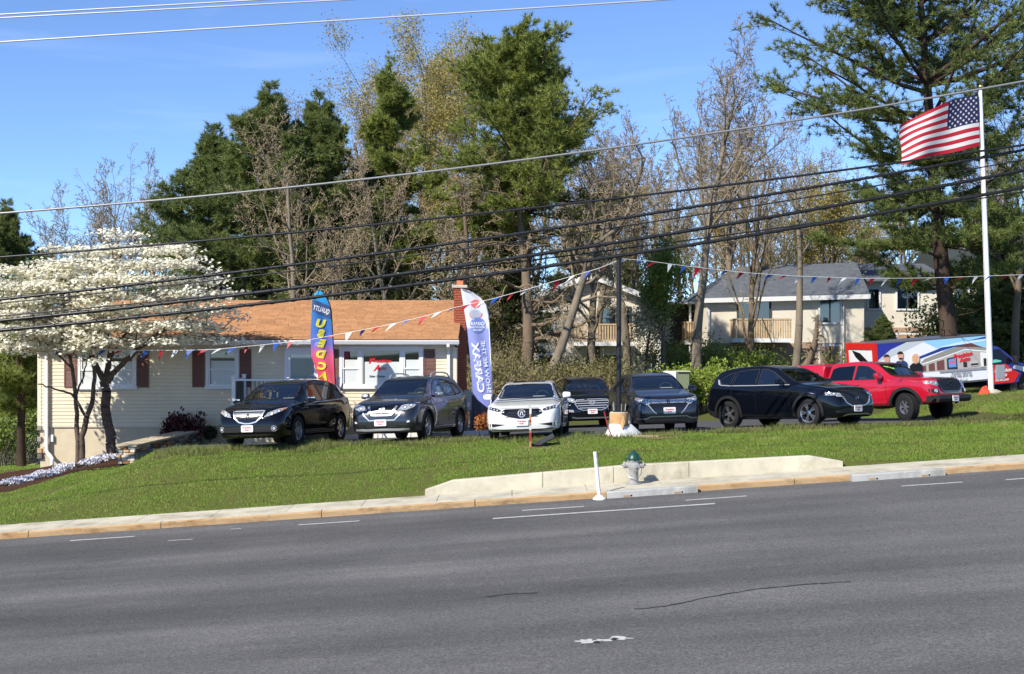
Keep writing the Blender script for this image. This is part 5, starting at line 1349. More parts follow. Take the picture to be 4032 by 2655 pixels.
# air conditioner beside the chimney
ax0, ax1, ay0, ay1 = -1.28, -.52, 40.85, 41.6; az0 = .50
ac = thing('air_conditioner', 'dark grey louvred air conditioner unit beside the brick chimney', 'air conditioner', ((ax0 + ax1) / 2, 41.2, az0))
m_ac = M('ac_grey', (0.13, 0.14, 0.155), rough=.5)
def acp(name, mb, mat):
    o = mb.build(name, mat, ac); o.location = -ac.location; return o
acp('pad', MB().cbox((ax0 - .06, ay0 - .06, az0 - .3), (ax1 + .06, ay1 + .06, az0), .01), m_conc2)
acp('cabinet', MB().cbox((ax0, ay0, az0 + .002), (ax1, ay1, az0 + 1.02), .015), m_ac)
for X in (ax0, ax0 + .36, ax1 - .05): acp('corner_post', MB().box((X, ay0 - .02, az0 + .02), (X + .05, ay0 - .001, az0 + 1.0)), M('ac_light', (0.22, 0.23, 0.25), rough=.5))
for i in range(17): acp('louver', MB().box((ax0 + .05, ay0 - .016, az0 + .07 + i * .054), (ax1 - .05, ay0 - .0015, az0 + .092 + i * .054)), m_ac)
mbx = thing('meter_cabinet', 'light grey electric meter cabinet on the wall by the chimney', 'meter', (-1.32, 39.8, 1.0))
MB().cbox((-.10, -.10, .12), (.12, .06, .72), .01).build('cabinet', m_galv, mbx); MB().cbox((-.02, -.16, .22), (.08, -.102, .36), .01).build('meter_lid', m_plate, mbx); MB().tube([(0, 0, .12), (0, 0, -.5)], .03, 8).build('conduit', m_galv, mbx)

# white kerb in front of the house bed
mb = MB()
for a_, b_ in ((-4.75, -2.85), (-2.83, -.93), (-.91, -.35)):
    k = MB(); za, zb = lot_z(a_, 37.88), lot_z(b_, 37.88)
    k.add([(a_, 37.8, za - .1), (b_, 37.8, zb - .1), (b_, 37.96, zb - .1), (a_, 37.96, za - .1), (a_, 37.81, za + .11), (b_, 37.81, zb + .11), (b_, 37.95, zb + .11), (a_, 37.95, za + .11)],
          [(0, 3, 2, 1), (4, 5, 6, 7), (0, 1, 5, 4), (1, 2, 6, 5), (2, 3, 7, 6), (3, 0, 4, 7)])
    tag(k.build('bed_kerb', m_white), 'white painted concrete kerb edging the bed by the house', 'kerb', 'white bed kerbs')

# dry stone wall with flagstone cap beside the lot
A, B = Vector((-9.52, 34.05, 0)), Vector((-8.82, 38.25, 0)); LW = (B - A).length; dirw = (B - A).normalized(); nl = Vector((-dirw.y, dirw.x, 0))
sw = thing('stone_wall', 'dry stacked stone wall with flagstone cap beside the mulch bed', 'stone wall', (A.x, A.y, G(A.x, A.y)))
def sww(name, mb, mat):
    o = mb.build(name, mat, sw); o.location = -sw.location; return o
TH = .46
def wpt(s_, t_, z): p = A + dirw * s_ + nl * t_; return (p.x, p.y, z)
def wtop(s_): return lerp(.575, .66, s_ / LW)
def wbot(s_): return lerp(.08, .30, s_ / LW)
sww('wall_core', MB().add([wpt(s_, t_, z) for s_ in (.03, LW) for t_, z in ((.03, -.3), (TH - .03, -.3), (TH - .03, wtop(s_) - .03), (.03, wtop(s_) - .03))], [(0, 1, 2, 3), (7, 6, 5, 4), (0, 3, 7, 4), (1, 5, 6, 2), (3, 2, 6, 7), (0, 4, 5, 1)]), M('wall_dark', (.05, .045, .04), rough=1))
rr = random.Random(11)
def stone_box(s0, s1, t0, t1, z0, z1):
    j = lambda a_: rr.uniform(-a_, a_)
    mb = MB(); mb.cbox((0, 0, 0), (1, 1, 1), .10)
    mb.v = [wpt(lerp(s0, s1, p[0]) + j(.008), lerp(t0, t1, p[1]) + j(.008), lerp(z0, z1, p[2]) + j(.006)) for p in mb.v]
    return mb
ncs = 6
for c_ in range(ncs):
    s_ = 0
    while s_ < LW - .05:                                # the face towards the cars
        l_ = rr.uniform(.16, .36); e_ = min(s_ + l_, LW)
        zb, zt = wbot(s_), wtop(s_) - .06; hh = (zt - zb) / ncs
        sww('stone', stone_box(s_ + .006, e_ - .006, -.02 - rr.uniform(0, .03), .10, zb + c_ * hh + .005, zb + (c_ + 1) * hh - .004), rr.choice(stone_mats)); s_ = e_
    t_ = 0
    while t_ < TH - .04:                                # the end towards the road
        l_ = rr.uniform(.12, .22); e_ = min(t_ + l_, TH)
        zb, zt = wbot(0), wtop(0) - .06; hh = (zt - zb) / ncs
        sww('stone', stone_box(-.03 - rr.uniform(0, .03), .10, t_ + .006, e_ - .006, zb + c_ * hh + .005, zb + (c_ + 1) * hh - .004), rr.choice(stone_mats[:4] + [stone_mats[3]])); t_ = e_
s_ = -.08
while s_ < LW:
    l_ = rr.uniform(.7, 1.1); e_ = min(s_ + l_, LW + .05)
    mb = MB(); mb.cbox((0, 0, 0), (1, 1, 1), .03); mb.v = [wpt(lerp(s_ + .006, e_ - .006, p[0]), lerp(-.07, TH + .05, p[1]), wtop(lerp(s_, e_, p[0])) - .052 + .055 * p[2]) for p in mb.v]
    sww('cap_slab', mb, M('flagstone', lin((186, 172, 146)), rough=.85, var=.15, vscale=3)); s_ = e_

# landscape timbers edging the bed
p0, p1 = hit(-60, 1905), hit(196, 1818)
m_timber = M('weathered_timber', lin((170, 152, 128)), rough=.9, var=.2, vscale=4, stretch=(1, 8, 8))
for i in range(3):
    a_, b_ = p0.lerp(p1, i / 3 + .004), p0.lerp(p1, (i + 1) / 3 - .004)
    t_ = (b_ - a_).normalized(); nn = Vector((-t_.y, t_.x, 0)).normalized() * .10
    mb = MB(); mb.add([a_ - nn - Vector((0, 0, .1)), b_ - nn - Vector((0, 0, .1)), b_ + nn - Vector((0, 0, .1)), a_ + nn - Vector((0, 0, .1)), a_ - nn + Vector((0, 0, .12)), b_ - nn + Vector((0, 0, .12)), b_ + nn + Vector((0, 0, .12)), a_ + nn + Vector((0, 0, .12))],
                      [(0, 3, 2, 1), (4, 5, 6, 7), (0, 1, 5, 4), (1, 2, 6, 5), (2, 3, 7, 6), (3, 0, 4, 7)])
    tag(mb.build('landscape_timber', m_timber), 'weathered landscape timber edging the mulch bed', 'timber', 'landscape timbers')

# chain link fence behind the house corner
def chain_fence(name, label, pts, h, step=2.4):
    rt = thing(name, label, 'fence', pts[0])
    def fp(nm_, mb): o = mb.build(nm_, m_galv, rt); o.location = -rt.location; return o
    P = []
    for a_, b_ in zip(pts[:-1], pts[1:]):
        k = max(1, int((b_ - a_).length / step))
        P += [a_.lerp(b_, i / k) for i in range(k)]
    P.append(pts[-1]); P = [Vector((p.x, p.y, G(p.x, p.y))) for p in P]
    for p in P: fp('post', MB().tube([p - Vector((0, 0, .2)), p + Vector((0, 0, h + .04))], .032, 8))
    fp('top_rail', MB().tube([p + Vector((0, 0, h)) for p in P], .022, 6))
    V, T = [], []
    for a_, b_ in zip(P[:-1], P[1:]):
        L_ = (b_ - a_).length; n_ = int(L_ / .11); w_ = Vector((0, 0, .004))
        for i in range(n_):
            for s_ in (1, -1):
                # one wire climbing diagonally
                run = h * .5
                q0 = i * L_ / n_; q1 = q0 + s_ * run
                if q1 < 0: z1 = h * (q0 / run); q1 = 0
                elif q1 > L_: z1 = h * ((L_ - q0) / run); q1 = L_
                else: z1 = h
                A_, B_ = a_.lerp(b_, q0 / L_) + Vector((0, 0, .03)), a_.lerp(b_, q1 / L_) + Vector((0, 0, z1 - .02))
                dd = (B_ - A_).cross(Vector((0, 1, 0))).normalized() * .004
                k0 = len(V); V += [tuple(A_ - dd), tuple(A_ + dd), tuple(B_ + dd), tuple(B_ - dd)]; T.append((k0, k0 + 1, k0 + 2, k0 + 3))
    ms = link('chain_mesh', raw_mesh('chain_mesh', np.array(V), np.array(T), m_galv), rt); ms.location = -rt.location; ms['kind'] = 'stuff'
f0 = px(-260, 1700, 50); f1 = px(155, 1700, 54)
chain_fence('chain_link_fence', 'galvanised chain link fence behind the corner of the house', [Vector((f0.x, 50, 0)), Vector((f1.x, 54, 0)), Vector((-11, 60, 0))], 1.25)
# ================================================================ street furniture and small things on the lawn
def rz_(x): return float(roadz(x))
m_hyd = M('hydrant_grey', lin((152, 152, 149)), rough=.5, var=.10, vscale=8, bump=.1, bscale=40)
m_hgreen = M('hydrant_green', lin((24, 70, 56)), rough=.35, coat=.4)
p = px(2495, 1918, 27.25); p.z = rz_(p.x) + .13
hy = thing('fire_hydrant', 'pale grey fire hydrant with dark green bonnet on the sidewalk', 'fire hydrant', p)
MB().lathe([(0, 0), (.155, 0), (.155, .035), (.105, .04), (.10, .06), (.095, .30), (.105, .32), (.12, .34), (.125, .42), (.12, .47), (.135, .475), (.135, .50), (0, .50)], 24).build('barrel', m_hyd, hy, 35)
MB().lathe([(.14, .50), (.145, .53), (.135, .545), (.12, .58), (.09, .63), (.045, .66), (.03, .665), (.03, .70), (0, .70)], 24).build('bonnet', m_hgreen, hy, 35)
for i in range(8):
    a_ = i * math.pi / 4; MB().tube([(.148 * math.cos(a_), .148 * math.sin(a_), .495), (.148 * math.cos(a_), .148 * math.sin(a_), .545)], .012, 6).build('flange_bolt', m_hgreen, hy)
for sx in (1, -1):
    cp = MB().lathe([(0, .10), (.062, .10), (.062, .17), (.072, .175), (.072, .205), (.05, .215), (.022, .22), (.022, .25), (0, .25)], 18, axis='x', o=(0, 0, .40)); cp.v = [(sx * v[0], v[1], v[2]) for v in cp.v]
    cp.build('side_nozzle', m_hyd, hy, 35)
MB().lathe([(0, -.10), (.078, -.10), (.078, -.155), (.09, -.16), (.09, -.19), (.06, -.20), (.025, -.205), (.025, -.24), (0, -.24)], 20, axis='y', o=(.02, 0, .38)).build('pumper_nozzle', m_hyd, hy, 35)
for sx in (1, -1): MB().tube([(sx * .16, -.03, .36), (sx * .15, -.06, .24), (sx * .09, -.13, .16), (.02, -.16, .15), (.02, -.19, .30)], .008, 5).build('cap_chain', m_galv, hy, 60)

m_del = M('white_plastic', (0.84, 0.84, 0.82), rough=.4); m_band = M('reflective_band', (0.62, 0.64, 0.66), rough=.3)
p = px(2360, 1960, 26.25); p.z = rz_(p.x) + .004
dl = thing('delineator_post', 'white flexible delineator post leaning beside the kerb', 'delineator', p)
MB().lathe([(0, 0), (.13, 0), (.13, .02), (.09, .05), (.055, .085), (0, .085)], 20).build('base', m_del, dl, 35)
tip = Vector((-.085, .01, .93))
def dpt(f): return Vector((0, 0, .06)).lerp(tip, f)
MB().tube([dpt(0), dpt(.5), dpt(1)], .036, 14).build('tube', m_del, dl, 40)
for f in (.72, .86): MB().tube([dpt(f), dpt(f + .07)], .0375, 14, cap=False).build('band', m_band, dl, 40)

for u0, u1, lab in ((2390, 2748, 'grey concrete wheel stop lying against the kerb below the hydrant'), (3355, 3722, 'grey concrete wheel stop lying against the kerb beyond the retaining wall')):
    xa, xb = px(u0, 0, 26.3).x, px(u1, 0, 26.3).x; xm = (xa + xb) / 2; L_ = xb - xa
    ws_ = thing('wheel_stop', lab, 'wheel stop', (xm, 26.37, rz_(xm) + .004), group='concrete wheel stops')
    ws_.rotation_euler = (0, -math.atan(GR), 0)
    prof = [(-.095, 0), (-.08, .11), (-.055, .135), (.055, .135), (.08, .11), (.095, 0)]
    n0 = MB().prism(prof, 'x', -L_ / 2, L_ / 2); n0.build('block', m_conc2, ws_)
    for q in (-.28, .28): MB().box((q * L_ - .07, -.099, .012), (q * L_ + .05, -.090, .045)).build('drain_slot', m_clay, ws_); MB().tube([(q * L_ + .085, -.0975, .03), (q * L_ + .085, -.080, .03)], .018, 10).build('rebar_hole', m_dark, ws_)

# survey stake and the open pit cover beside it
p = hit(2088, 1765)
sk = thing('survey_stake', 'wooden survey stake with red and white paint on the lawn', 'stake', p)
m_wood = M('stake_wood', lin((176, 128, 92)), rough=.85, var=.2, vscale=12); m_rpaint = M('stake_red', lin((150, 42, 34)), rough=.8); m_wflag = M('stake_white', (.75, .74, .70), rough=.7)
MB().box((-.022, -.012, -.15), (.022, .012, .92)).build('stake', m_wood, sk)
for z0, z1, m_ in ((.16, .36, m_rpaint), (.42, .52, m_wflag), (.60, .66, m_rpaint)): MB().box((-.026, -.016, z0), (.026, .016, z1)).build('paint_band', m_, sk)
MB().add([(-.02, -.02, .93), (-.06, -.03, 1.02), (.02, -.03, 1.0), (.03, -.02, .90), (.02, -.03, .78), (-.02, -.03, .80)], [(0, 1, 2, 3), (0, 3, 4, 5)]).build('ribbon', m_wflag, sk, fix=False)
p = hit(2140, 1757)
pit = thing('utility_pit', 'open black utility pit with a dirty plastic lid beside the stake', 'utility pit', p)
MB().lathe([(.0, .02), (.26, .02), (.30, .05), (.30, -.1)], 20).build('rim', m_dark, pit, 30)
rot = Matrix.Rotation(R(-28), 3, 'Y') @ Matrix.Rotation(R(10), 3, 'X')
MB().box((-.28, -.2, .10), (.28, .2, .125), rot=rot).build('lid', m_black, pit)

# black lamp pole on its unfinished footing
p = hit(2437, 1732); p.y = 33.45; p.x = px(2437, 0, p.y).x; p.z = G(p.x, p.y)
pole = thing('lamp_pole', 'slim black steel pole standing in a cardboard formed concrete footing', 'pole', p)
m_card = M('cardboard', lin((190, 150, 104)), rough=.85, var=.14, vscale=6)
MB().lathe([(0, -.1), (.225, -.1), (.225, .585), (.20, .60), (0, .60)], 28).build('footing', m_conc, pole, 35)
MB().lathe([(.232, .14), (.236, .16), (.236, .57), (.232, .58)], 28).build('form_tube', m_card, pole, 35)
MB().add([(.0, -.245, .52), (.10, -.26, .50), (.14, -.27, .36), (.06, -.30, .18), (.02, -.25, .30)], [(0, 1, 2, 3, 4)]).build('torn_flap', m_card, pole, fix=False)
top = px(2437, 1017, p.y).z - p.z
MB().tube([(0, 0, .60), (0, 0, top)], .062, 12).build('shaft', m_black, pole, 40)
MB().cbox((-.16, -.16, .601), (.16, .16, .625), .006).build('base_plate', m_black, pole)
for i in range(5):
    a_ = i * 1.26; MB().tube([(.15 * math.cos(a_), .15 * math.sin(a_), .56), (.17 * math.cos(a_), .17 * math.sin(a_), .80 + .05 * (i % 2))], .014, 6).build('anchor_bolt', m_galv, pole)
MB().cbox((-.075, -.075, top - .02), (.075, .075, top + .03), .01).build('pole_cap', m_black, pole)
MB().tube([(0, 0, top - .13), (.14, 0, top - .11)], .014, 6).build('hook', m_black, pole)
# crumpled white plastic sheet round the foot
bm = bmesh.new(); n_ = 40; rr = random.Random(2); rings = []
for j, (r_, z) in enumerate([(.245, .30), (.26, .22), (.29, .14), (.33, .06), (.40, .0), (.46, -.03)]):
    ring = []
    for i in range(n_):
        a_ = 2 * math.pi * i / n_
        k = 1 + .10 * math.sin(3 * a_ + 1) * j / 4 + rr.uniform(-.05, .05) * (.5 + j * .2)
        ext = 1 + (.42 if j > 1 else .15) * max(0, math.cos(a_ - .1)) ** 3 * (1 if j < 5 else .8)
        zz = z + rr.uniform(-.02, .02) - (.09 * max(0, math.cos(a_)) if j == 0 else 0)
        ring.append(bm.verts.new((r_ * k * ext * math.cos(a_), r_ * k * math.sin(a_), zz + .06 * max(0, math.cos(a_)) * (1 if 0 < j < 4 else 0))))
    rings.append(ring)
for a_, b_ in zip(rings[:-1], rings[1:]):
    for i in range(n_): bm.faces.new((a_[i], a_[(i + 1) % n_], b_[(i + 1) % n_], b_[i]))
o = MB().bm(bm).build('plastic_sheet', M('white_sheet', (.82, .82, .80), rough=.35, trans=.15), None, 50, p); tag(o, 'crumpled white plastic sheet wrapped round the pole footing', 'plastic sheet')
q = hit(2560, 1722)
tag(MB().cbox((q.x - .42, q.y - .10, q.z - .01), (q.x + .20, q.y + .14, q.z + .035), .006).build('board', m_timber), 'grey weathered board lying in the grass beside the footing', 'board')
tag(MB().tube([(q.x - .95, q.y - .3, q.z + .02), (q.x - 1.06, q.y - .32, q.z + .3), (q.x - 1.13, q.y - .2, q.z + .62)], .014, 6).build('rusty_rod', m_rpaint, None, 60), 'bent rusty rod leaning on the cardboard footing', 'rod')

# flagpole
p = Vector((px(3903, 0, 45).x, 45.0, 0)); p.z = G(p.x, 45)
fpz = thing('flagpole', 'tall white flagpole leaning slightly on a concrete footing', 'flagpole', p)
ptop = px(3861, 350, 45) - p
m_pole = M('white_pole', (.82, .82, .82), rough=.3)
def fpt(f): return Vector((0, 0, .12)).lerp(Vector((ptop.x, 0, ptop.z)), f)
MB().tube([fpt(i / 10) for i in range(11)], [lerp(.092, .050, i / 10) for i in range(11)], 16).build('shaft', m_pole, fpz, 40)
MB().lathe([(0, -.2), (.36, -.2), (.34, .10), (.30, .15), (.16, .20), (0, .20)], 18).build('footing', m_conc, fpz, 35)
e_ = fpt(1); MB().sphere((e_.x, 0, e_.z + .07), .075, 12, 8).build('finial', M('gold', (.7, .5, .15), rough=.3, metal=.9), fpz, 60)
MB().tube([fpt(.03) + Vector((-.13, -.02, .4)), fpt(1) + Vector((-.075, -.02, -.1))], .010, 5).build('halyard', m_pole, fpz)
MB().cbox((.10, -.22, .55), (.38, -.08, 1.02), .012).build('junction_box', m_galv, fpz); MB().box((.0, -.16, 1.03), (.3, -.10, 1.07)).build('box_bracket', m_black, fpz)
tag(MB().add([(p.x - .62, p.y - .42, p.z + .02), (p.x - .2, p.y - .5, p.z + .05), (p.x - .22, p.y - .2, p.z + .34), (p.x - .4, p.y - .3, p.z + .30)], [(0, 1, 2), (0, 2, 3), (0, 3, 1), (1, 3, 2)]).build('red_rag', M('faded_red', lin((200, 70, 40)), rough=.8), None), 'faded red tarp corner lying at the flagpole foot', 'tarp')

# the flag: one cloth sheet with stripes, canton and stars
def flag_pt(a_, b_):
    """a: 0 hoist..1 fly, b: 0 top..1 bottom; flies to the left and droops"""
    H0 = px(3853, 375, 44.93); HB = px(3858, 575, 44.93); F0 = px(3548, 500, 44.4); FB = px(3552, 645, 44.4)
    top_ = H0.lerp(F0, a_); bot_ = HB.lerp(FB, a_)
    top_ = top_ + Vector((0, 0, .22 * math.sin(math.pi * a_) * (1 if a_ > 0 else 0)))
    q = top_.lerp(bot_, b_)
    wv = math.sin(a_ * 9.0 - b_ * 2.6) * .16 * a_ ** .7 + math.sin(a_ * 17 + b_ * 5) * .045 * a_
    return q + Vector((0.05 * math.sin(b_ * 6 + a_ * 4) * a_, wv, .05 * math.sin(a_ * 8 + b_ * 3) * a_))
def build_flag():
    na, nb_ = 60, 39; cs, cb = .40, 7 / 13
    m_fr = M('flag_red', (.52, .012, .035), rough=.7, trans=.3); m_fw = M('flag_white', (.80, .79, .77), rough=.7, trans=.3); m_fb = M('flag_blue', (.012, .016, .085), rough=.7, trans=.2)
    As = sorted(set([i / na for i in range(na + 1)] + [cs]))
    V = [flag_pt(a_, j / nb_) for j in range(nb_ + 1) for a_ in As]; k = len(As); T, mi = [], []
    for j in range(nb_):
        for i in range(k - 1):
            T.append((j * k + i, j * k + i + 1, (j + 1) * k + i + 1, (j + 1) * k + i)); st = j // 3
            mi.append(2 if (As[i] < cs - 1e-6 and st < 7) else (0 if st % 2 == 0 else 1))
    o = link('flag', raw_mesh('flag', np.array([tuple(v) for v in V]), np.array(T), [m_fr, m_fw, m_fb], True, mi))
    tag(o, 'striped red and white flag with starred blue canton on the pole', 'flag')
    mb = MB()
    for r_ in range(9):
        cnt = 6 if r_ % 2 == 0 else 5
        for c_ in range(cnt):
            ac_ = cs * ((c_ + .5 + (0 if cnt == 6 else .5)) / 6); bc = cb * (r_ + .7) / 9.4
            pts = []
            for q in range(10):
                rad = (.017 if q % 2 == 0 else .007); th = q * math.pi / 5
                pts.append(flag_pt(ac_ - rad * math.sin(th), bc - rad * 1.75 * math.cos(th)) + Vector((0, -.012, 0)))
            mb.add(pts, [tuple(range(10))])
    mb.build('star', m_fw, o, fix=False)['kind'] = 'stuff'
build_flag()

# feather banners
def banner(name, label, root, lean, W, H, edge, cloth, prints, pole_side=1):
    rt = thing(name, label, 'banner', root)
    # edge(f): (left, right) offsets of the cloth at height fraction f (0 bottom .. 1 top)
    n_, k = 60, 14
    def pt(f, s_):
        l_, r_ = edge(f); x = lerp(l_, r_, s_)
        return Vector((x, .05 * math.sin(f * 9 + s_ * 2.5) + .03 * math.sin(s_ * 7 + f * 4), f * H))
    V, T, mi = [], [], []
    for i in range(n_ + 1):
        for j in range(k + 1): V.append(tuple(pt(i / n_, j / k)))
    for i in range(n_):
        for j in range(k):
            T.append((i * (k + 1) + j, i * (k + 1) + j + 1, (i + 1) * (k + 1) + j + 1, (i + 1) * (k + 1) + j)); mi.append(0)
    link('cloth', raw_mesh('cloth', np.array(V), np.array(T), cloth, True), rt)
    for (nm_, poly_v, poly_f, mat) in prints:
        mb = MB(); vs = []
        off_ = .024 if nm_ == 'lettering' else .012
        bm = bmesh.new(); bv = [bm.verts.new((s_, f, 0)) for f, s_ in poly_v]
        for fc in poly_f:
            try: bm.faces.new([bv[i] for i in fc])
            except ValueError: pass
        if nm_ != 'lettering':                       # follow the folds of the cloth
            for q in np.arange(.08, 1, .08): bmesh.ops.bisect_plane(bm, geom=bm.verts[:] + bm.edges[:] + bm.faces[:], plane_co=(q, 0, 0), plane_no=(1, 0, 0))
            for q in np.arange(.02, 1, .02): bmesh.ops.bisect_plane(bm, geom=bm.verts[:] + bm.edges[:] + bm.faces[:], plane_co=(0, q, 0), plane_no=(0, 1, 0))
        for v_ in bm.verts: v_.co = pt(v_.co.y, v_.co.x) + Vector((0, -off_, 0))
        MB().bm(bm).build(nm_, mat, rt, fix=False)
    return rt, pt
def grad(name, stops, z0, z1, trans=.25):
    """printed colour gradient along the height of the cloth"""
    m = M(name, (1, 1, 1), rough=.65, trans=trans); n_ = m.node_tree
    t_ = n_.nodes.new('ShaderNodeTexCoord'); s_ = n_.nodes.new('ShaderNodeSeparateXYZ'); r_ = n_.nodes.new('ShaderNodeMapRange'); c_ = n_.nodes.new('ShaderNodeValToRGB')
    r_.inputs['From Min'].default_value = z0; r_.inputs['From Max'].default_value = z1
    n_.links.new(t_.outputs['Object'], s_.inputs['Vector']); n_.links.new(s_.outputs['Z'], r_.inputs['Value']); n_.links.new(r_.outputs['Result'], c_.inputs['Fac'])
    cr = c_.color_ramp; cr.elements[0].position, cr.elements[0].color = stops[0][0], (*stops[0][1], 1); cr.elements[1].position, cr.elements[1].color = stops[-1][0], (*stops[-1][1], 1)
    for p_, q_ in stops[1:-1]: e_ = cr.elements.new(p_); e_.color = (*q_, 1)
    for nd in n_.nodes:
        if nd.type in ('BSDF_PRINCIPLED', 'BSDF_TRANSLUCENT'): n_.links.new(c_.outputs['Color'], nd.inputs['Base Color' if nd.type == 'BSDF_PRINCIPLED' else 'Color'])
    return m
# blue to pink banner, seen from behind so its words are mirrored
YB = 36.9; zb0 = px(0, 1570, YB).z; zt0 = px(0, 1143, YB).z; HB_ = zt0 - zb0; xB = px(1300, 0, YB).x
def bx(u): return px(u, 0, YB).x - xB
def edge1(f):
    v = 1570 - f * 427
    r_ = np.interp(v, [1143, 1160, 1190, 1220, 1330, 1450, 1570], [1262, 1278, 1294, 1302, 1309, 1316, 1320])
    l_ = np.interp(v, [1143, 1155, 1170, 1185, 1330, 1400, 1450, 1490, 1570], [1258, 1240, 1230, 1228, 1223, 1226, 1240, 1254, 1290])
    return bx(l_), bx(r_)
def fs_of(u, v):
    f = (1570 - v) / 427; l_, r_ = edge1(f); return f, (bx(u) - l_) / (r_ - l_)
cloth1 = grad('banner_blue_pink', [(0.0, lin((250, 120, 120))), (.25, lin((235, 80, 105))), (.38, lin((236, 96, 130))), (.50, lin((110, 110, 190))), (.62, lin((60, 110, 190))), (.85, lin((45, 120, 190))), (.90, lin((45, 160, 225))), (1.0, lin((60, 185, 240)))], 0, HB_)
prints = []
m_yel = M('banner_yellow', lin((240, 225, 70)), rough=.6, trans=.2); m_bw = M('banner_white', (.82, .84, .88), rough=.6, trans=.2); m_bnavy = M('banner_navy', lin((52, 74, 120)), rough=.6)
def bquad(us, mat, nm_='band'): prints.append((nm_, [fs_of(u, v) for u, v in us], [tuple(range(len(us)))], mat))
prints_text = []
def btext(t_, u, v, hpx, mat, ang, mirror, shear=0, bold=.03, sx=1.0, f_of=None, dst=None, fit=None):
    v2, fs = text_geo(t_, hpx * 1.38, shear, bold, 1.0)
    if fit: sx = fit / (max(q[0] for q in v2) - min(q[0] for q in v2))
    ca, sa = math.cos(R(ang)), math.sin(R(ang)); out = []
    for a_, b_ in v2:
        a2, b2 = a_ * sx, b_
        if mirror: a2 = -a2
        out.append((u + a2 * ca - b2 * sa, v - (a2 * sa + b2 * ca)))
    (dst if dst is not None else prints).append(('lettering', [(f_of or fs_of)(*q) for q in out], fs, mat))
bquad([(1229, 1183), (1240, 1181), (1298, 1206), (1303, 1258), (1228, 1224)], m_bnavy)
btext('QUALITY', 1265, 1221, 19, m_bw, -18, True, 0, .03, .62)
for t_, u, v in (('U', 1263, 1274), ('S', 1264, 1313), ('E', 1267, 1352), ('D', 1265, 1394), ('C', 1267, 1441), ('A', 1271, 1480), ('R', 1285, 1520)):
    btext(t_, u, v, 29, m_yel, -8, True, -.15, .07, 1.15)
rt, pt = banner('feather_banner', 'blue to pink feather banner with yellow lettering seen from behind', (xB, YB, zb0), 0, 1, HB_, edge1, cloth1, prints)
MB().tube([Vector((pt(f, 1).x + .012, .02, f * HB_)) for f in np.linspace(-.25, 1, 20)], .016, 8).build('banner_pole', m_black, rt, 60)

YC = 36.4; zc0 = px(0, 1610, YC).z; zc1 = px(0, 1137, YC).z; HC = zc1 - zc0; xC = px(1930, 0, YC).x
def cx_(u): return px(u, 0, YC).x - xC
def edge2(f):
    v = 1610 - f * 473
    l_ = np.interp(v, [1137, 1200, 1300, 1400, 1500, 1545, 1575, 1610], [1814, 1824, 1840, 1850, 1857, 1860, 1880, 1924])
    r_ = np.interp(v, [1137, 1150, 1170, 1200, 1240, 1400, 1550, 1610], [1818, 1860, 1886, 1912, 1922, 1930, 1936, 1928])
    return cx_(l_), cx_(r_)
def fs2(u, v):
    f = (1610 - v) / 473; l_, r_ = edge2(f); return f, (cx_(u) - l_) / (r_ - l_)
cloth2 = grad('banner_white_lilac', [(0, lin((140, 150, 215))), (.66, lin((150, 160, 220))), (.685, lin((225, 226, 240))), (1.0, lin((240, 240, 245)))], 0, HC)
pr2 = []
m_sw = M('banner_letter_white', (.84, .85, .90), rough=.6, trans=.2); m_sr = M('banner_salmon', lin((235, 120, 120)), rough=.6, trans=.2); m_sb = M('banner_periwinkle', lin((120, 140, 205)), rough=.6, trans=.2); m_sg = M('banner_grey', lin((190, 192, 205)), rough=.6, trans=.2)
btext('CARFAX', 1883, 1447, 27, m_sw, -82.5, True, 0, .035, 1, fs2, pr2, 200)
btext('SHOW ME THE', 1914, 1445, 16, m_sw, -82.5, True, 0, .02, 1, fs2, pr2, 206)
def ell(u, v, a_, b_, mat, nm_='badge', n_=20, t0=0, t1=2 * math.pi):
    pr2.append((nm_, [fs2(u + a_ * math.cos(t_), v + b_ * math.sin(t_)) for t_ in np.linspace(t0, t1, n_, endpoint=t1 - t0 < 6)], [tuple(range(n_))], mat))
ell(1881, 1281, 31, 31, m_sb); ell(1872, 1196, 20, 17, m_sr, 'badge', 7); ell(1871, 1236, 24, 17, m_sg)
pr2.append(('badge', [fs2(*q) for q in [(1846, 1236), (1852, 1250), (1860, 1252), (1853, 1243)]], [(0, 1, 2, 3)], m_sr)); pr2.append(('badge', [fs2(*q) for q in [(1900, 1232), (1898, 1244), (1888, 1252), (1892, 1243)]], [(0, 1, 2, 3)], m_sr))
btext('CARFAX', 1880, 1275, 13, m_sw, 0, True, 0, .04, .8, fs2, pr2); btext('ADVANTAGE', 1879, 1289, 8, m_sw, 0, True, 0, .03, .9, fs2, pr2); btext('DEALER', 1879, 1300, 8, m_sw, 0, True, 0, .03, .9, fs2, pr2)
for u in (1866, 1880, 1894): ell(u, 1259, 2.5, 2.5, m_sw, 'badge', 6)
rt, pt = banner('feather_banner', 'white and lilac feather banner with mirrored white lettering beside the chimney', (xC, YC, zc0), 0, 1, HC, edge2, cloth2, pr2)
MB().tube([Vector((pt(f, 0 if f > .97 else 0).x if False else pt(f, 1).x + .010, .02, f * HC)) for f in np.linspace(-.22, .985, 20)], .014, 8).build('banner_pole', m_white, rt, 60)

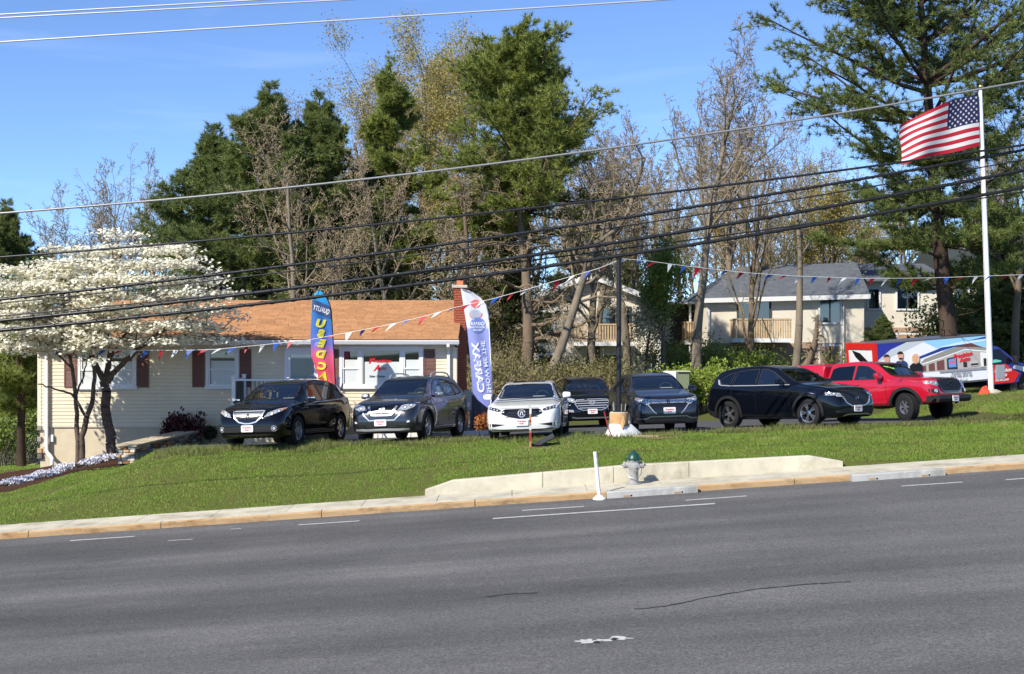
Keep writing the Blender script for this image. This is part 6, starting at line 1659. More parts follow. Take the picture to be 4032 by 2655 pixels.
# pennant strings
m_cord = M('white_cord', (.78, .78, .76), rough=.7)
pcol = [M('pennant_red', (.50, .012, .03), rough=.45, trans=.3), M('pennant_white', (.80, .80, .78), rough=.45, trans=.3), M('pennant_blue', (.015, .09, .42), rough=.45, trans=.3)]
def pennants(label, pts, first, ends=False):
    """pts: (u, v, depth) along the string"""
    P = [px(*q) for q in pts]; rt = thing('pennant_string', label, 'pennant string', P[0])
    mb = MB().tube([p_ for p_ in P], .0065, 5); o = mb.build('cord', m_cord, rt); o.location = -rt.location
    U = [q[0] for q in pts]; rr = random.Random(first); k = first; u = U[0] + 25
    while u < U[-1] - 15:
        i = max(j for j in range(len(U)) if U[j] <= u); i = min(i, len(U) - 2); f = (u - U[i]) / (U[i + 1] - U[i]); base = P[i].lerp(P[i + 1], f); t_ = (P[i + 1] - P[i]).normalized()
        w_ = rr.uniform(.06, .10); L_ = rr.uniform(.18, .30); bl = rr.uniform(.30, .98); yb = rr.uniform(-.12, .12)
        tip_ = base + Vector((-L_ * bl, yb, -L_ * math.sqrt(1 - bl * bl * .8)))
        mid = base.lerp(tip_, .5) + Vector((rr.uniform(-.02, .02), rr.uniform(-.05, .05), rr.uniform(-.01, .02)))
        a_, b_ = base - t_ * w_, base + t_ * w_
        ml, mr = mid - t_ * w_ * .5, mid + t_ * w_ * .55
        o = MB().add([a_, b_, mr, ml, tip_], [(0, 1, 2, 3), (3, 2, 4)]).build('pennant', pcol[k % 3], rt, fix=False); o.location = -rt.location
        k += 1; u += 57.5 + rr.uniform(-5, 5)
    return rt
pennants('pennant string running from the house corner up to the black pole', [(-140, 1352, 35.0), (60, 1366, 34.9), (183, 1371, 34.8), (450, 1380, 34.7), (700, 1380, 34.6), (839, 1377, 34.5), (1049, 1357, 34.4), (1221, 1338, 34.3), (1348, 1314, 34.2), (1458, 1294, 34.1), (1563, 1272, 34.0), (1678, 1244, 33.9), (1793, 1211, 33.8), (1936, 1178, 33.7), (2071, 1141, 33.6), (2186, 1107, 33.5), (2359, 1057, 33.45), (2437, 1025, 33.45)], 2)
pennants('pennant string running from the black pole past the flagpole', [(2437, 1018, 33.45), (2560, 1029, 33.8), (2700, 1048, 34.2), (2930, 1074, 34.8), (3116, 1087, 35.4), (3400, 1097, 36.2), (3600, 1096, 36.9), (3728, 1093, 37.2), (4032, 1082, 38), (4300, 1060, 38.6)], 1)

# overhead lines along the road
m_wire = M('cable_black', (.016, .016, .017), rough=.35); m_wal = M('cable_bare', (.55, .56, .55), rough=.4, metal=.3)
k_ = 1.6941
def wire(label, pts, rad, mat, Y, lash=None, group='overhead lines'):
    P = [(a_ * k_, b_ * k_) for a_, b_ in pts]
    c_ = np.polyfit([q[0] for q in P], [q[1] for q in P], 2 if len(P) > 2 else 1)
    us = np.linspace(-5200, 9200, 90); pp_ = [px(u, float(np.polyval(c_, u)), Y) for u in us]
    rt = thing('overhead_line', label, 'overhead line', pp_[45], group=group)
    o = MB().tube(pp_, rad, 8, cap=True).build('cable', mat, rt, 60); o.location = -rt.location
    if lash:                                         # lashing wire wound round the cable
        hp_ = []; us2 = np.linspace(-400, 4400, 1400)
        for i, u in enumerate(us2):
            q = px(u, float(np.polyval(c_, u)), Y); th = i * lash
            hp_.append(q + Vector((0, math.cos(th), math.sin(th))) * (rad + .006))
        o = MB().tube(hp_, .009, 4, cap=False).build('lashing_wire', m_wire if lash < .5 else m_galv, rt); o.location = -rt.location
wire('uppermost pale bare power line of the close pair', [(0, 34), (620, -1)], .014, m_wal, 24.6, group=None)
wire('pale bare power line just under the uppermost one', [(0, 42), (820, -1)], .014, m_wal, 24.9, group=None)
wire('lone pale power line below the close pair across the sky', [(0, 98), (1540, 0)], .015, m_wal, 24.6, group=None)
wire('grey bare neutral line, topmost of the lower lines', [(0, 495), (900, 415), (1358, 350), (1640, 311), (2380, 190)], .020, M('cable_grey', (.30, .30, .29), rough=.4, metal=.4), 25, group=None)
wire('plain black cable under the grey neutral line', [(0, 598), (1358, 470), (2380, 337)], 0.026, m_wire, 31, group=None)
wire('black cable bundle wound with lashing wire, upper of the bundles', [(0, 696), (531, 636), (1358, 520), (2380, 349)], 0.032, m_wire, 31.1, .42, group=None)
wire('thin black cable under the upper bundle', [(0, 706), (531, 646), (1358, 541), (2380, 371)], 0.015, m_wire, 31.0, group=None)
wire('thick black cable bundle, middle of the three bundles', [(0, 745), (531, 690), (1358, 574), (2380, 396)], 0.040, m_wire, 31.1, .30, group=None)
wire('thin black cable crossing close to the middle bundle', [(0, 735), (531, 684), (1358, 590), (2380, 446)], 0.016, m_wire, 31.2, group=None)
wire('thick black cable bundle, lowest of all the lines', [(0, 767), (531, 717), (1358, 605), (2380, 436)], 0.039, m_wire, 31.0, .26, group=None)
# ================================================================ wrapped box truck behind the flagpole
def box_truck():
    near = px(3459, 0, 55.0); base_z = .42
    rt = thing('box_truck', 'box truck with printed shop pictures on its side and red rear frame', 'truck', (near.x, near.y, base_z))
    rt.rotation_euler = (0, -R(4.2), R(14))            # nose points right and slightly away; it stands on a slope
    # local: x forward along the side, y away from the lens, z up; origin below the near rear corner
    L_, W_, Z0, Z1 = 5.15, 2.3, .72, 2.62
    m_bw = M('truck_white', (.78, .78, .78), rough=.35); m_bred = M('truck_red', (.60, .015, .012), rough=.3, coat=.3); m_bblue = M('truck_blue', (.03, .035, .22), rough=.3, coat=.3)
    m_rail = M('truck_rail', (.16, .16, .17), rough=.4, metal=.5)
    MB().box((0.02, 0.02, Z0), (L_, W_, Z1 - .03)).build('box_body', m_bw, rt)
    MB().cbox((0.10, -.012, Z1 - .06), (L_ + .02, W_ + .01, Z1), .01).build('top_rail', m_rail, rt); MB().cbox((0.10, -.012, Z0 - .05), (L_ + .02, .03, Z0 + .03), .01).build('bottom_rail', m_rail, rt)
    fr = MB(); fr.cbox((-.06, -.02, Z0), (.12, .14, Z1 + .01), .01).cbox((-.06, W_ - .12, Z0), (.12, W_ + .02, Z1 + .01), .01).cbox((-.06, .14, Z1 - .26), (.12, W_ - .12, Z1 + .01), .01); fr.build('rear_frame', m_bred, rt)
    MB().box((-.01, .14, Z0), (.018, W_ - .12, Z1 - .26)).build('roll_door', m_bw, rt)
    for i in range(5): MB().box((-.016, .15, Z0 + .02 + i * .33), (-.0105, W_ - .13, Z0 + .335 + i * .33)).build('door_panel', M('truck_panel', (.70, .70, .72), rough=.35), rt)
    MB().add([(-.018, .3, Z1 - .9), (-.018, 1.2, Z1 - .42), (-.018, 1.9, Z1 - .3), (-.018, 1.6, Z1 - .6), (-.018, .8, Z1 - 1.0)], [(0, 1, 2, 3, 4)]).build('door_print', m_dark, rt, fix=False)
    # ---- flat prints on the side; a across 0..1 (rear..front), b up 0..1
    side = bpy.data.objects.new('side_wrap', None); C.objects.link(side); side.parent = rt
    lay_n = [0]
    def pr(name, pts, mat):
        lay_n[0] += 1; y = .012 - .0012 * lay_n[0] - .012
        MB().add([(.12 + a_ * (L_ - .14), y, Z0 + .03 + b_ * (Z1 - Z0 - .09)) for a_, b_ in pts], [tuple(range(len(pts)))]).build(name, mat, side, fix=False)
    def col(n_, c_): return M('print_' + n_, lin(c_), rough=.4)
    def arc(ca, cb, ra, rb, n_=14, t0=0, t1=2 * math.pi): return [(ca + ra * math.cos(t_), cb + rb * math.sin(t_)) for t_ in np.linspace(t0, t1, n_, endpoint=(t1 - t0) < 6.2)]
    pr('wrap_ground', [(0, 0), (1, 0), (1, 1), (0, 1)], col('white', (235, 236, 240)))
    pr('wrap_sky', [(.40, 1), (1, 1), (1, .62), (.62, .70)], col('sky', (150, 205, 240)))
    pr('wrap_swoosh', [(.12, 1), (.45, 1), (.25, .80), (.08, .66), (.0, .62), (.06, .80)], col('silver', (196, 202, 210)))
    pr('wrap_swoosh', [(0, 1), (.27, 1), (.12, .86), (.03, .70), (0, .64)], col('navy', (44, 52, 150)))
    pr('wrap_swoosh', [(.34, .62), (.60, .82), (1, .98), (1, .93), (.62, .76), (.36, .58)], col('blue', (34, 60, 140)))
    pr('wrap_swoosh', [(.50, .80), (.75, .90), (1, .93), (1, .88), (.76, .84)], col('palesky', (205, 232, 246)))
    # printed shop: wall, roof edge, windows, sign
    pr('printed_shop', [(.36, .28), (1, .27), (1, .66), (.80, .69), (.40, .47)], col('stucco', (186, 178, 172)))
    pr('printed_roof', [(.36, .44), (.60, .60), (.80, .74), (1, .66), (1, .72), (.86, .84), (.66, .77), (.42, .58)], col('roofgrey', (150, 146, 140)))
    pr('printed_roof', [(.36, .44), (.60, .575), (.80, .71), (1, .63), (1, .655), (.80, .735), (.60, .60), (.36, .465)], col('fascia', (240, 240, 238)))
    pr('printed_roof', [(.70, .80), (.86, .86), (.97, .73), (.90, .76)], col('maroon', (110, 60, 60)))
    for a0, a1, b1 in ((.385, .43, .43), (.455, .51, .47), (.53, .60, .52)): pr('printed_window', [(a0, .30), (a1, .30), (a1, b1 + .01), (a0, b1 - .02)], col('winred', (120, 74, 70)))
    pr('printed_window', [(.625, .30), (.72, .29), (.72, .585), (.625, .55)], col('winblue', (40, 48, 70))); pr('printed_poster', [(.64, .34), (.71, .34), (.71, .55), (.64, .52)], col('poster', (120, 150, 210)))
    pr('printed_poster', [(.645, .44), (.705, .44), (.705, .49), (.645, .48)], col('pinkstrip', (230, 90, 120)))
    pr('printed_window', [(.775, .32), (.81, .32), (.81, .43), (.775, .43)], col('darkwin', (48, 46, 48))); pr('printed_window', [(.84, .32), (.92, .32), (.92, .45), (.84, .44)], col('palewin', (196, 192, 190))); pr('printed_window', [(.845, .34), (.915, .34), (.915, .385), (.845, .385)], col('darkwin', (48, 46, 48)))
    pr('printed_shop', [(.935, .29), (1, .29), (1, .60), (.94, .63)], col('paleend', (238, 236, 232))); pr('printed_window', [(.965, .30), (1, .30), (1, .48), (.965, .48)], col('darkwin', (48, 46, 48)))
    pr('printed_kerb', [(.55, .235), (1, .225), (1, .275), (.55, .285)], col('kerbgrey', (150, 150, 156)))
    for t_, ca, cb, h_ in (('Precision', .775, .60, .16), ('Auto', .79, .50, .16)):
        v2, fs = text_geo(t_, h_ * 1.5, .2, .05); lay_n[0] += 1; y = -.0012 * lay_n[0]
        MB().add([(.12 + ca * (L_ - .14) + a_ , y, Z0 + .03 + cb * (Z1 - Z0 - .09) + b_ + a_ * .10) for a_, b_ in v2], fs).build('lettering', M('print_signred', lin((225, 40, 50)), rough=.4), side, fix=False)
    for t_, ca, cb in (('Towing Service', .75, .175), ('lock key pick up', .75, .115), ('Onsite', .66, .06), ('Mail or Email', .72, .008)):
        v2, fs = text_geo(t_, .155, 0, .02); lay_n[0] += 1; y = -.0012 * lay_n[0]
        MB().add([(.12 + ca * (L_ - .14) + a_, y, Z0 + .05 + cb * (Z1 - Z0 - .09) + b_) for a_, b_ in v2], fs).build('lettering', M('print_textgrey', lin((110, 112, 124)), rough=.4), side, fix=False)
    # printed half figures of three staff members
    for ca, cb, hair, cap, shirt in ((.075, .66, (60, 50, 50), True, (40, 44, 54)), (.20, .70, (48, 36, 30), False, (46, 66, 110)), (.335, .62, (222, 190, 140), None, (30, 28, 32))):
        pr('printed_person', [(ca - .055, cb - .30), (ca + .055, cb - .30), (ca + .06, cb - .17), (ca + .03, cb - .11), (ca - .03, cb - .11), (ca - .06, cb - .17)], col('shirt%d' % shirt[0], shirt))
        if cap is None: pr('printed_person', arc(ca, cb - .01, .036, .115), col('hair%d' % hair[0], hair))
        pr('printed_person', [(ca - .010, cb - .13), (ca + .010, cb - .13), (ca + .010, cb - .05), (ca - .010, cb - .05)], col('skin2', (206, 150, 124)))
        pr('printed_person', arc(ca, cb, .026, .088), col('skin', (226, 172, 146)))
        if cap is not None: pr('printed_person', arc(ca, cb + .03, .030, .075, 10, 0.1, math.pi - .1), col('hair%d' % hair[0], hair))
        if cap is False: pr('printed_person', arc(ca, cb - .045, .018, .04, 10, math.pi, 2 * math.pi), col('hair%d' % hair[0], hair))
        for q in (-.010, .010): pr('printed_person', arc(ca + q, cb + .012, .003, .008, 6), col('eye', (50, 40, 40)))
        pr('printed_person', [(ca - .009, cb - .035), (ca, cb - .044), (ca + .009, cb - .035), (ca, cb - .038)], col('mouth', (180, 96, 90)))
    # ---- van cab
    sp = [(L_ + .02, .45), (L_ + 2.62, .45), (L_ + 2.66, .85), (L_ + 2.60, 1.12), (L_ + 1.60, 1.30), (L_ + .78, 2.02), (L_ + .60, 2.09), (L_ + .02, 2.10)]
    y0, y1 = .12, 2.12; n_ = len(sp)
    def cab_y(z): return 0 if z < 1.25 else .16 * (z - 1.25) / .85
    vs = [(x, y0 + cab_y(z), z) for x, z in sp] + [(x, y1 - cab_y(z), z) for x, z in sp]
    fs = [tuple(range(n_)), tuple(reversed(range(n_, 2 * n_)))] + [(i, n_ + i, n_ + (i + 1) % n_, (i + 1) % n_) for i in range(n_)]
    me = MB().add(vs, fs)
    o = me.build('cab', m_bblue, rt); bmo = bmesh.new(); bmo.from_mesh(o.data); bmesh.ops.bevel(bmo, geom=bmo.edges[:], offset=.05, segments=2, affect='EDGES'); bmo.to_mesh(o.data); bmo.free()
    o.data.polygons.foreach_set('use_smooth', [True] * len(o.data.polygons)); o.data.set_sharp_from_angle(angle=R(40))
    def cp(name, pts, mat, off=.012):
        MB().add([(x, y0 + cab_y(z) - off, z) for x, z in pts], [tuple(range(len(pts)))]).build(name, mat, o, fix=False)
    cp('door_panel', [(L_ + .10, .50), (L_ + 1.28, .50), (L_ + 1.55, .86), (L_ + 1.20, 1.06), (L_ + .95, 1.30), (L_ + .10, 1.30)], m_bred)
    cp('door_stripe', [(L_ + 1.25, 1.10), (L_ + 1.9, .86), (L_ + 2.6, .78), (L_ + 2.6, .98), (L_ + 1.9, 1.08), (L_ + 1.35, 1.24)], m_bw, .014)
    cp('door_window', [(L_ + .14, 1.36), (L_ + 1.32, 1.36), (L_ + .78, 1.93), (L_ + .14, 1.96)], m_gloss, .014)
    cp('window_item', [(L_ + .20, 1.38), (L_ + .75, 1.40), (L_ + .75, 1.46), (L_ + .50, 1.52), (L_ + .20, 1.50)], M('teal_item', lin((90, 190, 170)), rough=.5), .018)
    for t_, xx, zz, h_ in (('Precision', .78, 1.05, .20), ('Auto', .72, .86, .20), ('703.430.2449', .70, .64, .11)):
        v2, f2 = text_geo(t_, h_ * 1.1, .2, .03)
        MB().add([(L_ + xx + a_, y0 - .020, zz + b_) for a_, b_ in v2], f2).build('lettering', m_bw, o, fix=False)
    MB().cbox((L_ + 1.22, y0 - .32, 1.30), (L_ + 1.34, y0 - .08, 1.62), .03).build('side_mirror', m_trim, o)
    MB().tube([(L_ + 1.26, y0 - .06, 1.2), (L_ + 1.28, y0 - .2, 1.3)], .02, 6).build('mirror_arm', m_trim, o)
    MB().cbox((L_ - .08, y0 - .10, .70), (L_ + .06, y0 + .10, 1.02), .02).build('fuel_cap', m_trim, rt)
    ty, rm, dk = wheel_mesh(.38, .24, .21, ('silver', 'wide', 8, .03))
    for x, yy in ((L_ + 1.95, y0 + .12), (L_ + 1.95, y1 - .12), (1.25, .20), (1.25, W_ - .2)):
        e = bpy.data.objects.new('wheel', None); C.objects.link(e); e.parent = rt; e.location = (x, yy, .38); e.rotation_euler = (0, 0, math.pi if yy < 1 else 0)
        link('tyre', ty, e); link('rim', rm, e); link('wheel_back', dk, e)
    cp('wheel_arch', [(L_ + 1.95 + .46 * math.cos(t_), .44 + .46 * math.sin(t_)) for t_ in np.linspace(0, math.pi, 14)], m_dark, .016)
    MB().box((.1, .2, .45), (L_ + .1, W_ - .2, Z0 - .001)).build('chassis', m_dark, rt)
    MB().cbox((-.12, .1, .48), (-.02, W_ - .1, .60), .015).build('rear_step', m_trim, rt)
box_truck()

# pale green utility cabinet at the back of the lot
p = Vector((px(2680, 0, 50.5).x, 50.5, 0)); p.z = G(p.x, p.y)
uc = thing('utility_cabinet', 'olive green utility cabinet with white end beside the grey crossover', 'utility cabinet', p)
zt = px(0, 1466, 50.5).z - p.z
MB().cbox((-.55, -.35, 0), (.30, .5, zt), .03).build('cabinet', M('olive_paint', lin((120, 128, 96)), rough=.5), uc); MB().cbox((-.60, -.40, 0.02), (-.20, .52, zt + .04), .02).build('end_panel', m_white, uc); MB().cbox((-.18, -.42, zt), (.34, .54, zt + .06), .02).build('lid', M('olive_lid', lin((170, 172, 140)), rough=.5), uc)
# ================================================================ apartment houses behind the trees
m_apt = M('apartment_siding', (0.80, 0.73, 0.61), rough=0.6, var=0.06, vscale=.6)
# fine lap lines, too far away to be told apart one by one
nn_ = m_apt.node_tree; tcx = nn_.nodes.new('ShaderNodeTexCoord'); wv = nn_.nodes.new('ShaderNodeTexWave'); wv.bands_direction = 'Z'; wv.wave_profile = 'SAW'; wv.inputs['Scale'].default_value = 1.25; wv.inputs['Distortion'].default_value = 0
bmp = nn_.nodes.new('ShaderNodeBump'); bmp.inputs['Strength'].default_value = .8; bmp.inputs['Distance'].default_value = .03
nn_.links.new(tcx.outputs['Object'], wv.inputs['Vector']); nn_.links.new(wv.outputs['Fac'], bmp.inputs['Height']); nn_.links.new(bmp.outputs['Normal'], nn_.nodes['Principled BSDF'].inputs['Normal'])
m_aroof = M('grey_shingle', lin((88, 93, 100)), rough=.9, var=.25, vscale=2.5, bump=.4, bscale=9)
m_aglass = MG('apartment_glass', (.5, .56, .58), 1.0, .02, .12)
m_curtain = M('curtain', (.55, .58, .58), rough=.9); m_wood = M('deck_wood', lin((190, 166, 132)), rough=.85, var=.15, vscale=4); m_abrick = M('pale_brick', lin((168, 140, 118)), rough=.9, var=.2, vscale=4)
class Apt:
    def __init__(s, label, Y, u0, u1): s.Y = Y; s.rt = thing('apartment_building', label, 'apartment building', (px((u0 + u1) / 2, 0, Y).x, Y + 4, 1.5))
    def x(s, u): return px(u, 0, s.Y).x
    def z(s, v): return px(0, v, s.Y).z
    def part(s, name, mb, mat, parent=None):
        o = mb.build(name, mat, parent or s.rt)
        if parent is None: o.location = -s.rt.location
        return o
    def window(s, u0, v0, u1, v1, split=.5, frame=m_white, curtain=(0, .6)):
        X0, X1, Z0, Z1, Y = s.x(u0), s.x(u1), s.z(v1), s.z(v0), s.Y
        t_ = .10; mb = MB()
        mb.box((X0 - t_, Y - .08, Z0 - t_), (X0, Y + .02, Z1 + t_)).box((X1, Y - .08, Z0 - t_), (X1 + t_, Y + .02, Z1 + t_)).box((X0, Y - .078, Z1), (X1, Y + .02, Z1 + t_)).box((X0, Y - .078, Z0 - t_), (X1, Y + .02, Z0))
        w_ = s.part('window', mb, frame)
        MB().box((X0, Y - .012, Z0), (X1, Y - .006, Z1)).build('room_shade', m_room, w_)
        if curtain: MB().box((lerp(X0, X1, curtain[0]) + .02, Y - .022, Z0 + .02), (lerp(X0, X1, curtain[1]), Y - .016, Z1 - .02)).build('curtain', m_curtain, w_)
        xm = lerp(X0, X1, split)
        for a_, b_ in ((X0, xm - .03), (xm + .03, X1)):
            MB().add([(a_, Y - .045, Z0), (b_, Y - .045, Z0), (b_, Y - .045, Z1), (a_, Y - .045, Z1)], [(0, 1, 2, 3)]).build('pane', m_aglass, w_, fix=False)
        MB().box((xm - .04, Y - .07, Z0), (xm + .04, Y - .03, Z1)).build('mullion', m_room if frame is m_white else frame, w_)
    def balcony(s, u0, u1, v_rail, v_floor, n_, d=1.5):
        X0, X1, Z0, Z1, Y = s.x(u0), s.x(u1), s.z(v_floor), s.z(v_rail), s.Y
        b_ = s.part('balcony', MB().box((X0, Y - d, Z0 - .22), (X1, Y - .001, Z0)), m_white)
        MB().box((X0, Y - d - .03, Z1 - .08), (X1, Y - d + .06, Z1)).build('handrail', m_wood, b_)
        MB().box((X0, Y - d + .06, Z1 - .08), (X0 + .08, Y - .01, Z1)).build('handrail', m_wood, b_)
        bal = MB().box((-.045, -.02, 0), (.045, .02, Z1 - .08 - Z0)).mesh('baluster', m_wood)
        for i in range(n_): link('baluster', bal, b_, (lerp(X0 + .06, X1 - .06, i / (n_ - 1)), Y - d + .015, Z0))
        for i in range(5): link('baluster', bal, b_, (X0 + .04, Y - d + .3 + i * .26, Z0)).rotation_euler = (0, 0, R(90))
# gable-fronted block on the left
a = Apt('cream apartment block with a wide gable end behind the leaning tree', 74, 2030, 2600)
a.part('wall', MB().prism([(a.x(2030), -.5), (a.x(2600), -.5), (a.x(2600), a.z(1186)), (a.x(2322), a.z(1082)), (a.x(2030), a.z(1190))], 'y', 74, 84), m_apt)
for uA, vA, uB, vB in ((2322, 1076, 2004, 1194), (2322, 1076, 2626, 1190)):
    A_, B_ = Vector((a.x(uA), 0, a.z(vA))), Vector((a.x(uB), 0, a.z(vB)))
    a.part('roof', MB().add([(A_.x, 73.5, A_.z), (B_.x, 73.5, B_.z), (B_.x, 84.5, B_.z), (A_.x, 84.5, A_.z), (A_.x, 73.5, A_.z - .25), (B_.x, 73.5, B_.z - .25), (B_.x, 84.5, B_.z - .25), (A_.x, 84.5, A_.z - .25)], [(0, 1, 2, 3), (4, 7, 6, 5), (0, 4, 5, 1), (2, 6, 7, 3), (1, 5, 6, 2)]), m_aroof)
    s_ = 1 if uB > uA else -1
    a.part('rake_board', MB().add([(A_.x, 73.42, A_.z - .02), (B_.x, 73.42, B_.z - .02), (B_.x, 73.42, B_.z - .32), (A_.x, 73.42, A_.z - .32), (A_.x, 73.49, A_.z - .02), (B_.x, 73.49, B_.z - .02), (B_.x, 73.49, B_.z - .32), (A_.x, 73.49, A_.z - .32)], [(0, 1, 2, 3), (4, 7, 6, 5), (0, 4, 5, 1), (3, 2, 6, 7)]), m_white)
a.window(2372, 1214, 2478, 1330, .5, m_room, (.05, .95)); a.balcony(2256, 2486, 1276, 1346, 22)
a.window(2372, 1398, 2470, 1490, .5, m_white, (.1, .9)); a.window(2120, 1230, 2180, 1320, .5); a.window(2120, 1400, 2180, 1480, .5)
a.part('corner_board', MB().box((a.x(2592), 73.95, -.5), (a.x(2602), 74.02, a.z(1190))), m_white)
# recessed stair hall
b = Apt('dark recessed stair hall with timber balconies between the apartment blocks', 77, 2610, 2800)
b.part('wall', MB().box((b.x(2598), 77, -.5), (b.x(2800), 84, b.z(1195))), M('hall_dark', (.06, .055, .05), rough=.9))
b.part('roof', MB().box((b.x(2590), 75.0, b.z(1200)), (b.x(2800), 84, b.z(1192))), m_white)
b.balcony(2680, 2792, 1268, 1340, 12, 1.8)
for u in (2702, 2760): b.part('post', MB().box((b.x(u) - .06, 75.3, -.5), (b.x(u) + .06, 75.42, b.z(1200))), m_white)
# long block on the right
c = Apt('long cream apartment block with grey shingle roof and timber balcony', 72, 2785, 3410)
c.part('wall', MB().box((c.x(2785), 72, -.5), (c.x(3402), 82, c.z(1178))), m_apt); c.part('brick_base', MB().box((c.x(2784), 71.93, -.5), (c.x(3403), 71.998, c.z(1352))), m_abrick)
E0, E1, R0, R1 = (c.x(2768), c.z(1176)), (c.x(3420), c.z(1160)), (px(2905, 1050, 77).x, px(0, 1050, 77).z), (px(3372, 1032, 77).x, px(0, 1034, 77).z)
c.part('roof', MB().add([(E0[0], 71.68, E0[1]), (E1[0], 71.68, E1[1]), (R1[0], 77, R1[1]), (R0[0], 77, R0[1]), (E0[0], 83, E0[1]), (E1[0], 83, E1[1]), (E0[0], 71.68, E0[1] - .2), (E1[0], 71.68, E1[1] - .2), (E1[0], 83, E1[1] - .2), (E0[0], 83, E0[1] - .2)], [(0, 1, 2, 3), (3, 2, 5, 4), (0, 3, 4), (1, 5, 2), (6, 9, 8, 7), (0, 6, 7, 1), (1, 7, 8, 5), (5, 8, 9, 4), (4, 9, 6, 0)]), m_aroof)
c.part('gutter', MB().add([(E0[0], 71.57, E0[1] - .24), (E1[0], 71.57, E1[1] - .24), (E1[0], 71.57, E1[1]), (E0[0], 71.57, E0[1]), (E0[0], 71.67, E0[1] - .24), (E1[0], 71.67, E1[1] - .24), (E1[0], 71.67, E1[1]), (E0[0], 71.67, E0[1])], [(0, 1, 2, 3), (4, 7, 6, 5), (0, 4, 5, 1), (3, 2, 6, 7), (0, 3, 7, 4), (1, 5, 6, 2)]), m_white)
c.part('vent_pipe', MB().tube([(px(2990, 0, 76).x, 76, px(0, 1060, 76).z - .5), (px(2990, 0, 76).x, 76, px(0, 1038, 76).z)], .09, 8), m_white)
c.window(2908, 1190, 3028, 1330, .5, m_room, None); c.balcony(2872, 3094, 1256, 1332, 24); c.window(3228, 1174, 3306, 1270, .5, m_white, (0, 1)); c.window(3228, 1364, 3306, 1440, .5, m_white, (0, 1)); c.window(2908, 1376, 3028, 1470, .5, m_room, (.1, .5))
c.part('downspout', MB().box((c.x(2786), 71.88, -.5), (c.x(2793), 71.99, c.z(1180))), m_white); c.part('downspout', MB().box((c.x(3318), 71.88, -.5), (c.x(3322), 71.99, c.z(1175))), m_white)
# further block, half hidden by the pine
d_ = Apt('cream apartment block half hidden behind the big pine', 78, 3400, 3720)
d_.part('wall', MB().box((d_.x(3396), 78, -.5), (d_.x(3730), 88, d_.z(1105))), m_apt); d_.part('brick_base', MB().box((d_.x(3395), 77.93, -.5), (d_.x(3731), 77.998, d_.z(1290))), m_abrick)
d_.part('roof', MB().prism([(77.4, d_.z(1105)), (83, d_.z(1020)), (88.6, d_.z(1105)), (88.6, d_.z(1110)), (77.4, d_.z(1110))], 'x', d_.x(3388), d_.x(3740)), m_aroof)
d_.window(3532, 1130, 3612, 1216, .5, m_white, (0, .55)); d_.window(3532, 1318, 3612, 1390, .5, m_white, (0, 1)); d_.window(3420, 1140, 3460, 1215, .5, m_white)
e_ = Apt('apartment block with a dark roof at the far end beyond the flagpole', 88, 3760, 4200)
e_.part('wall', MB().box((e_.x(3740), 88, -.5), (e_.x(4400), 98, e_.z(1080))), m_apt); e_.part('roof', MB().prism([(87.4, e_.z(1080)), (93, e_.z(960)), (98.6, e_.z(1080)), (98.6, e_.z(1086)), (87.4, e_.z(1086))], 'x', e_.x(3730), e_.x(4420)), M('dark_roof', (.035, .045, .045), rough=.9))
e_.window(3760, 1120, 3810, 1190, .5, m_white); e_.window(3760, 1280, 3810, 1350, .5, m_white); e_.window(3940, 1120, 3990, 1190, .5, m_white); e_.window(3940, 1280, 3990, 1350, .5, m_white)
# ================================================================ trees
def tubes(P0, P1, R0, R1, k):
    """many tapered k-sided segments at once"""
    P0, P1 = np.asarray(P0, float), np.asarray(P1, float); R0, R1 = np.asarray(R0, float), np.asarray(R1, float); n_ = len(P0)
    t_ = P1 - P0; t_ /= np.maximum(np.linalg.norm(t_, axis=1, keepdims=True), 1e-9)
    ref = np.where(np.abs(t_[:, 2:3]) > .9, np.array([[1., 0, 0]]), np.array([[0, 0, 1.]]))
    a_ = np.cross(t_, ref); a_ /= np.linalg.norm(a_, axis=1, keepdims=True); b_ = np.cross(t_, a_)
    th = 2 * np.pi * np.arange(k) / k
    ring = a_[:, None, :] * np.cos(th)[None, :, None] + b_[:, None, :] * np.sin(th)[None, :, None]
    V = np.concatenate([P0[:, None, :] + ring * R0[:, None, None], P1[:, None, :] + ring * R1[:, None, None]], 1)
    base = (np.arange(n_) * 2 * k)[:, None]; j = np.arange(k)[None, :]; j2 = (j + 1) % k
    T = np.stack([base + j, base + j2, base + k + j2, base + k + j], -1).reshape(-1, 4)
    return V.reshape(-1, 3), T
def ribbons(P0, P1, R0, R1, seed=0):
    """finest twigs: one flat strip each"""
    P0, P1 = np.asarray(P0, float), np.asarray(P1, float); rg = np.random.default_rng(seed); t_ = P1 - P0
    a_ = np.cross(t_, rg.normal(0, 1, t_.shape)); a_ /= np.maximum(np.linalg.norm(a_, axis=1, keepdims=True), 1e-9)
    R0, R1 = np.asarray(R0)[:, None] * 1.25, np.asarray(R1)[:, None] * 1.25
    return np.stack([P0 - a_ * R0, P0 + a_ * R0, P1 + a_ * R1, P1 - a_ * R1], 1).reshape(-1, 3), np.arange(len(P0) * 4).reshape(-1, 4)
def merge(parts):
    V, T, o = [], [], 0
    for v, t_ in parts:
        if len(v) == 0: continue
        V.append(v); T.append(t_ + o); o += len(v)
    return np.concatenate(V), np.concatenate(T)

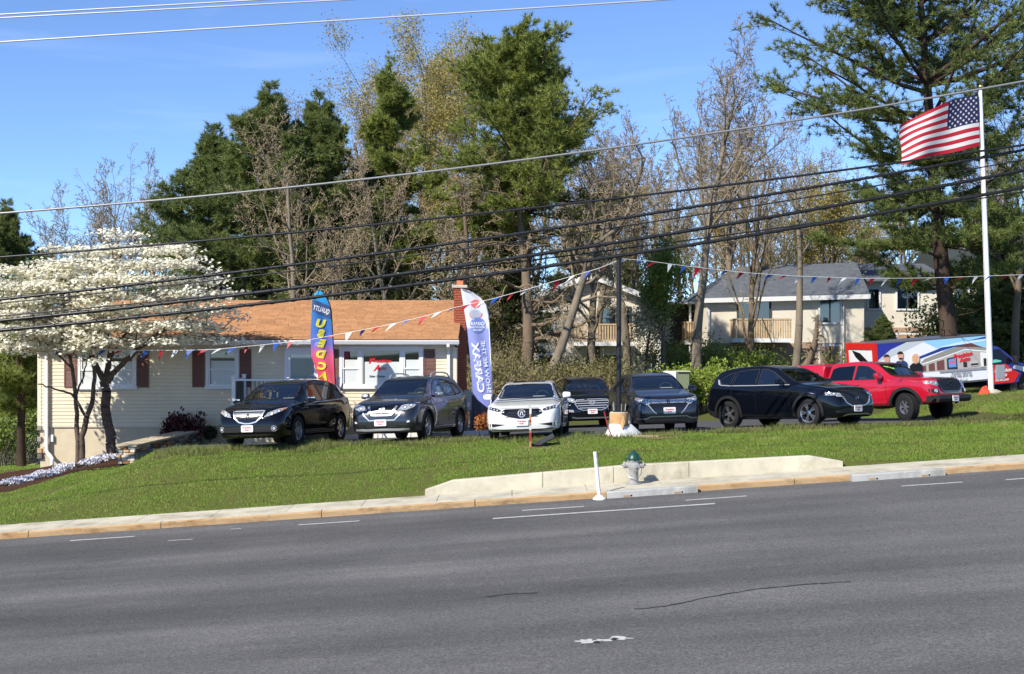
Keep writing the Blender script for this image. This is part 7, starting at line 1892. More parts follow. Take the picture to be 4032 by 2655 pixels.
def grow(seed, H, r0, lean=(0, 0), n0=10, kids=(9, 6, 5, 4), length=(.55, .5, .5, .5), angle=(45, 45, 45, 45), start=(.35, .15, .1, .1), jit=(.05, .16, .25, .35), up=(.05, .10, .06, .02, 0), rmin=.0065, fork=True, clear=0.0, path=None):
    rg = np.random.default_rng(seed); segs = []; tips = []
    def unit(v): return v / max(np.linalg.norm(v), 1e-9)
    def branch(p, d, L_, r_, lv, pts=None):
        n_ = n0 if lv == 0 else (6, 5, 3, 2)[min(lv - 1, 3)]
        pos = [p]; dirs = [d]
        for i in range(n_):
            if pts is not None: q = np.array(pts[i + 1]); d = unit(q - pos[-1])
            else:
                d = unit(d + rg.normal(0, jit[min(lv, 3)], 3) + np.array([0, 0, up[min(lv, 4)]])); q = pos[-1] + d * L_ / n_
            f0, f1 = i / n_, (i + 1) / n_
            tap = lambda f: max(r_ * (1 - f * (.72 if lv == 0 else .80)), rmin)
            segs.append((pos[-1], q, tap(f0), tap(f1), lv)); pos.append(q); dirs.append(d)
        if lv >= len(kids): tips.append((pos[-1], d)); return
        nk = kids[lv]; nk = max(1, int(round(nk * rg.uniform(.8, 1.2))))
        for c_ in range(nk):
            f = start[lv] + (1 - start[lv]) * ((c_ + rg.uniform(.1, .9)) / nk); f = min(f, .985)
            i = min(int(f * n_), n_ - 1); fr = f * n_ - i; q = pos[i] + (pos[i + 1] - pos[i]) * fr; dd = dirs[i + 1]
            ax = unit(np.cross(dd, rg.normal(0, 1, 3))); an = R(angle[lv] * rg.uniform(.65, 1.25))
            nd = unit(dd * math.cos(an) + ax * math.sin(an))
            shape = (1 - .55 * max(0, f - .3)) if lv == 0 else (1 - .5 * f)
            branch(q, nd, (H if lv == 0 else L_) * length[lv] * shape * rg.uniform(.7, 1.15), max(r_ * (1 - f * .7) * (.46 if lv == 0 else .44), rmin), lv + 1)
        tips.append((pos[-1], d))
    d0 = unit(np.array([lean[0], lean[1], 1.0]))
    branch(np.zeros(3), d0, H, r0, 0, path)
    return segs, tips
def wood(segs, lv0, lv1, sides):
    out = []
    for lv in range(lv0, lv1 + 1):
        s_ = [q for q in segs if q[4] == lv]
        if not s_: continue
        A = ([q[0] for q in s_], [q[1] for q in s_], [q[2] for q in s_], [q[3] for q in s_])
        k_ = sides[min(lv, len(sides) - 1)]; out.append(ribbons(*A, seed=lv) if k_ < 3 else tubes(*A, k_))
    return merge(out)
def leaves(centers, dirs, n_, spread, size, rg, droop=0.0, aspect=.5, updir=.3):
    """n_ small leaf quads round each centre"""
    C_ = np.repeat(np.asarray(centers), n_, 0); D = np.repeat(np.asarray(dirs), n_, 0); N = len(C_)
    P = C_ + rg.normal(0, spread, (N, 3))
    d = rg.normal(0, 1, (N, 3)) + D * .5 + np.array([0, 0, updir]); d /= np.linalg.norm(d, axis=1, keepdims=True)
    s_ = np.cross(d, rg.normal(0, 1, (N, 3))); s_ /= np.linalg.norm(s_, axis=1, keepdims=True)
    L_ = (size * rg.uniform(.6, 1.3, N))[:, None]; w_ = L_ * aspect / 2
    V = np.stack([P, P + d * L_ * .5 + s_ * w_, P + d * L_, P + d * L_ * .5 - s_ * w_], 1).reshape(-1, 3)
    T = np.arange(N * 4).reshape(-1, 4); return V, T
m_bark = M('grey_bark', lin((124, 114, 100)), rough=.95, spec=.1, var=.3, vscale=3, bump=.6, bscale=14, stretch=(1, 1, .25))
m_bark2 = M('brown_bark', lin((116, 102, 86)), rough=.95, spec=.1, var=.3, vscale=3, bump=.6, bscale=14, stretch=(1, 1, .25))
m_barkd = M('dark_pine_bark', lin((72, 60, 52)), rough=.95, spec=.1, var=.35, vscale=3, bump=.8, bscale=10, stretch=(1, 1, .3))
m_twig = M('tan_twig', lin((154, 138, 112)), rough=.9, spec=.1); m_twig2 = M('reddish_twig', lin((140, 128, 108)), rough=.9, spec=.1); m_twig3 = M('olive_twig', lin((150, 134, 88)), rough=.9, spec=.1)
m_needle = M('pine_needle', (.185, .235, .060), rough=.5, spec=.3, island=.4, var=.45, vscale=.5, vcol=(.340, .375, .085), trans=.42)
m_needle2 = M('pine_needle_blue', (.145, .190, .065), rough=.5, spec=.3, island=.4, var=.45, vscale=.5, vcol=(.245, .290, .080), trans=.42)
m_bud = M('yellow_bud', (.36, .30, .085), rough=.7, island=.35, trans=.3); m_bud2 = M('pale_bud', (.30, .27, .14), rough=.7, island=.3, trans=.3)
m_newleaf = M('new_leaf', (.20, .28, .045), rough=.6, island=.4, trans=.35); m_cream = M('cream_blossom', (.62, .58, .40), rough=.7, island=.2, trans=.3)

def bare_tree(name, label, seed, base, H, r0, bark=m_bark, twig=m_twig, leaf=None, nleaf=0, lsize=.12, lspread=.15, group=None, **kw):
    segs, tips = grow(seed, H, r0, **kw)
    if 'path' not in kw:                              # the stated height is the height of the crown's top
        k_ = H / max(q[1][2] for q in segs); segs = [(q[0] * k_, q[1] * k_, q[2], q[3], q[4]) for q in segs]; tips = [(q[0] * k_, q[1]) for q in tips]
    rt = thing(name, label, 'tree', base, group=group)
    V, T = wood(segs, 0, 1, (9, 6)); link('trunk', raw_mesh('trunk', V, T, bark, True), rt)
    V, T = wood(segs, 2, 6, (6, 5, 4, 2, 2, 2)); cr = link('crown', raw_mesh('crown', V, T, twig), rt)
    if leaf:
        rg = np.random.default_rng(seed + 1); V, T = leaves([q[0] for q in tips], [q[1] for q in tips], nleaf, lspread, lsize, rg)
        l_ = link('buds', raw_mesh('buds', V, T, leaf), cr); l_['kind'] = 'stuff'
    return rt
def at(u, Y, dz=-.1):
    x = px(u, 0, Y).x; return Vector((x, Y, G(x, Y) + dz))
def ztop(v, Y, base): return px(0, v, Y).z - base.z

def pine(name, label, seed, base, H, Rc, zlow, nbr=70, tuft=10, needle=m_needle, lean=(0, 0), r0=None, profile=None, tsize=.25, droop=.0, sub=5, layered=0.0, ntri=19, group=None, dead=0):
    rg = np.random.default_rng(seed); segs = []; cen, cdir = [], []
    r0 = r0 or H * .018; n_ = 14; tr = [np.zeros(3)]
    for i in range(n_):
        tr.append(tr[-1] + np.array([lean[0] * H / n_ + rg.normal(0, .03), lean[1] * H / n_ + rg.normal(0, .03), H / n_]))
        segs.append((tr[-2], tr[-1], r0 * (1 - .9 * i / n_), r0 * (1 - .9 * (i + 1) / n_), 0))
    def tp(z): f = min(max(z / H, 0), .999) * n_; i = int(f); return tr[i] + (tr[i + 1] - tr[i]) * (f - i)
    prof = profile or (lambda q: (1 - q) ** .75 * (1.0 if q > .12 else .6 + 3.3 * q))
    for b_ in range(nbr):
        q = (b_ + rg.uniform(0, 1)) / nbr
        if layered: q = min(.99, (round(q * layered) + rg.normal(0, .12)) / layered); q = max(q, 0)
        z = zlow + (H - zlow) * q; L_ = max(Rc * prof(q) * rg.uniform(.5, 1.35), .35)
        az_ = rg.uniform(0, 2 * np.pi); pitch = R(lerp(-6, 58, q ** 1.8) + rg.normal(0, 9))
        d = np.array([math.cos(az_) * math.cos(pitch), math.sin(az_) * math.cos(pitch), math.sin(pitch)])
        p = tp(z).copy(); k = 6; rb = max(.012 * L_ + .012, .014)
        for i in range(k):
            d = d + np.array([0, 0, .085 - droop]) + rg.normal(0, .06, 3); d /= np.linalg.norm(d); q2 = p + d * L_ / k
            segs.append((p, q2, rb * (1 - .8 * i / k), rb * (1 - .8 * (i + 1) / k), 1))
            if i >= 1 and L_ > .5:
                for s_ in range(sub):
                    sd_ = d + rg.normal(0, .75, 3); sd_[2] = abs(sd_[2]) * .45 + .05; sd_ /= np.linalg.norm(sd_); sl_ = L_ * .30 * rg.uniform(.5, 1.2) * (1 - .4 * i / k) + .15
                    e0 = p + (q2 - p) * rg.uniform(0, 1); e1 = e0 + sd_ * sl_; segs.append((e0, e1, .012, .007, 2))
                    m_ = max(1, int(tuft * .35)); 
                    for w_ in range(m_): cen.append(e0 + (e1 - e0) * (.35 + .7 * (w_ + rg.uniform(0, 1)) / m_) + rg.normal(0, .04, 3)); cdir.append(sd_)
            p = q2
        for w_ in range(max(2, tuft // 3)): cen.append(p + rg.normal(0, .12, 3)); cdir.append(d)
    for b_ in range(dead):
        z = rg.uniform(.12 * H, zlow * 1.1); az_ = rg.uniform(0, 2 * np.pi); d = np.array([math.cos(az_), math.sin(az_), rg.normal(0, .25)]); p = tp(z).copy(); L_ = rg.uniform(.6, 2.2)
        for i in range(3): q2 = p + (d + rg.normal(0, .15, 3)) * L_ / 3; segs.append((p, q2, .028 - .008 * i, .02 - .006 * i, 1)); p = q2
    rt = thing(name, label, 'tree', base, group=group)
    V, T = wood(segs, 0, 2, (10, 4, 2)); link('trunk', raw_mesh('trunk', V, T, m_barkd, True), rt)
    cen, cdir = np.array(cen), np.array(cdir); N = len(cen) * ntri
    C_ = np.repeat(cen, ntri, 0); D = np.repeat(cdir, ntri, 0)
    d = rg.normal(0, .8, (N, 3)) + D * .8 + np.array([0, 0, .30]); d /= np.linalg.norm(d, axis=1, keepdims=True)
    s_ = np.cross(d, rg.normal(0, 1, (N, 3))); s_ /= np.linalg.norm(s_, axis=1, keepdims=True)
    L_ = (tsize * rg.uniform(.55, 1.25, N))[:, None]; w_ = .0175
    V = np.stack([C_ - s_ * w_, C_ + s_ * w_, C_ + d * L_], 1).reshape(-1, 3); T = np.arange(N * 3).reshape(-1, 3)
    link('crown', raw_mesh('crown', V, T, needle), rt)
    return rt

# ---- pines
BR = lambda q: (1 - q) ** .78 * (.62 + 1.9 * min(q, .2))
b = at(1060, 58); H0 = ztop(325, 58, b)
dark_pine = pine('pine_tree', 'tall dark pine, tallest of the pines behind the house roof', 21, b, H0 * .98, 4.9, 2.2, 160, 12, m_needle2, dead=10, layered=13, profile=BR)
def pine_like(label, u, Y, v, wide=1.0, rot=0.0):
    q = at(u, Y); k = ztop(v, Y, q) / H0; c_ = copy_tree(dark_pine, None, q, rot, (k * wide, k * wide, k)); c_['label'] = label; return c_
pine_like('dark pine crowding the tallest pine behind the house roof', 1275, 60, 365, .9, 1.7)
pine_like('shorter dark pine at the outer edge of the pines behind the house', 850, 61, 500, 1.1, 3.1)
pine_like('dark low pine in the shade between the house pines', 1440, 63, 640, 1.1, 4.4)
pine_like('low dark pine boughs under the broad bright pine', 1985, 62, 900, 1.2, 5.2)
pine_like('dark pine standing beyond the dogwood at the edge of the lot', 30, 62, 790, .9, .6)
pine_like('dark pine with low boughs beyond the box truck', 3990, 66, 800, 1.3, 2.4)
pine_like('small pine in front of the further apartment block', 3470, 66, 1240, 1.3, 3.9)
b = at(1530, 61); pine('pine_tree', 'slim ragged pine in front of the yellow budding tree', 25, b, ztop(255, 61, b), 2.5, 6.0, 80, 10, m_needle, dead=16)
b = at(2070, 59); pine('pine_tree', 'broad bright green pine towering behind the chimney', 26, b, ztop(175, 59, b), 4.2, 6.6, 150, 12, m_needle, profile=lambda q: (1 - q ** 2.4) ** .8 * (.55 + .45 * min(1, q * 4)), dead=18)
b = at(85, 47); pine('pine_tree', 'short trunked pine with low boughs by the chain link fence', 29, b, 6.2, 2.0, 1.9, 36, 9, m_needle, r0=.17)
b = at(3760, 57); pine('pine_tree', 'huge spreading pine rising behind the flag', 30, b, ztop(-330, 57, b), 7.2, 5.0, 122, 15, m_needle2, lean=(-.085, 0), r0=.42, layered=9, profile=lambda q: (.45 + 1.1 * q if q < .5 else 1.0 - (q - .5) * 1.1), tsize=.28, sub=6, dead=16)

# ---- budding and bare trees
V_ = dict(kids=(12, 7, 6, 5), length=(.62, .48, .48, .5), angle=(40, 38, 42, 46), start=(.28, .15, .1, .1), up=(.05, .16, .12, .06, .02))
b = at(1690, 74); bare_tree('budding_tree', 'tall tree hazed with yellow buds behind the pines', 41, b, ztop(85, 74, b), .30, m_bark, m_twig3, m_bud, 9, .12, .30, **V_)
b = at(1850, 78); bare_tree('budding_tree', 'yellow budding tree against the flank of the broad pine', 42, b, ztop(110, 78, b), .28, m_bark, m_twig3, m_bud, 9, .12, .30, **V_)
b = at(1440, 76); bare_tree('budding_tree', 'pale budding tree beside the slim ragged pine', 43, b, ztop(270, 76, b), .26, m_bark, m_twig, m_bud2, 7, .11, .30, **V_)
b = at(1590, 80); bare_tree('budding_tree', 'wide budding tree between the slim pine and the broad pine', 40, b, ztop(150, 80, b), .26, m_bark, m_twig3, m_bud, 8, .12, .30, **V_)
b = at(1400, 66); bare_tree('budding_tree', 'low yellow budding tree between the pines', 44, b, ztop(620, 66, b), .18, m_bark, m_twig3, m_bud, 6, .11, .25, **V_)
W_ = dict(kids=(11, 8, 7, 5), length=(.55, .50, .5, .5), angle=(40, 40, 45, 48), start=(.38, .2, .1, .1), up=(.03, .13, .08, .03, 0))
b = at(1145, 53); bare_tree('bare_tree', 'pale leafless tree standing in front of the dark pines', 45, b, ztop(400, 53, b), .17, m_bark, m_twig, **W_)
b = at(1300, 52); bare_tree('bare_tree', 'short pale leafless tree with crooked stems above the roof ridge', 46, b, ztop(700, 52, b), .12, m_bark, m_twig, **W_)
b = at(1580, 54); bare_tree('bare_tree', 'slender leafless tree rising behind the roof near the chimney', 47, b, ztop(420, 54, b), .15, m_bark, m_twig, **W_)
b = at(2745, 61); tall_bare = bare_tree('bare_tree', 'tall straight leafless tree with upswept crown against the sky', 48, b, ztop(30, 61, b), .25, m_bark, m_twig2, rmin=.010, kids=(12, 8, 7, 5), length=(.50, .5, .5, .5), angle=(38, 36, 42, 45), start=(.48, .2, .15, .1), up=(.03, .16, .10, .05, 0))
TB = ztop(30, 61, b)
for u, Y, v, wd, lab in ((2470, 71, 350, 1.1, 'leafless tree with a fine reddish crown beside the broad pine'), (2340, 74, 470, 1.2, 'low leafless tree with a spreading crown over the gable roof'), (3030, 76, 330, 1.1, 'leafless tree with a fine crown over the ridge of the grey roof'), (3300, 79, 420, 1.1, 'leafless tree between the grey roof and the huge pine'), (2890, 80, 250, 1.0, 'tall leafless tree behind the tall straight one'), (650, 80, 560, .9, 'leafless tree at the flank of the dark pines beyond the dogwood'), (470, 84, 640, 1.0, 'leafless tree between two others beyond the dogwood'), (250, 88, 720, 1.0, 'low leafless tree beside the dark pine beyond the dogwood'), (3960, 72, 250, 1.1, 'leafless tree crowding the dark one beyond the flagpole')):
    q = at(u, Y); k = ztop(v, Y, q) / TB; c_ = copy_tree(tall_bare, None, q, u * .37, (k * wd, k * wd, k)); c_['label'] = lab
# leaning tree with a bent path
b = at(2165, 56); P_ = [px(2165 + (2440 - 2165) * f ** .9 if f < .62 else 2440 + (f - .62) * 260, 1480 - 860 * f, 56 + 1.5 * f) for f in np.linspace(0, 1, 11)]
P_ = [np.array(q - P_[0]) for q in P_]
bare_tree('leaning_tree', 'thick leaning leafless tree crossing in front of the gable', 50, Vector((px(2165, 0, 56).x, 56, px(0, 1480, 56).z)), 9.4, .22, m_bark, m_twig, path=P_, kids=(14, 8, 7, 5), length=(.42, .55, .5, .5), angle=(55, 50, 50, 50), start=(.30, .15, .1, .1), up=(0, .05, .03, 0, 0), jit=(.05, .25, .32, .4))
b = at(2080, 57); bare_tree('vine_tree', 'shaggy vine covered tree behind the lilac banner', 51, b, ztop(560, 57, b), .30, m_bark2, m_twig, kids=(18, 7, 6, 5), length=(.30, .5, .5, .5), angle=(70, 55, 55, 55), start=(.10, .1, .1, .1), up=(.03, .0, -.06, -.08, -.1), jit=(.05, .28, .35, .4))
b = at(1840, 58); bare_tree('vine_tree', 'tangled leafless tree over the house chimney', 52, b, ztop(640, 58, b), .22, m_bark2, m_twig, kids=(20, 8, 7, 5), length=(.36, .5, .5, .5), angle=(60, 52, 52, 52), start=(.15, .1, .1, .1), up=(.03, .04, 0, -.04, -.05), jit=(.05, .24, .32, .4))
b = at(2330, 60); bare_tree('vine_tree', 'tangled leafless tree between the broad pine and the leaning tree', 53, b, ztop(600, 60, b), .22, m_bark, m_twig, m_bud2, 2, .10, .2, kids=(12, 7, 5, 4), length=(.42, .5, .5, .5), angle=(52, 50, 50, 50), start=(.2, .1, .1, .1), up=(.03, .06, .02, 0, 0), jit=(.05, .22, .3, .4))
b = at(3135, 62); bare_tree('bare_tree', 'pale bare pole like tree in front of the grey apartment roof', 54, b, ztop(560, 62, b), .22, m_bark, m_twig, lean=(.05, 0), kids=(8, 5, 4, 3), length=(.30, .5, .5, .5), angle=(45, 45, 45, 45), start=(.6, .2, .1, .1), up=(.02, .1, .08, .04, 0))
b = at(3150, 61); bare_tree('ivy_stump', 'thick vine wrapped stump at the foot of the pole like tree', 55, b, 3.4, .24, m_bark2, m_twig, kids=(26, 6, 4, 3), length=(.20, .5, .5, .5), angle=(45, 50, 50, 50), start=(.05, .1, .1, .1), up=(.0, -.1, -.1, -.1, -.1), jit=(.08, .3, .35, .4))
b = at(2960, 66); bare_tree('bare_tree', 'many stemmed leafless tree over the apartment roof', 56, b, ztop(420, 66, b), .18, m_bark2, m_twig3, kids=(10, 6, 5, 4), length=(.62, .45, .45, .5), angle=(24, 30, 38, 45), start=(.06, .15, .1, .1), up=(.02, .10, .08, .04, 0))
b = at(3990, 61); bare_tree('bare_tree', 'dark leafless tree beyond the flagpole', 57, b, ztop(330, 61, b), .22, m_bark2, m_twig2, **W_)
b = at(560, 74); bare_tree('bare_tree', 'fine twigged leafless tree against open sky beyond the dogwood', 58, b, ztop(560, 74, b), .16, m_bark2, m_twig2, kids=(15, 7, 6, 4), length=(.62, .45, .45, .5), angle=(26, 30, 38, 45), start=(.06, .15, .1, .1), up=(.02, .10, .08, .04, 0))
b = at(330, 78); bare_tree('bare_tree', 'smaller leafless tree beyond the dogwood crown', 59, b, ztop(700, 78, b), .14, m_bark2, m_twig2, kids=(11, 7, 5, 4), length=(.6, .45, .45, .5), angle=(28, 32, 38, 45), start=(.1, .15, .1, .1), up=(.02, .10, .08, .04, 0))
b = at(2620, 65); bare_tree('young_tree', 'young tree in fresh green leaf beside the gable', 60, b, ztop(930, 65, b), .12, m_bark, m_twig3, m_newleaf, 2, .16, .28, **W_)
b = at(2545, 66); bare_tree('blossom_tree', 'small cream blossoming tree before the stair hall', 61, b, ztop(1130, 66, b), .09, m_bark2, m_twig3, m_cream, 2, .13, .2, **W_)
b = at(3230, 80); bare_tree('budding_tree', 'yellow budding tree over the apartment roof', 62, b, ztop(640, 80, b), .16, m_bark, m_twig3, m_bud, 6, .12, .30, **V_)

# ---- woods further back: copies of four trees
protos = [bare_tree('bare_tree', 'leafless tree in the woods behind the apartments', 70 + i, at(1200 + 300 * i, 112), 13.5 + i, .2, m_bark2, (m_twig, m_twig2, m_twig3)[i % 3], group='trees in the far woods', rmin=.012, **(V_ if i % 2 else W_)) for i in range(3)]
rr = random.Random(9)
for i in range(34):
    u = -700 + i * 165 + rr.uniform(-60, 60); Y = rr.uniform(92, 128); q = at(u, Y); sc_ = rr.uniform(.8, 1.15) * (1.0 if u > 1300 else .72)
    if u < 700: sc_ *= .55
    copy_tree(protos[i % 3], None, q, rr.uniform(0, 6.3), (sc_, sc_, sc_ * rr.uniform(.9, 1.1)))
pp0 = pine('pine_tree', 'dark pine in the woods behind the apartments', 80, at(1950, 105), 11.5, 3.2, 1.0, 80, 10, m_needle2, group='pines in the far woods', tsize=.40, ntri=12)
for u, Y, sc_ in ((-400, 90, .7), (-120, 84, .62), (90, 96, .7), (330, 100, .5), (560, 104, .55), (760, 96, .6), (1150, 100, .8), (1620, 104, .9), (2250, 100, .9), (2480, 108, .8), (3420, 108, .95), (3700, 104, .9), (4150, 98, 1.0), (4500, 96, 1.1)):
    copy_tree(pp0, None, at(u, Y), rr.uniform(0, 6.3), sc_)

# more stems filling the wood between pines and apartments
for i, (u, Y, sc_) in enumerate(((1480, 70, .82), (1600, 82, .95), (1760, 68, .78), (1990, 80, .85), (2240, 84, .86), (2400, 82, .80), (2530, 86, .85), (2620, 84, .78), (2820, 86, .85), (2900, 90, .8), (3040, 88, .74), (3180, 92, .7), (3330, 90, .72), (2380, 88, 1.02), (2470, 92, 1.0), (2590, 94, .95), (2680, 90, 1.05), (2860, 94, 1.0), (2960, 92, .92), (3100, 96, .95), (3260, 94, .9), (3400, 96, .95), (3560, 98, .95), (3880, 94, 1.0), (4000, 90, 1.05), (2300, 92, .98), (640, 82, .62), (540, 88, .6), (420, 84, .52), (700, 84, .55), (450, 86, .42), (900, 84, .55), (1040, 80, .6), (1330, 78, .62))):
    copy_tree(protos[i % 3], None, at(u, Y), rr.uniform(0, 6.3), (sc_ * rr.uniform(.85, 1.1), sc_ * rr.uniform(.85, 1.1), sc_))

# ---- shrubs and undergrowth along the back of the lot
def shrub(name, label, seed, base, H, Wd, leaf, nst=26, nleaf=10, lsize=.12, twig=m_twig, group=None, cat='shrub', lspread=.12, splay=.55):
    rg = np.random.default_rng(seed); segs = []; cen, cd = [], []
    for s_ in range(nst):
        a_ = rg.uniform(0, 6.283); p = np.array([rg.normal(0, Wd * .22), rg.normal(0, Wd * .22), -.05]); d = np.array([math.cos(a_) * splay * rg.uniform(.2, 1), math.sin(a_) * splay * rg.uniform(.2, 1), 1.0]); d /= np.linalg.norm(d); L_ = H * rg.uniform(.6, 1.1)
        for i in range(5):
            d = d + rg.normal(0, .16, 3); d /= np.linalg.norm(d); q = p + d * L_ / 5; segs.append((p, q, .014 - .002 * i, .012 - .002 * i, 1))
            if i > 0:
                for t_ in range(2):
                    e = d + rg.normal(0, .6, 3); e /= np.linalg.norm(e); q2 = q + e * L_ * .22; segs.append((q, q2, .007, .004, 2)); cen.append(q2); cd.append(e)
            p = q
        cen.append(p); cd.append(d)
    rt = thing(name, label, cat, base, group=group)
    V, T = wood(segs, 1, 2, (4, 4, 2)); link('stems', raw_mesh('stems', V, T, twig), rt)['kind'] = 'stuff'
    if nleaf:
        V, T = leaves(cen, cd, nleaf, lspread, lsize, rg); link('foliage', raw_mesh('foliage', V, T, leaf), rt)['kind'] = 'stuff'
    return rt
m_lime = M('lime_leaf', (.24, .32, .04), rough=.6, island=.35, trans=.35); m_brush = M('brush_leaf', (.19, .175, .06), rough=.7, island=.4, trans=.3); m_ivy = M('ivy_leaf', (.05, .085, .02), rough=.5, island=.4, trans=.2)
for i, (u, Y, h_, w_) in enumerate(((2765, 51.5, 1.5, 1.5), (2840, 52.5, 1.35, 1.6), (2700, 53, 1.2, 1.2), (2920, 53, 1.1, 1.3))):
    shrub('lime_shrub', 'lime green leafy shrub on the bank behind the black crossover', 100 + i, at(u, Y, 0), h_, w_, m_lime, 34, 12, .13, m_twig, 'lime shrubs on the bank')
for i, (u, Y, h_, w_) in enumerate(((1890, 53, 2.0, 1.6), (1960, 54, 2.1, 1.8), (2040, 53, 1.7, 1.6), (1860, 50, 1.6, 1.3), (2130, 55, 1.1, 1.8), (2230, 56, 1.0, 2.0), (2330, 55, 1.0, 2.0), (2410, 57, 1.0, 1.8), (2000, 58, 2.2, 2.2), (1930, 60, 2.4, 2.2), (2270, 60, 1.3, 2.2))):
    shrub('brush_shrub', 'tangled olive green brush behind the white sedan', 120 + i, at(u, Y, 0), h_, w_, m_brush, 46, 4, .11, m_twig, 'brush at the back of the lot', lspread=.2)
for i, (u, Y, h_, w_) in enumerate(((2870, 66, .95, 2.2), (2950, 66, .85, 2.2), (3020, 66, .9, 2.4), (2700, 68, 1.0, 2.2), (2600, 67, 1.8, 2.2), (2790, 67, 1.5, 1.8), (3360, 66, 1.7, 2.2), (3440, 66, 1.4, 2.2))):
    shrub('leafy_shrub', 'fresh green leafy shrub at the foot of the apartments', 140 + i, at(u, Y, 0), h_, w_, m_newleaf, 34, 5, .14, m_twig2, 'leafy shrubs at the apartments', lspread=.25)
for i, (u, Y, h_, w_) in enumerate(((3860, 68, 4.2, 2.8), (3960, 68, 4.6, 2.8), (4050, 70, 4.6, 2.8), (4150, 70, 4.6, 3), (3780, 70, 3.5, 2.4))):
    shrub('ivy_thicket', 'dark ivy thicket beyond the box truck', 160 + i, at(u, Y, 0), h_, w_, m_ivy, 50, 14, .2, m_twig2, 'ivy thicket beyond the truck', lspread=.35)
for i, (u, Y, h_, w_) in enumerate(((20, 56, 2.6, 2.0), (110, 58, 2.2, 2.0), (-60, 52, 2.4, 2), (150, 66, 3.0, 2.4), (60, 72, 4.0, 3), (-150, 64, 3.4, 3), (230, 74, 3.6, 3))):
    shrub('fence_shrub', 'dark green shrub beyond the chain link fence', 180 + i, at(u, Y, 0), h_, w_, (m_newleaf, m_ivy)[i % 2], 36, 11, .15, m_twig2, 'shrubs beyond the chain link fence', lspread=.25)
for i in range(15):
    u = 640 + i * 86; Y = 60 + (i * 37 % 11)
    shrub('understory_brush', 'tall shady brush under the trees behind the house', 200 + i, at(u, Y, 0), 4.2 + (i * 13 % 5) * .3, 2.6, (m_brush, m_ivy, m_brush)[i % 3], 46, 9, .16, m_twig, 'brush behind the house', lspread=.35)
# ================================================================ dogwood, bed plants, grass
m_petal = M('dogwood_bract', (.87, .84, .68), rough=.6, island=.14, trans=.35); m_dbark = M('dogwood_bark', lin((96, 80, 68)), rough=.95, var=.4, vscale=7, bump=.8, bscale=26)
m_dtwig = M('dogwood_twig', lin((104, 86, 70)), rough=.9)
def dogwood(label, seed, Y, base, stems, cen, rad, ncl, nfl):
    rg = np.random.default_rng(seed); rt = thing('dogwood_tree', label, 'tree', base)
    B = np.array(base); tr, tw, nodes = [], [], []
    for pts, r0, r1 in stems:
        P = [np.array(px(u, v, Y + dy)) - B for u, v, dy in pts]
        fine = []
        for i in range(len(P) - 1):
            for k in range(4): fine.append(P[i] + (P[i + 1] - P[i]) * k / 4 + rg.normal(0, .012, 3))
        fine.append(P[-1]); n_ = len(fine)
        for i in range(n_ - 1):
            tr.append((fine[i], fine[i + 1], lerp(r0, r1, i / n_) * rg.uniform(.93, 1.07), lerp(r0, r1, (i + 1) / n_), 0))
            if fine[i][2] + B[2] > 2.0: nodes.append(fine[i])
        nodes.append(fine[-1])
    c_ = np.array(cen) - B; cl = []
    while len(cl) < ncl:                              # clusters in flat tiers of a dome
        p = rg.uniform(-1, 1, 3); p[2] = rg.uniform(-.35, 1); r_ = np.linalg.norm(p)
        if r_ > 1 or r_ < .45: continue
        q = c_ + p * np.array(rad); q[2] = round(q[2] / .40) * .40 + rg.normal(0, .06); cl.append(q)
    cl.sort(key=lambda q: np.linalg.norm(q - c_)); nodes = [n_ for n_ in nodes]
    for q in cl:                                      # twigs reach from the nearest wood
        N = np.array(nodes); d = np.linalg.norm(N - q, axis=1) + .9 * np.maximum(0, N[:, 2] - q[2]); s0 = N[int(np.argmin(d))]
        L_ = np.linalg.norm(q - s0); k = max(2, int(L_ / .3)); p = s0; r_ = min(.010 + .014 * L_, .04)
        for i in range(k):
            f = (i + 1) / k; t_ = s0 + (q - s0) * f + np.array([0, 0, .12 * L_ * math.sin(math.pi * f)]) + rg.normal(0, .03, 3) * (f < 1)
            tw.append((p, t_, r_ * (1 - .6 * i / k), r_ * (1 - .6 * (i + 1) / k), 1)); p = t_
            if i % 2 == 1 or i == k - 1: nodes.append(t_)
        for s_ in range(5):
            e = q + rg.normal(0, 1, 3) * np.array([.28, .28, .05]); tw.append((q, e, .006, .004, 2))
    V, T = wood(tr, 0, 0, (10,)); link('trunk', raw_mesh('trunk', V, T, m_dbark, True), rt)
    V, T = wood(tw, 1, 2, (5, 5, 3)); link('branches', raw_mesh('branches', V, T, m_dtwig), rt)
    C_ = np.repeat(np.array(cl), nfl, 0); N = len(C_)
    P = C_ + rg.normal(0, 1, (N, 3)) * np.array([.21, .21, .055])
    nrm = rg.normal(0, .45, (N, 3)) + np.array([0, -.25, 1.0]); nrm /= np.linalg.norm(nrm, axis=1, keepdims=True)
    a_ = np.cross(nrm, rg.normal(0, 1, (N, 3))); a_ /= np.linalg.norm(a_, axis=1, keepdims=True); b_ = np.cross(nrm, a_)
    s_ = rg.uniform(.036, .058, (N, 1)); cup = nrm * .0
    V = np.stack([P + a_ * s_ + cup, P + (a_ + b_) * s_ * .30, P + b_ * s_ + cup, P + (b_ - a_) * s_ * .30, P - a_ * s_ + cup, P + (-a_ - b_) * s_ * .30, P - b_ * s_ + cup, P + (a_ - b_) * s_ * .30], 1).reshape(-1, 3)
    I_ = (np.arange(N) * 8)[:, None]; T = np.concatenate([I_ + np.array([[0, 2, 4, 6]])], 0)
    link('blossom', raw_mesh('blossom', V, T, m_petal), rt)['kind'] = 'stuff'
    return rt
b0 = Vector((px(440, 0, 36.0).x, 36.0, 0)); b0.z = G(b0.x, 36.0) - .05
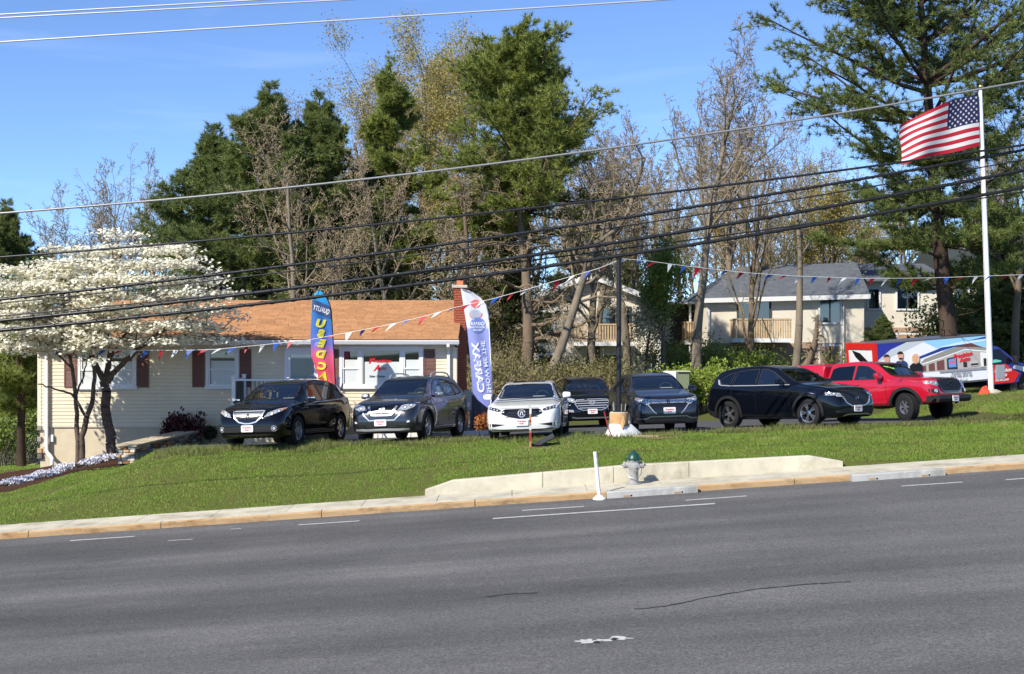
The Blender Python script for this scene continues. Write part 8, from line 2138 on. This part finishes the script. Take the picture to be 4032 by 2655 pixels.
k0 = (b0.z - px(0, 1790, 36).z)
dogwood('large white dogwood in full bloom with a thick knotted trunk', 5, 36.0, b0,
        [([(440, 1800, 0), (432, 1690, 0), (414, 1620, 0), (422, 1545, 0), (408, 1500, 0)], .135, .115), ([(408, 1500, 0), (380, 1440, -.1), (352, 1380, -.3), (300, 1320, -.6), (240, 1260, -.9)], .09, .03),
         ([(412, 1505, 0), (428, 1420, .1), (432, 1340, .3), (420, 1230, .5), (400, 1100, .6)], .08, .025), ([(420, 1508, 0), (468, 1445, 0), (520, 1400, -.1), (590, 1335, -.2), (660, 1290, -.3), (740, 1250, -.3)], .085, .025), ([(428, 1420, .1), (480, 1330, .5), (560, 1230, .7)], .05, .02)],
        (px(490, 0, 36).x, 35.9, 3.75), (3.05, 1.9, 2.25), 410, 60)
b1 = Vector((px(315, 0, 35.4).x, 35.4, 0)); b1.z = G(b1.x, 35.4) - .05
dogwood('smaller white dogwood with twin slender stems beside the large one', 6, 35.4, b1,
        [([(322, 1835, 0), (322, 1720, 0), (345, 1640, 0), (366, 1575, 0), (372, 1460, .1), (350, 1360, .2), (330, 1270, .2)], .085, .03), ([(308, 1835, 0), (305, 1700, 0), (298, 1560, 0), (284, 1450, -.1), (262, 1370, -.2), (220, 1290, -.3)], .07, .025),
         ([(340, 1645, 0), (283, 1555, -.1), (215, 1530, -.2), (150, 1513, -.2)], .04, .014), ([(298, 1560, 0), (330, 1480, -.1), (340, 1420, -.1)], .03, .012), ([(284, 1450, -.1), (200, 1370, -.3), (120, 1310, -.4)], .03, .014)],
        (px(130, 0, 35.2).x, 35.1, 3.45), (2.1, 1.6, 1.8), 200, 60)

# creeping phlox edging the bed
m_phlox = M('phlox_flower', (.80, .79, .87), rough=.7, island=.15, trans=.2); m_phleaf = M('phlox_leaf', (.10, .15, .05), rough=.7, island=.3)
rr = random.Random(21)
for i in range(15):
    f = i / 14; u, v = lerp(45, 468, f), lerp(1915, 1800, f) + rr.uniform(-5, 5)
    q = hit(u, v); rg = np.random.default_rng(300 + i); rx, ry, h_ = rr.uniform(.22, .34), rr.uniform(.20, .30), rr.uniform(.09, .15)
    rt = thing('phlox_clump', 'low clump of white lilac creeping phlox edging the mulch bed', 'flowers', q, group='phlox clumps')
    def dome(n_, up_):
        a_ = rg.uniform(0, 6.283, n_); r_ = np.sqrt(rg.uniform(0, 1, n_)); P = np.stack([rx * r_ * np.cos(a_), ry * r_ * np.sin(a_), h_ * np.sqrt(np.maximum(0, 1 - r_ ** 2)) * rg.uniform(.8, 1.1, n_) + up_], 1); return P
    P = dome(420, .02); V, T = leaves(P, np.tile([[0, 0, 1.]], (len(P), 1)), 1, .008, .045, rg, aspect=.9, updir=.2); link('flowers', raw_mesh('flowers', V, T, m_phlox), rt)['kind'] = 'stuff'
    P = dome(260, -.01); V, T = leaves(P, np.tile([[0, 0, 1.]], (len(P), 1)), 1, .015, .06, rg, aspect=.3, updir=.6); link('foliage', raw_mesh('foliage', V, T, m_phleaf), rt)['kind'] = 'stuff'
def ball_shrub(name, label, seed, u, v, rad, leaf, n_=1500, lsize=.05, squash=.95, Yf=None):
    q = hit(u, v) if Yf is None else Vector((px(u, 0, Yf).x, Yf, px(0, v, Yf).z)); rg = np.random.default_rng(seed); rt = thing(name, label, 'shrub', q)
    d = rg.normal(0, 1, (n_, 3)); d /= np.linalg.norm(d, axis=1, keepdims=True); r_ = rad * rg.uniform(.55, 1.0, (n_, 1)) ** .5
    P = d * r_ * np.array([1, 1, squash]) + np.array([0, 0, rad * .9])
    V, T = leaves(P, d, 1, .01, lsize, rg, aspect=.6, updir=.1); link('foliage', raw_mesh('foliage', V, T, leaf), rt)['kind'] = 'stuff'
    MB().tube([(0, 0, -.1), (0, 0, rad)], .02, 6).build('stem', m_bark2, rt)
m_box = M('boxwood_leaf', (.035, .060, .018), rough=.4, island=.4)
ball_shrub('boxwood_shrub', 'small round boxwood beside the dogwood trunk', 401, 482, 1772, .19, m_box)
ball_shrub('boxwood_shrub', 'small round boxwood at the house end of the stone wall', 402, 826, 1728, .19, m_box, Yf=38.3)
ball_shrub('leafy_shrub', 'small spiky green shrub between the dogwood stems', 403, 382, 1785, .20, m_newleaf, 700, .12)
m_maple = M('maple_leaf', (.075, .012, .016), rough=.5, island=.4, trans=.2)
q = Vector((px(735, 0, 38.25).x, 38.25, .42)); shrub('japanese_maple', 'dwarf dark red maple growing above the stone wall', 404, q, .62, .7, m_maple, 22, 16, .11, m_dtwig, splay=1.3, lspread=.07)
q = hit(270, 1812); shrub('twiggy_shrub', 'pale budding twiggy shrub against the foundation', 405, q, 1.0, .6, m_bud2, 16, 3, .05, m_twig, lspread=.05)
q = Vector((px(1905, 0, 39.2).x, 39.2, lot_z(-.8, 38.2) + .05)); shrub('russet_shrub', 'small russet shrub in front of the air conditioner', 406, q, .42, .5, M('russet_leaf', (.38, .13, .03), rough=.7, island=.3), 22, 12, .07, m_twig2, lspread=.05)
for i, (u, Y) in enumerate(((1700, 38.4), (1745, 38.5), (1560, 38.5))):
    q = Vector((px(u, 0, Y).x, Y, .62)); shrub('bed_plant', 'small green plant in the mulch behind the white kerb', 410 + i, q, .25, .3, m_newleaf, 10, 8, .07, m_twig2, 'plants behind the white kerb', 'plant')

# ---- grass blades
def in_poly(x, y, poly):
    r_ = np.zeros(len(x), bool); n_ = len(poly)
    for i in range(n_):
        (xa, ya), (xb, yb) = poly[i], poly[(i + 1) % n_]
        c_ = ((ya > y) != (yb > y)) & (x < (xb - xa) * (y - ya) / (yb - ya + 1e-12) + xa); r_ ^= c_
    return r_
def blades(n_, x0, x1, y0, y1, hmin, hmax, wd, seed, keep):
    rg = np.random.default_rng(seed); x = rg.uniform(x0, x1, n_); y = rg.uniform(y0, y1, n_); k = keep(x, y, rg); x, y = x[k], y[k]; z = gz(x, y) - .012; N = len(x)
    cl = .5 + .5 * np.sin(x * 1.9 + 1.3 * np.sin(y * 2.3)) * np.sin(y * 1.7 + np.sin(x * 3.1)); h_ = (hmin + (hmax - hmin) * rg.uniform(0, 1, N) ** 1.5) * (.75 + .5 * cl)
    a_ = rg.uniform(0, np.pi, N); w_ = wd * rg.uniform(.7, 1.4, N); dx, dy = np.cos(a_) * w_, np.sin(a_) * w_ * .4
    lx, ly = rg.normal(0, .45, N) * h_, rg.normal(0, .45, N) * h_
    V = np.stack([np.stack([x - dx, y - dy, z], 1), np.stack([x + dx, y + dy, z], 1), np.stack([x + lx, y + ly, z + h_], 1)], 1).reshape(-1, 3)
    return V, np.arange(N * 3).reshape(-1, 3)
dirt_xy = [(o.data.vertices[0].co.x, o.data.vertices[0].co.y) for o in []]
DP = []
for o in bpy.data.objects:
    if o.name.startswith('bare_patch'):
        A_ = np.array([v.co[:] for v in o.data.vertices]); DP.append((A_[:, 0].mean(), A_[:, 1].mean(), np.ptp(A_[:, 0]) / 2, np.ptp(A_[:, 1]) / 2)); o['group'] = 'bare patches in the lawn'
def lawn_ok(x, y, rg):
    k = ~in_poly(x, y, LOT) & ~in_poly(x, y, BED)
    k &= ~((wallh(x) > 0.02) & (y < 28.0)); k &= (y > 27.78)
    k &= ~((x > HX0 - .1) & (x < HX1 + .3) & (y > 38.1)); k &= ~((x > -9.7) & (x < -8.7) & (y > 33.9) & (y < 38.5))
    for cx, cy, rx, ry in DP:
        d = ((x - cx) / rx) ** 2 + ((y - cy) / ry) ** 2; k &= (d > 1.1) | (rg.uniform(0, 1, len(x)) > .25 + .35 * (1 - np.minimum(d, 1)))
    return k
m_grass = M('grass_blade', (.175, .290, .034), rough=.55, spec=.25, island=.30, var=.6, vscale=.9, vcol=(.235, .295, .060), trans=.3)
# drier, yellower strands near the worn top of the bank
m_grass2 = M('tall_grass_blade', (.150, .205, .040), rough=.55, spec=.25, island=.35, var=.6, vscale=1.3, vcol=(.240, .225, .090), trans=.3)
A_ = blades(345000, -14.5, 16.5, 27.78, 34.5, .028, .062, .0085, 1, lawn_ok)
B_ = blades(130000, 10.5, 19.5, 33.5, 46.5, .03, .09, .010, 2, lambda x, y, rg: lawn_ok(x, y, rg) & (x > 11 + (y < 36) * 0))
C_ = blades(60000, -19, -11, 32, 50, .03, .08, .011, 3, lawn_ok)
V, T = merge([A_, B_, C_])
tag(link('grass', raw_mesh('grass', V, T, m_grass)), 'short mown green grass covering the bank', 'grass', kind='stuff')
def edge_ok(x, y, rg):
    e = edge_y(x) - y; n_ = np.sin(x * 2.3) * .25 + np.sin(x * 5.1 + 1) * .18 + np.sin(x * .7) * .2
    k = lawn_ok(x, y, rg) & (e > -.02) & (e < .75 + n_) & (rg.uniform(0, 1, len(x)) < .35 + .65 * (np.sin(x * 3.7 + np.sin(y * 5)) > -.2))
    return k & ~((x > 1.7) & (x < 4.6) & (rg.uniform(0, 1, len(x)) < .75)) & ~((x > -.5) & (x < 1.2) & (rg.uniform(0, 1, len(x)) < .6))
V, T = merge([blades(300000, -8.7, 14.2, 31.8, 37.2, .06, .19, .009, 4, edge_ok), blades(9000, 13.2, 16.5, 41, 45.5, .05, .14, .012, 5, lawn_ok)])
tag(link('tall_grass', raw_mesh('tall_grass', V, T, m_grass2)), 'taller ragged grass along the edge of the lot', 'grass', kind='stuff')
# straw coloured dead strands showing through in drifts
m_dry = M('dry_grass_blade', (.36, .30, .14), rough=.7, spec=.15, island=.3, trans=.25)
def dry_ok(x, y, rg):
    n_ = np.sin(x * 1.15 + 1.7 * np.sin(y * .9)) + np.sin(x * 2.7 - y * 1.9 + 2) * .6 + np.sin(y * 3.3 + x * .6) * .4
    e = edge_y(x) - y
    return lawn_ok(x, y, rg) & (rg.uniform(0, 1, len(x)) < np.clip((n_ - .35) * .55, 0, .8) * np.where(e < 2.6, 1.0, .35))
V, T = merge([blades(90000, -11, 15.5, 28.2, 36.5, .03, .075, .010, 6, dry_ok), blades(26000, 12.5, 18.5, 34, 45.5, .03, .09, .012, 7, dry_ok)])
tag(link('dry_grass', raw_mesh('dry_grass', V, T, m_dry)), 'straw coloured dry grass drifting through the bank', 'grass', kind='stuff')
